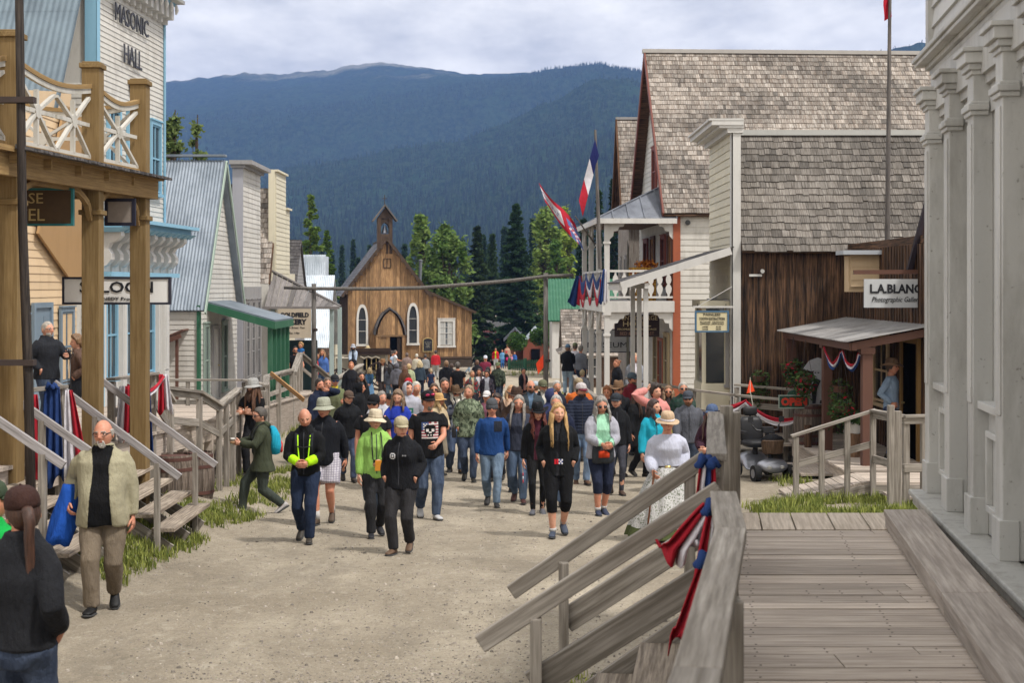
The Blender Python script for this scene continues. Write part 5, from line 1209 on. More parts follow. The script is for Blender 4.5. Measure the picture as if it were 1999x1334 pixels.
def planks(m, x0, x1, y0, y1, z, wd=.2, along='x', th=.04, zf=None):
 t = y0 if along == 'x' else x0; end = y1 if along == 'x' else x1
 while t < end - .02:
  w_ = min(wd*R.uniform(.9, 1.1), end - t); m.tone = R.random(); zz = (zf(t) if zf else z) + R.uniform(-.003, .003); z2 = (zf(t + w_) if zf else zz)
  if along == 'x': m.hexa([(x0, t+.006, zz-th), (x1, t+.006, zz-th), (x1, t+w_-.006, z2-th), (x0, t+w_-.006, z2-th)], [(x0, t+.006, zz), (x1, t+.006, zz), (x1, t+w_-.006, z2), (x0, t+w_-.006, z2)])
  else: m.hexa([(t+.006, y0, zz-th), (t+w_-.006, y0, zz-th), (t+w_-.006, y1, zz-th), (t+.006, y1, zz-th)], [(t+.006, y0, zz), (t+w_-.006, y0, zz), (t+w_-.006, y1, zz), (t+.006, y1, zz)])
  t += w_
planks(m, 2.7, 4.7, 29.4, 34.6, -3.15); planks(m, 4.7, 7.6, 28.2, 30.4, -3.13); m.box((2.75, 29.45, -3.45), (4.7, 34.6, -3.2));
planks(m, 5.5, 8.6, 23.6, 28.2, -3.04); m.box((5.55, 23.7, -3.35), (8.6, 28.2, -3.09))
planks(m, 2.4, 5.4, 42.5, 52.5, -4.0, .22, zf=lambda y: -3.86 - .012*(y-44)); m.box((2.45, 42.6, -4.5), (5.4, 52.5, -4.1))
planks(m, 2.3, 3.3, 35.5, 42.4, -3.7, .22, zf=lambda y: -3.3 - .085*(y-35.5)); m.hexa([(2.35, 35.6, -3.9), (3.3, 35.6, -3.9), (3.3, 42.4, -4.4), (2.35, 42.4, -4.4)], [(2.35, 35.6, -3.4), (3.3, 35.6, -3.4), (3.3, 42.4, -4.0), (2.35, 42.4, -4.0)])
tag(m.build('boardwalk', PLANKX), None, None, None, 'structure')
m = MB(); m.box((5.3, 22.2, -3.10), (7.2, 23.3, -3.05));
e = empty('timber_ramp', (4.9, 22.4, -3.4), 'small timber ramp and landing in front of the photographic gallery', 'ramp')
m = MB();
for i in range(9): m.tone = R.random(); a = 4.35 + i*.14; m.hexa([(a, 22.2, -3.34+.03*i), (a+.13, 22.2, -3.315+.03*i), (a+.13, 23.2, -3.315+.03*i), (a, 23.2, -3.34+.03*i)], [(a, 22.2, -3.30+.03*i), (a+.13, 22.2, -3.275+.03*i), (a+.13, 23.2, -3.275+.03*i), (a, 23.2, -3.30+.03*i)])
part(m, 'ramp_deck', PLANKX, e)
m = MB(); planks(m, 5.62, 7.4, 22.15, 23.3, -3.05, .16); planks(m, 6.2, 7.6, 21.5, 22.1, -3.22, .16); part(m, 'landing', PLANKX, e)
m = MB(); m.beam((4.35, 22.18, -3.40), (5.62, 22.18, -3.14), .04, .13); m.box((5.62, 22.12, -3.22), (7.4, 22.16, -3.09)); part(m, 'skirt_board', RAILG, e)
for x, zt in ((4.42, -2.34), (4.82, -2.22), (5.22, -2.08), (5.62, -1.95)): m = MB(); m.box((x-.04, 22.1, -3.7), (x+.04, 22.18, zt)); part(m, 'post', RAILG, e)
m = MB(); m.beam((4.35, 22.14, -2.33), (5.66, 22.14, -1.92), .12, .04); part(m, 'handrail', RAILG, e)
m = MB(); m.beam((4.4, 22.14, -2.78), (5.62, 22.14, -2.45), .04, .1); part(m, 'middle_rail', RAILG, e)
railing('landing_railing', 'weathered railing around the landing before the gallery porch', [(5.62, 22.14, -1.93), (5.68, 20.6, -1.88), (6.9, 20.7, -1.86)], -3, [(5.98, 20.65, -1.9, -3.5), (5.72, 20.65, -1.9, -3.5)], midz=.75)
m = MB()
for x, y, zt, w_ in ((5.30, 19.9, -1.66, .085), ): m.box((x-w_/2, y-.05, -3.5), (x+w_/2, y+.05, zt))
m.box((5.37, 19.95, -3.5), (5.47, 20.05, -1.75)); tag(m.build('timber_post', RAILG, bevel=.004), 'tall square timber posts standing before the landing of the gallery', 'post')
m = MB(); planks(m, 5.9, 7.4, 19.9, 20.5, -2.9, .2); planks(m, 5.6, 7.5, 20.9, 21.5, -3.1, .2); m.box((5.95, 20.0, -3.4), (7.4, 20.4, -2.95), 0); m.box((5.65, 21.0, -3.5), (7.4, 21.4, -3.15)); tag(m.build('timber_steps', PLANKX), 'broad timber steps between the landing and the tall posts', 'steps')
m = MB()
for i in range(3): m.tone = R.random(); m.box((5.0, 24.6-i*.05, -3.28-.1*i), (5.6, 26.2, -3.24-.1*i))
tag(m.build('low_plank_step', PLANKX), 'low grey plank lying beside the boardwalk by the barrel', 'step')
railing('porch_railing', 'long curved top rail in front of the dentist porch, hung with bunting', [(2.75, 34.2, -2.2), (3.3, 32.4, -2.22), (4.0, 30.8, -2.25), (4.7, 29.5, -2.26), (5.6, 28.5, -2.28)], 0, [(2.95, 33.5, -2.25, -3.6), (3.95, 30.9, -2.28, -3.6), (4.65, 29.5, -2.3, -3.6), (5.5, 28.6, -2.3, -3.5)], cap=(.10, .05), topboard=False, midz=.45)
railing('porch_railing', 'straight rail running along the dark board wall', [(4.62, 29.6, -2.04), (5.7, 29.4, -2.12), (6.9, 29.2, -2.2)], 0, [(4.68, 29.6, -2.1, -3.6), (5.75, 29.35, -2.15, -3.4), (6.85, 29.2, -2.2, -3.4)], cap=(.10, .05), topboard=False, midz=.4)
swag('red and white swag on the porch rail, above the mobility scooter', (4.25, 28.9, -2.45), (4.75, 28.8, -2.28), .02, .18, (0, 1), seed=1)
swag('long red and white swag drooping from the porch rail to the barrel', (4.72, 28.7, -2.3), (5.75, 27.7, -2.45), .22, .16, (0, 1), seed=4)
swag('red and blue swag on the rail left of the scooter', (3.7, 30.6, -2.5), (4.25, 28.95, -2.5), .12, .16, (2, 0), seed=6)
tail('pink white tail of the swag hanging by the open sign', (5.68, 27.6, -2.32), .38, .06, .12, (0, 1), seed=9, knot=False)
e = empty('photographic_gallery', (7.1, 27, -3.1), 'dark wooden gallery with a corrugated porch roof beside the white columned building', 'building')
m = MB(); m.box((7.15, 23.6, -3.1), (11, 30.3, .9)); part(m, 'wall', DARKW, e)
m = MB(); vboards(m, (7.1, 23.6, 0), (0, 1, 0), 6.6, -3.05, .75, .2, (-1, 0, 0)); part(m, 'facade', DARKW, e)
door(e, (7.1, 25.2, -3.05), (0, 1, 0), (-1, 0, 0), .95, 2.05, BLACK, paint('ochre door frame', hexc('8a6c40')), off=.02)
window(e, (7.1, 27.2, -2.2), (0, 1, 0), (-1, 0, 0), .9, 1.2, YEL, 2, 2, off=.02, glass=glassm())
m = MB(); O = V((5.62, 24.0, -.93)); corrugated(m, (5.62, 23.9, -.93), (0, 1, 0), 6.3, V((3.2, 0, .60)), V((3.2, 0, .6)).length, .12, .014); pr = part(m, 'porch_roof', metal('old porch tin', hexc('8c8a88'), hexc('5a5654'), .6, .3), e)
m = MB(); m.beam((5.7, 24.05, -1.02), (8.6, 24.05, -.48), .06, .13); m.beam((5.78, 24.0, -1.02), (5.78, 30.1, -1.02), .09, .12); part(m, 'porch_beam', BROWNP, pr)
for x, y in ((6.02, 24.15), (5.87, 26.5), (5.85, 29.8)):
 m = MB(); m.box((x-.085, y-.085, -3.1), (x+.085, y+.085, -1.05)); m.box((x-.12, y-.12, -1.14), (x+.12, y+.12, -1.03)); part(m, 'post', BROWNP, e)
m = MB(); siding(m, (6.55, 27.5, 0), (1, 0, 0), 2.2, .0, .62, .13, (0, -1, 0)); m.box((6.52, 27.55, -.1), (8.7, 27.9, .6)); part(m, 'false_front', YEL, e)
m = MB(); m.box((6.35, 27.25, .62), (8.7, 27.9, .70)); part(m, 'coping', paint('pale coping', hexc('a5aab0')), e)
e2 = empty('brown_eaves_roof', (7.6, 24.2, 0), 'steep dark brown roof edge between the gallery sign and the white building', 'roof')
m = MB(); m.prism([(6.98, 25.0, .28), (8.6, 25.0, .28), (8.6, 25.0, 3.6), (7.75, 25.0, 1.75), (7.25, 25.0, 1.55)][:2] + [(8.6, 25.0, 2.9), (7.32, 25.0, 1.62)], (0, .1, 0)); part(m, 'eave_board', flat('dark red brown', hexc('2e1c1a'), .8), e2)
m = MB(); m.beam((6.96, 24.96, .25), (7.34, 24.96, 1.7), .08, .1, (0, 1, 0)); m.beam((7.34, 24.96, 1.7), (8.4, 24.96, 3.6), .08, .1, (0, 1, 0)); part(m, 'rake_board', flat('dark edge', hexc('231a20'), .8), e2)
GW = paint('white sign board', hexc('b4b6b8'), hexc('77777a'), amount=.35)
sign('white sign reading L.A. Blanc Photographic Gallery on a wooden arm', (7.06, 24.85, -.115), (1, 0, 0), (0, -1, 0), 1.82, .50, GW, None, [('L.A.BLANC', .165, .08, .9, INK, -.36, .006), ('Photographic Gallery', .12, -.12, .86, INK, -.35, 0, .35)], cat='sign')
m = MB(); m.beam((5.97, 24.85, .255), (8.0, 24.85, .265), .07, .075); tag(m.build('timber_beam', BROWNP), 'worn brown wooden arm from which the gallery sign hangs', 'beam')
e = empty('flagpole', (7.65, 29, .7), 'tall thin grey flagpole with a small red flag, rising above the gallery', 'flagpole')
m = MB(); m.tube([(7.65, 29.0, .55), (7.68, 29.0, 3.5), (7.72, 29.0, 7.2)], [.055, .045, .028], 10); part(m, 'pole', wood('grey pole', hexc('77716c'), hexc('4a4644')), e); m = MB(); m.lathe((7.65, 29, .68), [(.08, 0), (.085, .1), (.06, .12)], 10); part(m, 'collar', IRON, e)
m = MB(); vs = []
for j in range(9):
 for i in range(5): vs.append((7.72 - .01 - .13*(1 - i/4) + .02*math.sin(j), 29 + .05*math.sin(j*.9 + i), 6.15 - j*.09 + .02*i))
m.add(vs, [(j*5+i, j*5+i+1, j*5+i+6, j*5+i+5) for j in range(8) for i in range(4)]); part(m, 'flag', cloth('b02030'), e, smooth=True)
BST = wood('barrel staves', hexc('80746a'), hexc('4a4038')); HOOP = flat('rust brown hoops', (.10, .045, .035), .7)
def barrel(x, y, z, h, r, label, stave=None, group=None):
 e = empty('barrel', (x, y, z), label, 'barrel', group); ns = 20; m = MB()
 for k in range(ns):
  a0, a1 = 6.283*k/ns + .012, 6.283*(k+1)/ns - .012; m.tone = R.random(); col = []
  for j in range(9):
   t = j/8; rr_ = r*(.84 + .16*math.sin(math.pi*t)); col.append((rr_, z + h*t))
  vs = [(x + q*math.cos(a), y + q*math.sin(a), zz) for q, zz in col for a in (a0, a1)]; m.add(vs, [(2*j, 2*j+1, 2*j+3, 2*j+2) for j in range(8)])
 part(m, 'staves', stave or BST, e)
 m = MB(); m.lathe((x, y, z), [(0, .02), (r*.82, .02), (r*.97, h*.5), (r*.82, h*.95), (0, h*.95)], 20); part(m, 'head', BST, e)
 for t in (.06, .24, .74, .93): m = MB(); q = r*(.84 + .16*math.sin(math.pi*t)); m.lathe((x, y, z + h*t), [(q*.98, -.025), (q + .008, -.025), (q + .008, .025), (q*.98, .025)], 24); part(m, 'hoop', HOOP, e)
 return e
barrel(5.72, 27.4, -3.04, .78, .30, 'wooden barrel with brown hoops carrying the white cutout lady')
e = empty('open_sign', (5.38, 27.2, -2.32), 'green arched sign reading OPEN in red letters beside the barrel', 'sign')
SG = flat('dark green sign', hexc('2a4a3c')); m = MB(); m.box((5.10, 27.18, -2.32), (5.68, 27.21, -2.08)); m.prism([(5.39 + .13*math.cos(t), 27.18, -2.08 + .10*math.sin(t)) for t in [math.pi*j/10 for j in range(11)]], (0, .03, 0)); part(m, 'board', SG, e)
m = MB(); [m.box(a, b_) for a, b_ in (((5.09, 27.165, -2.33), (5.69, 27.178, -2.31)), ((5.09, 27.165, -2.09), (5.69, 27.178, -2.07)), ((5.09, 27.165, -2.31), (5.11, 27.178, -2.09)), ((5.67, 27.165, -2.31), (5.69, 27.178, -2.09)))]; part(m, 'border', flat('pale border', (.3, .35, .3)), e)
lettering('OPEN', (5.39, 27.17, -2.20), (1, 0, 0), (0, 0, 1), .16, flat('red orange letters', hexc('c0402c')), e, .5, bold=.01)
m = MB(); m.box((5.62, 27.22, -3.0), (5.66, 27.25, -2.3)); part(m, 'stake', RAILG, e)
e = empty('cutout_figure', (5.86, 27.3, -2.26), 'white and black painted cutout of a lady with a big hat on the barrel', 'painted cutout')
def blob(cx, cz, pts, y0=27.28, th=.03): return [(cx + a, y0, cz + b_) for a, b_ in pts]
WF = flat('painted white figure', hexc('a8a8ac')); BF = flat('painted black', (.03, .03, .035))
m = MB(); m.prism(blob(5.88, -2.26, [(-.22, 0), (.22, 0), (.24, .16), (.17, .42), (.08, .5), (.09, .6), (.07, .70), (-.06, .70), (-.09, .6), (-.05, .5), (-.13, .4), (-.2, .2)]), (0, .03, 0)); part(m, 'bust', WF, e)
m = MB(); m.prism(blob(5.84, -2.26, [(-.26, .68), (-.12, .64), (.1, .66), (.2, .72), (.16, .86), (.02, .9), (-.14, .84), (-.2, .76)], 27.26), (0, .02, 0)); part(m, 'hat', WF, e)
m = MB(); m.prism(blob(5.88, -2.26, [(-.12, .02), (-.06, .02), (-.03, .3), (.04, .46), (-.04, .5), (-.14, .36)], 27.265), (0, .012, 0)); m.prism(blob(5.88, -2.26, [(.02, .02), (.08, .02), (.07, .08), (.03, .08)], 27.265), (0, .012, 0)); m.prism(blob(5.85, -2.26, [(-.05, .6), (-.02, .6), (-.02, .62), (-.05, .62)], 27.265), (0, .012, 0)); m.prism(blob(5.85, -2.26, [(.01, .6), (.04, .6), (.04, .62), (.01, .62)], 27.265), (0, .012, 0)); part(m, 'painted_lines', BF, e)
def leafball(name, label, c, rx, ry, rz, n, c1, c2, cat='plant', ls=.05, flowers=None, nf=0, pot=None, group=None, droop=0, parent=None, seed=1, shape=None):
 rr = random.Random(seed); m = MB(); c = V(c)
 for i in range(n + nf):
  u, v, w_ = rr.gauss(0, 1), rr.gauss(0, 1), rr.gauss(0, 1); l_ = math.sqrt(u*u + v*v + w_*w_) + 1e-6; q = rr.random()**.45
  p = c + V((u/l_*rx*q, v/l_*ry*q, w_/l_*rz*q));
  if droop: p.z -= droop*rr.random()**2
  fl = i >= n; s_ = ls*rr.uniform(.6, 1.3)*(1.0 if not fl else .9); a = V((rr.gauss(0, 1), rr.gauss(0, 1), rr.gauss(0, .7))).normalized(); b_ = a.cross(V((rr.gauss(0, 1), rr.gauss(0, 1), rr.gauss(0, 1)))).normalized()
  m.tone = rr.random(); m.add([p - a*s_, p + b_*s_*.45, p + a*s_, p - b_*s_*.45], [(0, 1, 2, 3)], 1 if fl else 0)
 mats = [foliage_mat(c1, c2)] + ([cloth(flowers)] if flowers else [])
 o = m.build(name, mats, parent, fixn=False)
 if parent is None: tag(o, label, cat, group)
 return o
def foliage_mat(c1, c2):
 k = f'leaf {c1} {c2}'
 if k not in MC: MC[k] = foliage(k, hexc(c1), hexc(c2), .3, 2)
 return MC[k]
for i, (x, y, z, lab, fl, dr) in enumerate(((6.0, 26.0, -1.85, 'hanging basket of ferns on the right hand porch post', None, .7), (5.55, 26.9, -1.75, 'hanging basket with red geraniums over the barrel', 'b02038', .3), (5.15, 29.6, -1.9, 'hanging greenery at the far left of the gallery porch', None, .6), (5.85, 25.2, -2.15, 'red flowers hanging low beside the gallery post', 'b02038', .1), (5.6, 28.3, -1.6, 'hanging basket with red flowers under the porch eave', 'b02038', .35))):
 e = empty('hanging_basket', (x, y, z), lab, 'hanging basket', 'hanging baskets under the gallery porch')
 leafball('foliage', None, (x, y, z), .24, .24, .2, 420, '2a3a22', '5c7440', ls=.045, droop=dr, parent=e, seed=i, flowers=fl, nf=60 if fl else 0)
 m = MB(); m.lathe((x, y, z-.1), [(0, 0), (.12, .02), (.16, .14), (.15, .14), (0, .1)], 12); part(m, 'pot', BROWNP, e); m = MB(); [m.tube([(x + .14*math.cos(a), y + .14*math.sin(a), z), (x, y, -1.0)], .004, 4) for a in (0, 2.1, 4.2)]; part(m, 'chains', IRON, e)
swag('bunting swag looping under the porch roof, left of the post', (5.75, 24.9, -1.12), (5.78, 26.3, -1.1), .25, .14, seed=2); swag('second bunting swag under the porch eave by the gallery post', (5.9, 24.15, -1.12), (5.78, 24.9, -1.1), .22, .14, seed=5)
m = MB(); m.tube([(6.12, 25.4, -3.04), (6.1, 25.4, -2.86), (6.12, 25.4, -2.62)], [.13, .11, .12], 14); tag(m.build('log_stump', wood('log bark', hexc('8a6a50'), hexc('4e3a2c'))), 'short upright log stump on the porch, carrying a plant bucket', 'stump')
e = empty('plant_bucket', (6.12, 25.4, -2.62), 'white bucket with a leafy green plant on the log stump', 'potted plant'); m = MB(); m.lathe((6.12, 25.4, -2.62), [(0, 0), (.10, 0), (.13, .2), (.12, .2), (0, .16)], 14); part(m, 'bucket', WHITE, e); leafball('foliage', None, (6.1, 25.4, -2.32), .26, .2, .16, 240, '2c4224', '62804a', ls=.07, parent=e, seed=11)
m = MB(); m.tube([(5.6, 26.9, -3.04), (5.6, 26.9, -2.62)], [.07, .075], 10); tag(m.build('short_bollard', DARKW), 'short dark wooden bollard beside the barrel', 'bollard')
def scooter(x, y, z):
 e = empty('mobility_scooter', (x, y, z), 'silver mobility scooter with a black seat and an orange safety flag', 'mobility scooter', rz=rad(14));
 SV = metal('silver plastic', hexc('9a9ca4'), hexc('6a6c74'), .3, .5); BP = flat('black vinyl', (.02, .02, .022), .5); RB = flat('tyre rubber', (.018, .018, .018), .9)
 def bld(mb, nm, mt, **k): mb.v = [(a + x, b_ + y, c + z) for a, b_, c in mb.v]; o = mb.build(nm, mt, None, **k); o.parent = e; o.data.transform(Matrix.Translation(o.location)); o.data.transform(Matrix.Translation(-V((x, y, z)))); o.location = (0, 0, 0); return o
 m = MB(); m.loft([[V((px_, py_, pz_)) for px_, py_, pz_ in [(math.cos(t)*w_, yy, zz + math.sin(t)*h_) for t in [6.283*j/16 for j in range(16)]]] for yy, w_, zz, h_ in ((-.62, .12, .24, .05), (-.58, .24, .27, .11), (-.45, .30, .30, .12), (-.3, .26, .24, .08), (-.1, .25, .16, .04), (.15, .25, .16, .04), (.25, .28, .26, .14), (.45, .29, .30, .16), (.62, .24, .28, .12))]); bld(m, 'body', SV, smooth=True)
 for sx in (-1, 1):
  for yy in (-.45, .42):
   m = MB(); m.tube([(sx*.26, yy, .15), (sx*.37, yy, .15)], .15, 20, 0); m.tube([(sx*.365, yy, .15), (sx*.376, yy, .15)], .08, 12, 1); w_ = bld(m, 'wheel', [RB, SV])
 m = MB(); m.loft([ering((0, .28 + dy, zz), a, b_, 16, 3.5) for zz, a, b_, dy in ((.55, .2, .18, 0), (.58, .24, .22, 0), (.64, .24, .22, 0), (.67, .2, .18, 0))]); m.loft([ering((0, .46 + dy, zz), a, b_, 16, 3.5) for zz, a, b_, dy in ((.62, .19, .05, 0), (.68, .23, .07, .01), (1.0, .22, .07, .05), (1.08, .17, .05, .06))]); m.loft([ering((0, .53, zz), a, b_, 12, 3) for zz, a, b_ in ((1.1, .1, .03), (1.13, .14, .05), (1.24, .14, .05), (1.27, .1, .03))]); m.tube([(0, .53, 1.0), (0, .53, 1.15)], .02, 6); bld(m, 'seat', BP, smooth=True)
 m = MB(); m.tube([(0, .3, .3), (0, .3, .56)], .05, 8); bld(m, 'seat_post', BP)
 for sx in (-1, 1): m = MB(); m.beam((sx*.27, .42, .82), (sx*.27, .08, .82), .06, .05); m.tube([(sx*.26, .44, .6), (sx*.27, .42, .82)], .015, 6); bld(m, 'armrest', BP)
 m = MB(); m.tube([(0, -.42, .3), (0, -.3, .62), (0, -.22, .88)], [.05, .04, .035], 10); m.tube([(-.26, -.16, .98), (-.2, -.22, .9), (0, -.24, .88), (.2, -.22, .9), (.26, -.16, .98)], .018, 8); m.box((-.1, -.3, .86), (.1, -.16, .96)); bld(m, 'steering_column', BP)
 m = MB(); m.loft([ering((0, -.46, zz), a, b_, 16, 3) for zz, a, b_ in ((.5, .15, .1), (.52, .18, .12), (.74, .2, .14), (.75, .18, .12))]); bld(m, 'basket', wood('wicker', hexc('6a5442'), hexc('3a2c20')))
 m = MB(); m.loft([ering((.02, -.42, zz), a, b_, 18, 2.2) for zz, a, b_ in ((.68, .2, .13), (.74, .22, .15), (.80, .17, .12), (.84, .07, .07))]); o = bld(m, 'folded_coat', cloth('0f0f12'), smooth=True)
 for sx in (-1, 1): m = MB(); m.lathe((sx*.12, -.6, .27), [(0, -.04), (.04, -.02), (.045, .02), (0, .04)], 10); bld(m, 'headlight', flat('lamp', (.5, .5, .48), .2))
 for sx in (-1, 1): m = MB(); m.tube([(sx*.18, -.22, .9), (sx*.3, -.18, 1.06)], .006, 5); m.prism([(sx*.3-.05, -.19, 1.04), (sx*.3+.05, -.19, 1.04), (sx*.3+.05, -.19, 1.14), (sx*.3-.05, -.19, 1.14)], (0, .012, 0)); bld(m, 'mirror', BP)
 m = MB(); m.tube([(.12, .55, .4), (.10, .6, 1.2), (.05, .64, 1.55)], .006, 5, 0); m.prism([(.05, .64, 1.78), (.05, .64, 1.5), (-.02, .64, 1.5), (-.01, .64, 1.56)][0:1] + [(.14, .64, 1.54), (-.02, .64, 1.5)], (0, .004, 0), 1); m.tube([(.05, .64, 1.5), (.05, .64, 1.8)], .006, 5, 0); bld(m, 'safety_flag', [flat('fibre rod', (.6, .6, .5)), cloth('f0502c')])
scooter(4.55, 25.9, ground_z(4.55, 25.9))
UH = V((-.045, 1, 0)).normalized(); VH = V((1, .045, 0)).normalized()
def hp(u, v, z): return V((5.1, 44.8, 0)) + UH*u + VH*v + V((0, 0, z))
def hbox(m, u0, u1, v0, v1, z0, z1): m.tone = R.random(); m.hexa([hp(u0, v0, z0), hp(u0, v1, z0), hp(u1, v1, z0), hp(u1, v0, z0)], [hp(u0, v0, z1), hp(u0, v1, z1), hp(u1, v1, z1), hp(u1, v0, z1)])
e = empty('hotel', hp(3, 0, -4), 'two storey white hotel with a balcony, orange corner boards and a tall shake roof', 'building')
m = MB(); hbox(m, .05, 8, .05, 11, -4.4, 2.5); part(m, 'wall', OLDW, e)
m = MB(); m.prism([hp(.0, .06, 2.5), hp(8, .06, 2.5), hp(4, .06, 8.0)], VH*.06); part(m, 'gable', OLDW, e)
m = MB(); siding(m, hp(0, 0, 0), VH, 4.5, -4.2, 2.5, .19, -UH, t=.02); part(m, 'side_wall', OLDW, e)
m = MB(); siding(m, hp(0, 0, 0), UH, 8, -4.1, 7.9, .17, -VH, lim=lambda z: (max(0, (z-2.5)/5.5*4), 8 - max(0, (z-2.5)/5.5*4))); part(m, 'facade', OLDW, e)
m = MB(); hbox(m, -.03, .16, -.03, .0, -4.2, 2.45); hbox(m, -.045, -.0, -.03, .20, -4.2, 2.45); part(m, 'corner_board', ORNG, e)
S = (UH*4.25 + V((0, 0, 5.75))); SL = S.length
O = hp(-.25, -.35, 2.3)
m = MB(); Oq = O - V((0, 0, .07)); slab(m, [Oq, Oq + VH*11.5, Oq + VH*11.5 + S, Oq + S], .06); O2 = hp(8.25, -.35, 2.3); S2 = -UH*4.25 + V((0, 0, 5.75)); slab(m, [O2, O2 + VH*11.5, O2 + VH*11.5 + S2, O2 + S2], .06); ro = part(m, 'roof', DARKW, e)
m = MB(); shingles(m, O, VH, 11.4, S, SL, .2, (.09, .2), .018, curve=.03, rag=.012); part(m, 'shakes', SHK_A, ro)
m = MB(); m.beam(O + S + V((0, 0, .04)) - VH*.1, O + S + VH*11.5 + V((0, 0, .04)), .2, .13); part(m, 'ridge_board', paint('pale ridge', hexc('a19d98')), ro)
m = MB(); m.beam(O - VH*.03 + V((0, 0, -.05)), O + S - VH*.03 - V((0, 0, .08)), .05, .2); m.beam(O2 - VH*.03 + V((0, 0, -.05)), O2 + S2 - VH*.03 - V((0, 0, .08)), .05, .2); part(m, 'rake_board', paint('red brown rake', hexc('6c3c30')), ro)
for u in (1.9, 3.9, 6.0): window(e, hp(u, 0, .1 if u != 3.9 else 3.2), UH, -VH, .8, 1.5, paint('red window trim', hexc('7a4034')), 2, 2, dep=.07, off=.02)
for u in (1.2, 3.6, 6.2): window(e, hp(u, 0, -3.2), UH, -VH, .8, 1.6, paint('cream window trim', hexc('a89878')), 2, 2, dep=.07, off=.02)
door(e, hp(2.5, 0, -4.0), UH, -VH, .9, 2.2, BROWNP, ORNG, off=.02); door(e, hp(.55, 0, -.45), UH, -VH, .8, 2.1, wood('varnished door', hexc('9a6c3c'), hexc('5a3a1c')), BROWNP, off=.02); door(e, hp(4.4, 0, -.45), UH, -VH, .8, 2.1, wood('varnished door', hexc('9a6c3c'), hexc('5a3a1c')), BROWNP, off=.02)
m = MB(); m.tube([hp(-.03, .42, 2.03), hp(-.12, .42, 2.02)], [.07, .085], 12); part(m, 'wall_lamp', flat('dark lamp', (.06, .06, .06)), e)
bo = MB(); hbox(bo, -.1, 7.5, -2.25, 0, -.52, -.45); hbox(bo, -.12, 7.52, -2.28, -2.2, -.80, -.47); hbox(bo, -.12, -.04, -2.2, 0, -.80, -.47); b = part(bo, 'balcony', WHITE, e)
for u in (0, 2.4, 4.9, 7.35):
 for z0, z1, nm in ((-.45, 2.1, 'balcony_post'), (-4.1, -.8, 'porch_column')):
  m = MB(); hbox(m, u-.08, u+.08, -2.2, -2.04, z0, z1); hbox(m, u-.11, u+.11, -2.23, -2.01, z1-.75, z1-.68); hbox(m, u-.12, u+.12, -2.24, -2.0, z1-.1, z1); part(m, nm, WHITE, e)
def bracket(p, dirv, s_, n):
 m = MB(); pts = [p, p + dirv*s_];
 prof = [(0, 0), (s_, 0), (s_, -.08), (s_*.78, -.10), (s_*.72, -.2), (s_*.5, -.22), (s_*.42, -.34), (s_*.22, -.36), (.12, -.5), (0, -.62)]
 m.prism([p + dirv*a + V((0, 0, b_)) for a, b_ in prof], n*.05); part(m, 'bracket', WHITE, b)
for z in (2.1, -.8):
 bracket(hp(-.02, -2.04, z), VH, .62, UH); bracket(hp(-.02, -.02, z), -VH, .62, UH)
 for u in (0.08, 2.48, 4.98): bracket(hp(u, -2.14, z), UH, .6, VH)
 for u in (2.32, 4.82, 7.27): bracket(hp(u, -2.14, z), -UH, .6, VH)
rl = MB(); hbox(rl, -.03, .05, -2.1, 0, .46, .53); hbox(rl, -.03, .05, -2.1, 0, -.36, -.30); hbox(rl, 0, 7.4, -2.18, -2.1, .46, .53); hbox(rl, 0, 7.4, -2.18, -2.1, -.36, -.30); ra = part(rl, 'balustrade', WHITE, e)
def baluster(p, t_):
 m = MB(); w_ = [(.03, -.30), (.035, -.24), (.08, -.16), (.1, -.05), (.07, .03), (.035, .08), (.07, .13), (.09, .22), (.07, .32), (.03, .38), (.03, .46)]
 poly = [p + t_*a + V((0, 0, z)) for a, z in w_] + [p - t_*a + V((0, 0, z)) for a, z in w_[::-1]]; m.prism(poly, t_.cross(V((0, 0, 1)))*.025); part(m, 'baluster', WHITE, ra)
for i in range(7): baluster(hp(.01, -1.85 + i*.28, 0), VH)
for i in range(24): baluster(hp(.3 + i*.3, -2.14, 0), UH)
A, B_, C_, C2, A2 = hp(-.3, -2.45, 2.12), hp(-.3, .05, 2.12), hp(1.5, .02, 3.35), hp(6.6, .02, 3.35), hp(7.7, -2.45, 2.12)
m = MB(); m.add([A, B_, C_, C2, A2], [(0, 1, 2), (0, 2, 3, 4)])
for (p, q, r_, s_) in ((A, B_, C_, C_), (A, A2, C_, C2)):
 for i in range(11 if q is A2 else 6):
  t = i/(10 if q is A2 else 5); a_, b2 = lerp(p, q, t), lerp(r_, s_, t);
  if q is B_: b2 = lerp(A, C_, t) if t < 1 else C_; a_ = lerp(A, B_, t); b2 = a_ + (C_ - a_)*1.0 if t > .9 else lerp(a_, lerp(A, C_, t), 1.0)
  m.beam(a_ + V((0, 0, .02)), b2 + V((0, 0, .02)), .035, .05)
part(m, 'balcony_roof', TING, e, fixn=False)
m = MB(); m.beam(A - V((0, 0, .06)), B_ - V((0, 0, .06)), .05, .16); m.beam(A - V((0, 0, .06)), A2 - V((0, 0, .06)), .05, .16); m.add([A - V((0, 0, .02)), B_ - V((0, 0, .02)), hp(7.7, .05, 2.10), A2 - V((0, 0, .02))], [(0, 1, 2, 3)], 1); part(m, 'eave_fascia', [WHITE, wood('porch ceiling', hexc('7a5a40'), hexc('4a3626'))], e, fixn=False)
HS = wood('hotel sign board', hexc('4a3c38'), hexc('2a2224')); CRM = flat('cream letters', hexc('c4b48c')); GRY = flat('pale letters', hexc('b8b4a8'))
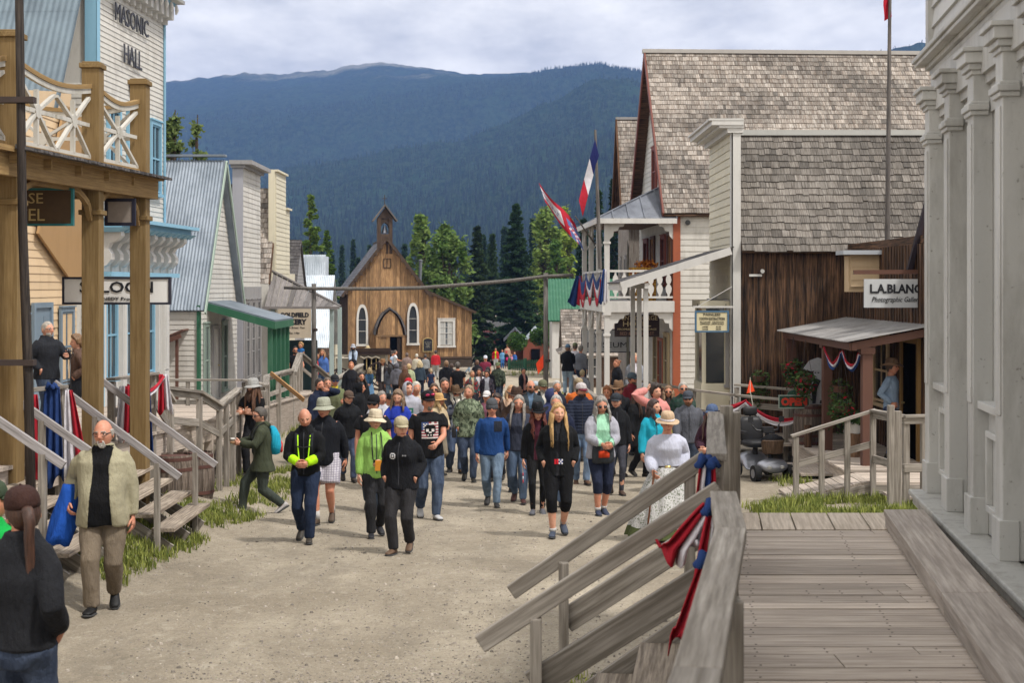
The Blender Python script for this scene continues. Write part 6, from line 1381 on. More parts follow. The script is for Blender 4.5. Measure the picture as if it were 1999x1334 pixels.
sign('dark hotel sign reading SAINT GEORGE HOTEL under the balcony', hp(.9, -1.05, -1.25), VH, -UH, 1.45, .72, HS, None, [('SAINT GEORGE', .15, .25, 1.32, CRM), ('HOTEL', .17, .06, .9, CRM), ('PROPRIETORS, BIRDCAGE', .07, -.12, 1.25, CRM), ('BED & BREAKFAST', .1, -.25, 1.1, flat('dusky letters', hexc('8c6c5c')))])
sign('white sign with MUSEUM in dark letters behind the hotel columns', hp(9.0, -1.1, -2.05), VH, -UH, 1.95, .86, GW, flat('dark frame', (.05, .05, .06)), [('NEW', .17, .2, .4, INK, -.5), ('MUSEUM', .2, -.15, 1.5)])
m = MB(); [m.tube([hp(9.0, v, -1.62), hp(9.0, v, -.9)], .012, 5) for v in (-1.8, -.3)]; m.beam(hp(9, -2.2, -.9), hp(9, 0, -.9), .06, .06); tag(m.build('sign_beam', IRON), 'iron beam holding the MUSEUM sign', 'beam')
leafball('potted_flowers', 'pile of orange flowers and pumpkins on the balcony table', hp(1.4, -.7, .72), .4, .3, .16, 120, '7a3a1c', 'd8862c', 'flowers', .07, 'e0902c', 80, seed=21)
m = MB(); hbox(m, 1.0, 1.8, -1.2, -.3, .25, .62); hbox(m, 1.1, 1.7, -1.1, -.4, -.45, .25); tag(m.build('balcony_table', cloth('8a4a26', 'plaid', 'c8a040')), 'small table with an orange plaid cloth on the hotel balcony', 'table')
swag('blue white and red bunting on the street side of the hotel balcony, nearest the pole', hp(.2, -2.3, .5), hp(2.4, -2.3, .5), .35, .8, (2, 1, 0), seed=2); swag('blue white and red bunting on the street side of the hotel balcony, middle bay', hp(2.5, -2.3, .5), hp(4.9, -2.3, .5), .35, .8, (2, 1, 0), seed=3); swag('red and navy bunting on the far bay of the hotel balcony', hp(5.0, -2.3, .5), hp(7.3, -2.3, .5), .35, .9, (2, 0), seed=7)
tail('white bunting end hanging at the near balcony corner', hp(-.1, -2.2, .55), 1.1, .1, .3, (2, 1), (-.05, 0), seed=12, knot=False); tail('red and blue bunting end at the far balcony corner', hp(7.5, -2.3, .4), 1.1, .2, .7, (2, 0), (-.1, 0), seed=13, knot=False)
def pole_flag(label, base, tip, r, fl, name='flag_pole_with_flag'):
 e = empty(name, base, label, 'flag'); m = MB(); m.tube([base, lerp(V(base), V(tip), .5), tip], [r, r*.9, r*.6], 8); part(m, 'pole', wood('grey pole', hexc('77716c'), hexc('4a4644')), e); return e
e = pole_flag('tall leaning grey pole with a hanging blue white and red flag', (2.72, 43.9, .55), (2.57, 43.9, 4.85), .06, 0)
def flag(parent, P0, along, drop, bands, name='flag', nu=18, nv=10, wave=.06, seed=0, skew=(0, 0, 0), across=False):
 """P0 hoist top, 'drop' hoist vector, 'along' fly vector"""
 m = MB(); P0 = V(P0); along = V(along); drop = V(drop); nrm = along.cross(drop).normalized(); nb = len(bands)
 P = lambda u, v: P0 + along*u + drop*v + V(skew)*u*v + nrm*wave*math.sin(u*7 + v*2.5 + seed)*(.3 + u) + V((0, 0, -.25*u*u*along.length*.3))
 vs = [P(i/nu, j/nv) for j in range(nv+1) for i in range(nu+1)]; b0 = len(m.v); m.v += [tuple(p) for p in vs]
 for j in range(nv):
  for i in range(nu): m.f.append([j*(nu+1)+i, j*(nu+1)+i+1, (j+1)*(nu+1)+i+1, (j+1)*(nu+1)+i]); k = (j/nv if across else i/nu); m.m.append(bands[int(k*nb)] if not callable(bands) else 0); m.c.append(.5)
 return m
m = flag(None, (2.56, 43.85, 4.55), (-.50, 0, -1.75), (.12, 0, -.50), [2, 2, 1, 1, 0, 0], wave=.07)
m.build('flag', [RED, WHT, cloth('20265c')], e, True, fixn=False)
e = pole_flag('red ensign with white pattern flying left from a slanted pole by the hotel', (2.75, 47.0, 1.4), (2.05, 46.2, 2.3), .03, 0)
m = MB(); nu, nv = 22, 14; P0 = V((2.05, 46.2, 2.05)); al = V((-1.18, -.1, 1.30)); dr = V((.30, 0, -.95))
for j in range(nv+1):
 for i in range(nu+1):
  u, v = i/nu, j/nv; p = P0 + al*u + dr*v*(1 - .3*u) + V((0, .10*math.sin(u*8 + v*2), .06*math.sin(u*7 + v))); m.v.append(tuple(p))
for j in range(nv):
 for i in range(nu):
  u, v = (i+.5)/nu, (j+.5)/nv; c = 0
  if u < .34 and v > .3: c = 2 if (abs(u-.17) > .03 and abs(v-.65) > .05) else (1 if (i+j) % 2 else 0)
  elif u > .45 and .22 < v < .8: c = 1
  if u > .55 and .4 < v < .65 and (i + j) % 3 == 0: c = 2
  m.f.append([j*(nu+1)+i, j*(nu+1)+i+1, (j+1)*(nu+1)+i+1, (j+1)*(nu+1)+i]); m.m.append(c); m.c.append(.5)
m.build('flag', [RED, WHT, cloth('5a6a9c')], e, True, fixn=False)
e = empty('shingled_house', (4.4, 56, -4.4), 'pale shingled house with a brown gable edge behind the hotel', 'building')
m = MB(); m.box((4.45, 54.2, -4.6), (9, 59.6, 2.6)); m.prism([(4.45, 54.2, 2.6), (4.45, 59.6, 2.6), (4.45, 56.9, 6.5)], (.1, 0, 0)); part(m, 'wall', SHK_A, e)
O = V((4.2, 54.0, 2.3)); S = V((0, 2.9, 4.4)); m = MB(); slab(m, [O, O+V((5, 0, 0)), O+V((5, 0, 0))+S, O+S], .06); S2 = V((0, -2.9, 4.4)); O2 = V((4.2, 59.8, 2.3)); slab(m, [O2, O2+V((5, 0, 0)), O2+V((5, 0, 0))+S2, O2+S2], .06); ro = part(m, 'roof', DARKW, e)
m = MB(); shingles(m, O, (1, 0, 0), 5, S, S.length, .2, (.1, .2), .016); part(m, 'shingles', SHK_A, ro); m = MB(); m.beam(O - V((.03, 0, .05)), O + S - V((.03, 0, .05)), .06, .2); m.beam(O2 - V((.03, 0, .05)), O2 + S2 - V((.03, 0, .05)), .06, .2); part(m, 'rake_board', wood('brown rake', hexc('6e4c30'), hexc('3e2a1a')), ro)
m = MB(); m.beam(O+S+V((-.05, 0, .04)), O+S+V((5, 0, .04)), .16, .1); part(m, 'ridge_board', GREYP, ro)
m = MB(); shingles(m, V((4.45, 54.18, -4.4)), (1, 0, 0), 3.2, (0, .02, 1), 6.9, .2, (.1, .2), .012); part(m, 'wall_shingles', SHK_A, e)
window(e, (4.45, 55.6, -.2), (0, 1, 0), (-1, 0, 0), .7, 1.3, GREYP); window(e, (4.45, 57.9, -.2), (0, 1, 0), (-1, 0, 0), .7, 1.3, GREYP)
m = MB(); m.prism([(4.05, 50.5, -3.9), (4.15, 50.5, -3.9), (4.15, 50.5, 1.4), (4.1, 50.5, 1.7)], (0, .05, 0)); tag(m.build('folded_parasol', cloth('8c8c80')), 'folded grey parasol standing behind the hotel balcony', 'parasol')
railing('hotel_ramp_railing', 'grey railing of the ramp leading up to the hotel boardwalk', [(2.0, 45.5, -2.85), (2.05, 42.0, -2.95), (2.25, 37.8, -2.95), (2.3, 34.8, -2.45)][:3], 0, [(2.0, 45.4, -2.9, -4.4), (2.05, 42, -3.0, -4.3), (2.25, 37.9, -3.0, -4.2)], cap=(.14, .06), midz=.5)
# LEFT SIDE, NEAR: saloon balcony, stairs
def dk(Y): return -1.95 - .044*(Y - 16.7)
e = empty('saloon_balcony', (-5.2, 17, -2), 'tan and ochre timber balcony on thick posts over the left boardwalk', 'balcony')
PX = [(-5.30, 15.0), (-5.04, 17.1), (-4.84, 18.5)]
for i, (x, y) in enumerate(PX):
 m = MB(); w_ = .105 if i else .12; m.tone = R.random(); m.box((x-w_, y-w_, dk(y) - (1.1 if i else .3)), (x+w_, y+w_, 1.2)); m.box((x-w_-.03, y-w_-.03, .86), (x+w_+.03, y+w_+.03, .92)); part(m, 'post', TAN, e, bevel=.008)
 m = MB(); m.box((x-w_, y-w_, 1.45), (x+w_, y+w_, 2.62)); m.box((x-w_-.025, y-w_-.025, 2.62), (x+w_+.025, y+w_+.025, 2.68)); m.box((x-w_-.0, y-w_-.0, 2.68), (x+w_+.0, y+w_+.0, 2.70)); part(m, 'newel_post', TAN, e, bevel=.008)
bm_ = MB();
for (x0, y0), (x1, y1) in (((-5.62, 12), PX[0]), (PX[0], PX[1]), (PX[1], (-4.80, 18.72))): bm_.beam((x0+.1, y0, 1.27), (x1+.1, y1, 1.27), .09, .24); bm_.beam((x0+.16, y0, 1.42), (x1+.16, y1, 1.42), .14, .06)
bm_.beam((-4.72, 18.66, 1.27), (-8.2, 18.66, 1.27), .09, .24); part(bm_, 'beam', TAN2, e)
m = MB(); m.add([(-5.5, 12, 1.40), (-4.72, 18.7, 1.40), (-8.4, 18.7, 1.40), (-8.6, 12, 1.40), (-5.5, 12, 1.45), (-4.72, 18.7, 1.45), (-8.4, 18.7, 1.45), (-8.6, 12, 1.45)], [(0,1,2,3), (4,5,6,7), (0,1,5,4), (1,2,6,5), (2,3,7,6), (3,0,4,7)])
for i in range(9): y = 12.3 + i*.8; m.beam((-5.4 + (y-12)*.11, y, 1.34), (-8.5, y, 1.34), .05, .12)
part(m, 'floor', TAN2, e)
m = MB();
for i in range(46):
 t = i/46; y = lerp(14.6, 18.75, t); x = lerp(-5.12, -4.66, t); m.tone = R.random(); d = R.uniform(-.02, .02); m.hexa([(x+.02, y, 1.42), (x+.2+d, y, 1.40), (x+.2+d, y+.085, 1.40), (x+.02, y+.085, 1.42)], [(x+.02, y, 1.47), (x+.2+d, y, 1.43), (x+.2+d, y+.085, 1.43), (x+.02, y+.085, 1.47)])
part(m, 'edge_shingles', SHK_D, e)
def xrail(a, b_, n):
 a, b_ = V(a), V(b_); m = MB(); m2 = MB()
 def tp(t, z): p = lerp(a, b_, t); s_ = -.10*math.sin(math.pi*t) if z > 2 else 0; return V((p.x, p.y, z + s_))
 for i in range(8): m.beam(tp(i/8, 2.40), tp((i+1)/8, 2.40), .07, .05); m2.beam(tp(i/8, 2.345), tp((i+1)/8, 2.345), .04, .06)
 m3 = MB(); m3.beam(tp(0, 1.50), tp(1, 1.50), .07, .05); part(m3, 'bottom_rail', TAN2, e); m2.beam(tp(0, 1.545), tp(1, 1.545), .04, .05)
 for k in range(n):
  t0, t1 = k/n + .03/n, (k+1)/n - .03/n; tm = (t0+t1)/2; zt, zb, zm = 2.26, 1.56, 1.93; q = .055
  for (u, z, u2, z2) in ((t0, zt, tm, zm), (t1, zt, tm, zm), (t0, zb, tm, zm), (t1, zb, tm, zm), (t0+.28*(t1-t0), zm, t1-.28*(t1-t0), zm)): m2.beam(tp(u, z), tp(u2, z2), .035, .05, (0, 0, 1) if abs(z-z2) < .01 else (b_-a).cross(V((0, 0, 1))))
  m2.beam(tp(tm, zb), tp(tm, zt - .02), .04, .05, (b_-a).cross(V((0, 0, 1)))); c = tp(tm, zm); n_ = (b_-a).cross(V((0, 0, 1))).normalized(); u_ = (b_-a).normalized()
  m2.prism([c + n_*-.03 + u_*.07*math.cos(j*math.pi/4) + V((0, 0, .085*math.sin(j*math.pi/4))) for j in range(8)], n_*.06)
  for uu in (t0, t1): m2.beam(tp(uu, zm), tp(uu + (.28 if uu == t0 else -.28)*(t1-t0), zm), .03, .045)
 part(m, 'handrail', TAN2, e); part(m2, 'lattice', paint('flaked white lattice', hexc('b6b3ab'), hexc('77705f'), amount=.8), e)
xrail((-5.45, 13.6, 0), (-5.32, 14.9, 0), 1); xrail((-5.28, 15.15, 0), (-5.05, 17.0, 0), 2); xrail((-5.02, 17.2, 0), (-4.85, 18.4, 0), 1); xrail((-4.95, 18.55, 0), (-6.5, 18.55, 0), 2); xrail((-6.6, 18.55, 0), (-8.2, 18.55, 0), 2)
for (x0, y0), (x1, y1) in ((PX[0], PX[1]), (PX[1], PX[2])):
 m = MB(); pa = V((x0, y0+.1, 0)); pb_ = V((x1, y1-.1, 0)); d = (pb_-pa);
 for s_, q in ((0, pa), (1, pb_)):
  pts = [q + d*(t if s_ == 0 else -t) + V((0, 0, .93 + .22*math.sin(min(1, t/.28)*math.pi/2))) for t in (0, .05, .12, .2, .28)] ; pts[0].z = .80
  for a, b2 in zip(pts, pts[1:]): m.beam(a, b2, .06, .07)
 m.beam(pa + d*.28 + V((0, 0, 1.14)), pb_ - d*.28 + V((0, 0, 1.14)), .06, .05); part(m, 'arched_brace', TAN2, e)
m = MB(); m.tube([(-4.93, 14.62, -2.9), (-4.97, 14.62, -1), (-5.03, 14.62, .6), (-5.06, 14.62, 2.6), (-5.1, 14.62, 5)], [.052, .05, .047, .044, .04], 12); po = empty('utility_pole', (-4.93, 14.62, -2.9), 'slim dark wooden pole strapped to the first balcony post', 'pole'); part(m, 'pole', wood('dark pole', hexc('4c443e'), hexc('241f1c')), po, smooth=True)
for z in (-.78, 1.92): m = MB(); m.box((-5.44, 14.55, z-.03), (-4.90, 14.66, z+.03)); part(m, 'bracket', IRON, po)
e = empty('saloon', (-8.4, 16, -2), 'pale clapboard saloon front far back under the balcony at the left edge', 'building')
m = MB(); m.box((-12, 10, -3), (-8.5, 18.6, 1.4)); siding(m, (-8.45, 10, 0), (0, 1, 0), 8.6, -2.2, 1.4, .14, (1, 0, 0)); part(m, 'wall', YEL, e); door(e, (-8.4, 16.8, -2.0), (0, 1, 0), (1, 0, 0), .9, 2.0, BGREY, WHITE)
m = MB(); planks(m, -9.2, -5.22, 10, 30.5, 0, .17, zf=dk); m.hexa([(-9, 10, dk(10)-.35), (-5.27, 10, dk(10)-.35), (-5.27, 30, dk(30)-.4), (-9, 30, dk(30)-.4)], [(-9, 10, dk(10)-.05), (-5.27, 10, dk(10)-.05), (-5.27, 30, dk(30)-.05), (-9, 30, dk(30)-.05)])
for y in np.arange(11, 30, 2.0): m.box((-5.4, y-.07, -4.3), (-5.26, y+.07, dk(y)-.3));
def rz_(y): return interp(y, [(22, -2.9), (28.8, -3.66), (30, -3.2)])
planks(m, -5.9, -4.95, 0, 0, 0, .2)
for i in range(34):
 y = 28.7 + i*.2; z = lerp(-3.62, -3.05, i/34); m.tone = R.random(); m.hexa([(-6.1 - i*.028, y+.005, z-.04), (-4.95 - i*.045, y+.005, z-.04), (-4.95 - i*.045, y+.195, z-.04), (-6.1 - i*.028, y+.195, z-.04)], [(-6.1 - i*.028, y+.005, z), (-4.95 - i*.045, y+.005, z), (-4.95 - i*.045, y+.195, z), (-6.1 - i*.028, y+.195, z)])
planks(m, -12, -6.4, 35.5, 47, 0, .22, zf=lambda y: -3.05 - .035*(y-35.5)); m.hexa([(-12, 35.5, -4), (-6.45, 35.5, -4), (-6.45, 47, -4.6), (-12, 47, -4.6)], [(-12, 35.5, -3.1), (-6.45, 35.5, -3.1), (-6.45, 47, -3.52), (-12, 47, -3.52)])
planks(m, -11, -7.0, 47, 58, 0, .22, zf=lambda y: -3.5 - .05*(y-47)); m.hexa([(-11, 47, -4.8), (-7.05, 47, -4.8), (-7.05, 58, -5.2), (-11, 58, -5.2)], [(-11, 47, -3.56), (-7.05, 47, -3.56), (-7.05, 58, -4.1), (-11, 58, -4.1)])
tag(m.build('boardwalk', PLANKX), None, None, None, 'structure')
def stairs_left(y0, y1, label, rails, nst):
 e = empty('wooden_stairs', (-4.6, (y0+y1)/2, -3), label, 'stairs')
 for i in range(nst):
  x0 = -5.24 + .245*i; z = -2.12 - .165*i - .044*(y0-15); m = MB(); m.tone = .4 + R.random()*.6; m.hexa([(x0, y0, z-.045), (x0+.27, y0, z-.045), (x0+.27, y1, z-.045), (x0, y1, z-.045)], [(x0, y0, z), (x0+.27, y0, z), (x0+.27, y1, z), (x0, y1, z)]); part(m, 'tread', PLANKY, e, bevel=.004)
 for y in (y0+.15, (y0+y1)/2, y1-.15):
  m = MB(); m.beam((-5.2, y, -2.34 - .044*(y0-15)), (-5.3 + .245*nst, y, -2.25 - .165*nst - .044*(y0-15)), .05, .16); part(m, 'stringer', RAILG, e)
 for (y, zt, xe, ze) in rails:
  m = MB(); m.tone = .8; m.beam((-5.38, y, zt), (xe, y, ze), .05, .085); part(m, 'handrail', wood('pale handrail wood', hexc('a39fa0'), hexc('6f6b6a')), e, bevel=.006)
  for t in (.33, .82): x = lerp(-5.38, xe, t); m = MB(); m.box((x-.03, y-.04, -3.3), (x+.03, y+.04, lerp(zt, ze, t)-.03)); part(m, 'post', RAILG, e)
stairs_left(13.6, 15.15, 'nearer wooden stairs to the saloon boardwalk, partly behind the man in the khaki shirt', [(13.5, -.93, -4.25, -1.7), (15.1, -1.12, -4.2, -1.95)], 4)
stairs_left(16.8, 18.8, 'farther wooden stairs to the saloon boardwalk, next to the barrels', [(16.7, -1.13, -3.9, -2.24), (18.6, -1.22, -3.87, -2.34)], 5)
railing('boardwalk_railing', 'railing with red white and blue cloth between the two left stairs', [(-5.28, 15.2, -1.12), (-5.26, 16.65, -1.17)], 0, [(-5.28, 15.25, -1.15, -3.2), (-5.28, 16.6, -1.15, -3.2)], cap=(.14, .04), topboard=False, midz=.45)
railing('boardwalk_railing', 'railing draped with cloth beyond the farther stairs on the left', [(-5.28, 18.7, -1.22), (-5.26, 21.0, -1.28), (-5.15, 21.6, -1.75)], 0, [(-5.28, 18.75, -1.25, -3.4), (-5.28, 20.9, -1.3, -3.4), (-5.16, 21.5, -1.85, -3.6)], cap=(.12, .04), topboard=False, midz=.45)
railing('ramp_railing', 'sagging grey railing of the sloping walkway behind the barrels', [(-5.3, 21.8, -1.55), (-5.1, 23.2, -1.72), (-5.0, 24.3, -2.02), (-5.3, 27.6, -1.98)], 0, [(-5.3, 21.9, -1.6, -3.6), (-5.1, 23.2, -1.8, -3.7), (-5.0, 24.3, -2.1, -3.7), (-5.1, 25.4, -2.1, -3.8), (-5.2, 26.5, -2.05, -3.8), (-5.3, 27.6, -2.05, -3.9)], cap=(.14, .05), midz=.5)
railing('walkway_railing', 'straight far railing across the landing before the green trimmed house', [(-9.6, 35.2, -2.3), (-6.6, 35.0, -2.3), (-5.9, 33.6, -2.3)], 0, [(-9.4, 35.2, -2.35, -4), (-8.0, 35.1, -2.35, -4), (-6.6, 35.0, -2.35, -4), (-5.9, 33.6, -2.35, -4)], cap=(.12, .05), topboard=False, midz=.55)
railing('walkway_railing', 'railing with heavy posts right of the man with the long beard', [(-5.75, 33.2, -2.32), (-6.3, 36.5, -2.3), (-6.5, 42, -2.45)], 0, [(-5.72, 32.8, -2.4, -4), (-5.9, 33.9, -2.4, -4), (-6.2, 36, -2.4, -4), (-6.4, 39, -2.4, -4.2), (-6.5, 42, -2.5, -4.3)], cap=(.16, .06), midz=.5, pw=.13)
railing('walkway_railing', 'far railing rising to a peak by the bakery', [(-6.6, 43, -2.6), (-7.0, 47, -2.2), (-6.3, 50, -3.3), (-5.6, 53, -2.9)], 0, [(-6.6, 43, -2.7, -4.4), (-6.8, 45, -2.4, -4.5), (-7.0, 47, -2.3, -4.6), (-6.7, 48.5, -2.9, -4.7), (-6.3, 50, -3.4, -4.8), (-5.7, 52.6, -3.0, -4.9)], cap=(.2, .06), midz=.45, pw=.16)
for y, lab in ((28.75, 'left'), ): m = MB(); m.box((-4.98, y-.05, -3.8), (-4.86, y+.05, -2.75)); tag(m.build('ramp_post', RAILG), 'single grey post at the foot of the sloping walkway by the olive coat', 'post')
m = MB(); m.beam((-5.85, 34.5, -2.1), (-4.92, 33.6, -2.68), .04, .10, m=0); o = m.build('loose_board', wood('fresh pine', hexc('c09a6c'), hexc('8a6640'))); tag(o, 'fresh tan board leaning beside the far left railing', 'board')
tail('red cloth hanging at the left of the rail between the stairs', (-5.16, 15.3, -1.16), .95, .12, .24, (0,), (.02, .0), (1, 0, 0), 2, False, 'cloth hung on the left rails')
tail('long navy cloth hanging on the rail between the stairs', (-5.14, 15.9, -1.12), 1.1, .16, .26, (2,), (.0, .0), (1, .2, 0), 4, True, 'cloth hung on the left rails')
tail('white and red cloth hanging at the right of the rail between the stairs', (-5.14, 16.5, -1.2), 1.05, .08, .30, (1, 0), (.10, 0), (1, .2, 0), 6, False, 'cloth hung on the left rails')
tail('white and red cloth at the near end of the farther left rail', (-5.14, 18.9, -1.32), .72, .14, .22, (1, 0), (-.02, 0), (1, .3, 0), 7, False, 'cloth hung on the left rails')
tail('long navy cloth draped over the farther left rail', (-5.12, 19.7, -1.15), 1.25, .18, .24, (2,), (.03, 0), (1, .3, 0), 9, True, 'cloth hung on the left rails')
tail('red and white cloth at the far corner of the farther left rail', (-5.1, 20.8, -1.28), .58, .12, .22, (0, 1), (.03, 0), (1, .3, 0), 10, False, 'cloth hung on the left rails')
swag('thin red and white ribbon swag between the cloths of the farther left rail', (-5.14, 19.0, -1.3), (-5.1, 20.8, -1.3), .16, .1, (0, 1), 'cloth hung on the left rails');
barrel(-5.05, 21.2, -3.30, .80, .33, 'front barrel of weathered staves with brown hoops at the foot of the left stairs'); barrel(-4.93, 22.1, -3.37, .80, .31, 'rear barrel standing half behind another at the left stairs', group=None)
sign('long white SALOON sign with a dark frame hanging behind the balcony posts', (-5.39, 19.4, -.055), (1, 0, 0), (0, -1, 0), 1.46, .36, paint('bright sign board', hexc('e6e6e4'), hexc('a5a5a2'), amount=.25), flat('dark navy frame', (.03, .03, .045)), [('SALOON', .155, .05, 1.0, INK, .0, .003), ('KENNEDY Proprietor', .055, -.115, .78, INK, .04)], fw=.03)
BRS = flat('brown sign board', hexc('4c3a24')); GLD = flat('gold letters', hexc('b09a68')); TEAL = flat('teal edge', hexc('2a6a6c'))
sign('brown sign with teal edge and gold letters HOUSE HOTEL behind the dark pole', (-5.55, 16.4, .92), (1, 0, 0), (0, -1, 0), .98, .42, BRS, TEAL, [('HOUSE', .12, .1, .58, GLD, -.14), ('HOTEL', .14, -.09, .62, GLD, -.14)], fw=.025)
sign('small blank grey sign box with a dark edge beside the brown hotel sign', (-4.93, 17.9, .94), (1, 0, 0), (0, -1, 0), .36, .32, flat('grey brown board', hexc('8a8078')), flat('black edge', (.015, .015, .03)), [], fw=.04)
e = empty('yellow_house', (-9.4, 26, -2.4), 'pale yellow clapboard house with a blue grey door behind the saloon sign', 'building')
m = MB(); m.box((-14, 22.6, -3.4), (-9.0, 29.2, 3.2)); m.prism([(-9.05, 22.6, 3.2), (-9.05, 29.2, 3.2), (-9.05, 29.2, 4.0)], (-.1, 0, 0)); part(m, 'wall', YEL, e)
m = MB(); siding(m, (-8.98, 22.6, 0), (0, 1, 0), 6.7, -2.6, 3.4, .15, (1, 0, 0)); part(m, 'facade', YEL, e); m = MB(); siding(m, (-13, 22.58, 0), (1, 0, 0), 4.0, -2.6, 3.2, .15, (0, -1, 0)); part(m, 'side_wall', YEL, e)
door(e, (-8.96, 27.0, -2.35), (0, 1, 0), (1, 0, 0), .9, 1.95, BGREY, BGREY, off=.02)
window(e, (-8.96, 25.9, -1.7), (0, 1, 0), (1, 0, 0), .5, 1.1, BGREY, 2, 2, off=.02, curtain=CREAM); window(e, (-8.96, 28.5, -1.9), (0, 1, 0), (1, 0, 0), .7, 1.4, BGREY, 2, 2, off=.02, curtain=YEL)
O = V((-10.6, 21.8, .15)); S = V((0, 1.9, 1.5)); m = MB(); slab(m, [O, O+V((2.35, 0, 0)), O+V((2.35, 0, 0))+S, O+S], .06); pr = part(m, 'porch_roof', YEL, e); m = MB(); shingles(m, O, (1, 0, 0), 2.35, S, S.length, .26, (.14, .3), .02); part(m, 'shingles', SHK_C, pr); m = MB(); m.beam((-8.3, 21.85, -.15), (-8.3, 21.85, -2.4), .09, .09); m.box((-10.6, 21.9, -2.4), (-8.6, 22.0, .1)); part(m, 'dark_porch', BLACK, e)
m = MB(); m.prism([(-8.9, 26.6, 1.0), (-8.9, 28.2, 3.6), (-8.9, 29.3, 3.6), (-8.9, 29.3, -.2)], (.05, 0, 0)); part(m, 'shadow_panel', paint('shadowed ochre boards', hexc('9c7c54')), e)  # slanted panel in darker ochre, a shadow on the yellow front put into colour
XH0, XH1, YH0, YH1 = -8.78, -8.5, 30.0, 34.7; UM = V((XH1-XH0, YH1-YH0, 0)); LM = UM.length; UM.normalize(); NM = V((UM.y, -UM.x, 0)); HB = V((XH0, YH0, 0))
def mp(u, z, n=0): return HB + UM*u + NM*n + V((0, 0, z))
def mbox(m, u0, u1, z0, z1, n0, n1): m.tone = R.random(); m.hexa([mp(u0, z0, n0), mp(u1, z0, n0), mp(u1, z0, n1), mp(u0, z0, n1)], [mp(u0, z1, n0), mp(u1, z1, n0), mp(u1, z1, n1), mp(u0, z1, n1)])
e = empty('masonic_hall', mp(0, -3, 0), 'tall white hall with sky blue trim and MASONIC HALL lettering, behind the saloon balcony', 'building')
m = MB(); mbox(m, .03, LM-.03, -3.4, 7.0, -6, -.02); part(m, 'wall', OLDW, e)
m = MB(); siding(m, HB, UM, LM, 1.45, 6.95, .115, NM); part(m, 'facade', OLDW, e)
m = MB(); siding(m, mp(0, 0, -5.9), NM, 5.85, -3, 4.3, .14, -UM); part(m, 'side_wall', OLDW, e)
m = MB(); mbox(m, -.05, -.0, 4.4, 7.0, -.22, .04); mbox(m, -.05, .14, 1.45, 7.0, .022, .045); part(m, 'corner_board', BLUE, e); m = MB(); mbox(m, LM-.08, LM+.03, 1.45, 6.9, .022, .05); part(m, 'far_corner_board', BLUE, e)
O = mp(-1.9, 3.3, -6.5); S = UM*2.4 + V((0, 0, 4.6)); O = mp(-2.0, 3.35, -6.6); m = MB(); slab(m, [O, O+NM*6.5, O+NM*6.5+S, O+S], .05); ro = part(m, 'roof', TINB, e); m = MB(); corrugated(m, O + V((0, -.01, .02)), NM, 6.5, S, S.length, .13, .009); part(m, 'roofing', TINB, ro)
m = MB(); siding(m, mp(-1.7, 0, -6.4), NM, 6.2, -3, 3.3, .14, -UM); mbox(m, -1.68, -.05, -3.2, 3.3, -6.2, -.3); part(m, 'annex', OLDW, e)
m = MB(); mbox(m, -.1, LM+.1, 6.85, 7.1, 0, .3); mbox(m, -.1, LM+.35, 7.1, 7.25, 0, .62); part(m, 'top_cornice', BLUE, e); m = MB()
for i in range(12): u = .2 + i*(LM-.3)/11; mbox(m, u-.09, u+.09, 6.5, 6.85, .02, .26); mbox(m, u-.06, u+.06, 6.38, 6.5, .02, .12); m.tube([mp(u, 6.85, .34), mp(u, 6.72, .36), mp(u, 6.62, .34)], [.03, .05, .02], 6)
mbox(m, 0, LM+.1, 6.9, 6.98, .3, .5); part(m, 'cornice_brackets', WHITE, e)
for u in (1.0, 2.3, 3.9):
 window(e, mp(u, 2.25, .018), UM, NM, .62, 1.6, BLUE, 2, 2, fw=.1, dep=.07);
for u in (1.3, 2.3, 3.9): window(e, mp(u, 1.58, .018), UM, NM, .5, .02, BLUE, 1, 1, fw=.03, dep=.05) if 0 else None
LT = flat('dark metal letters', (.045, .045, .055), .5)
lettering('MASONIC', mp(2.15, 6.02, .075), UM, (0, 0, 1), .40, LT, e, 2.3, extrude=.012); lettering('HALL', mp(2.2, 5.2, .075), UM, (0, 0, 1), .42, LT, e, 1.25, extrude=.012); lettering('No', mp(2.3, 4.55, .075), UM, (0, 0, 1), .26, LT, e, .5, bold=.02, extrude=.02)
m = MB(); mbox(m, .0, LM+.45, 1.25, 1.45, 0, .55); mbox(m, .0, LM+.6, 1.38, 1.46, 0, .72);
for i in range(13): u = .1 + i*(LM+.3)/12; m.tone = R.random(); m.hexa([mp(u-.12, 1.16, .1), mp(u+.12, 1.16, .1), mp(u+.12, 1.16, .5), mp(u-.12, 1.16, .5)], [mp(u-.16, 1.26, .1), mp(u+.16, 1.26, .1), mp(u+.16, 1.26, .66), mp(u-.16, 1.26, .66)])
mbox(m, 0, LM+.2, .22, .32, 0, .34); part(m, 'middle_cornice', BLUE, e)
m = MB()
for i in range(9):
 u = .2 + i*(LM-.1)/8; pr_ = [(0, 1.2), (.5, 1.2), (.52, 1.08), (.42, .98), (.28, .93), (.22, .82), (.30, .7), (.30, .58), (.2, .46), (.12, .42), (.12, .3), (0, .3)]
 m.tone = R.random(); m.prism([mp(u-.11, z, n) for n, z in pr_], UM*.22)
mbox(m, 0, LM, .3, 1.2, 0, .08); part(m, 'corbels', WHITE, e)
m = MB(); mbox(m, 0, LM, -3.1, .25, -.3, .02)
for u0, u1 in ((0, .25), (1.35, 1.6), (2.6, 2.85), (3.9, 4.05), (LM-.35, LM)): mbox(m, u0, u1, -3.1, .22, .02, .14); mbox(m, u0+.05, u1-.05, -2.0, .0, .14, .16)
part(m, 'shopfront', WHITE, e);
for u in (.8, 2.1, 3.4): window(e, mp(u, -2.0, .02), UM, NM, .62, 1.9, BLUE, 2, 2, fw=.06, dep=.07)
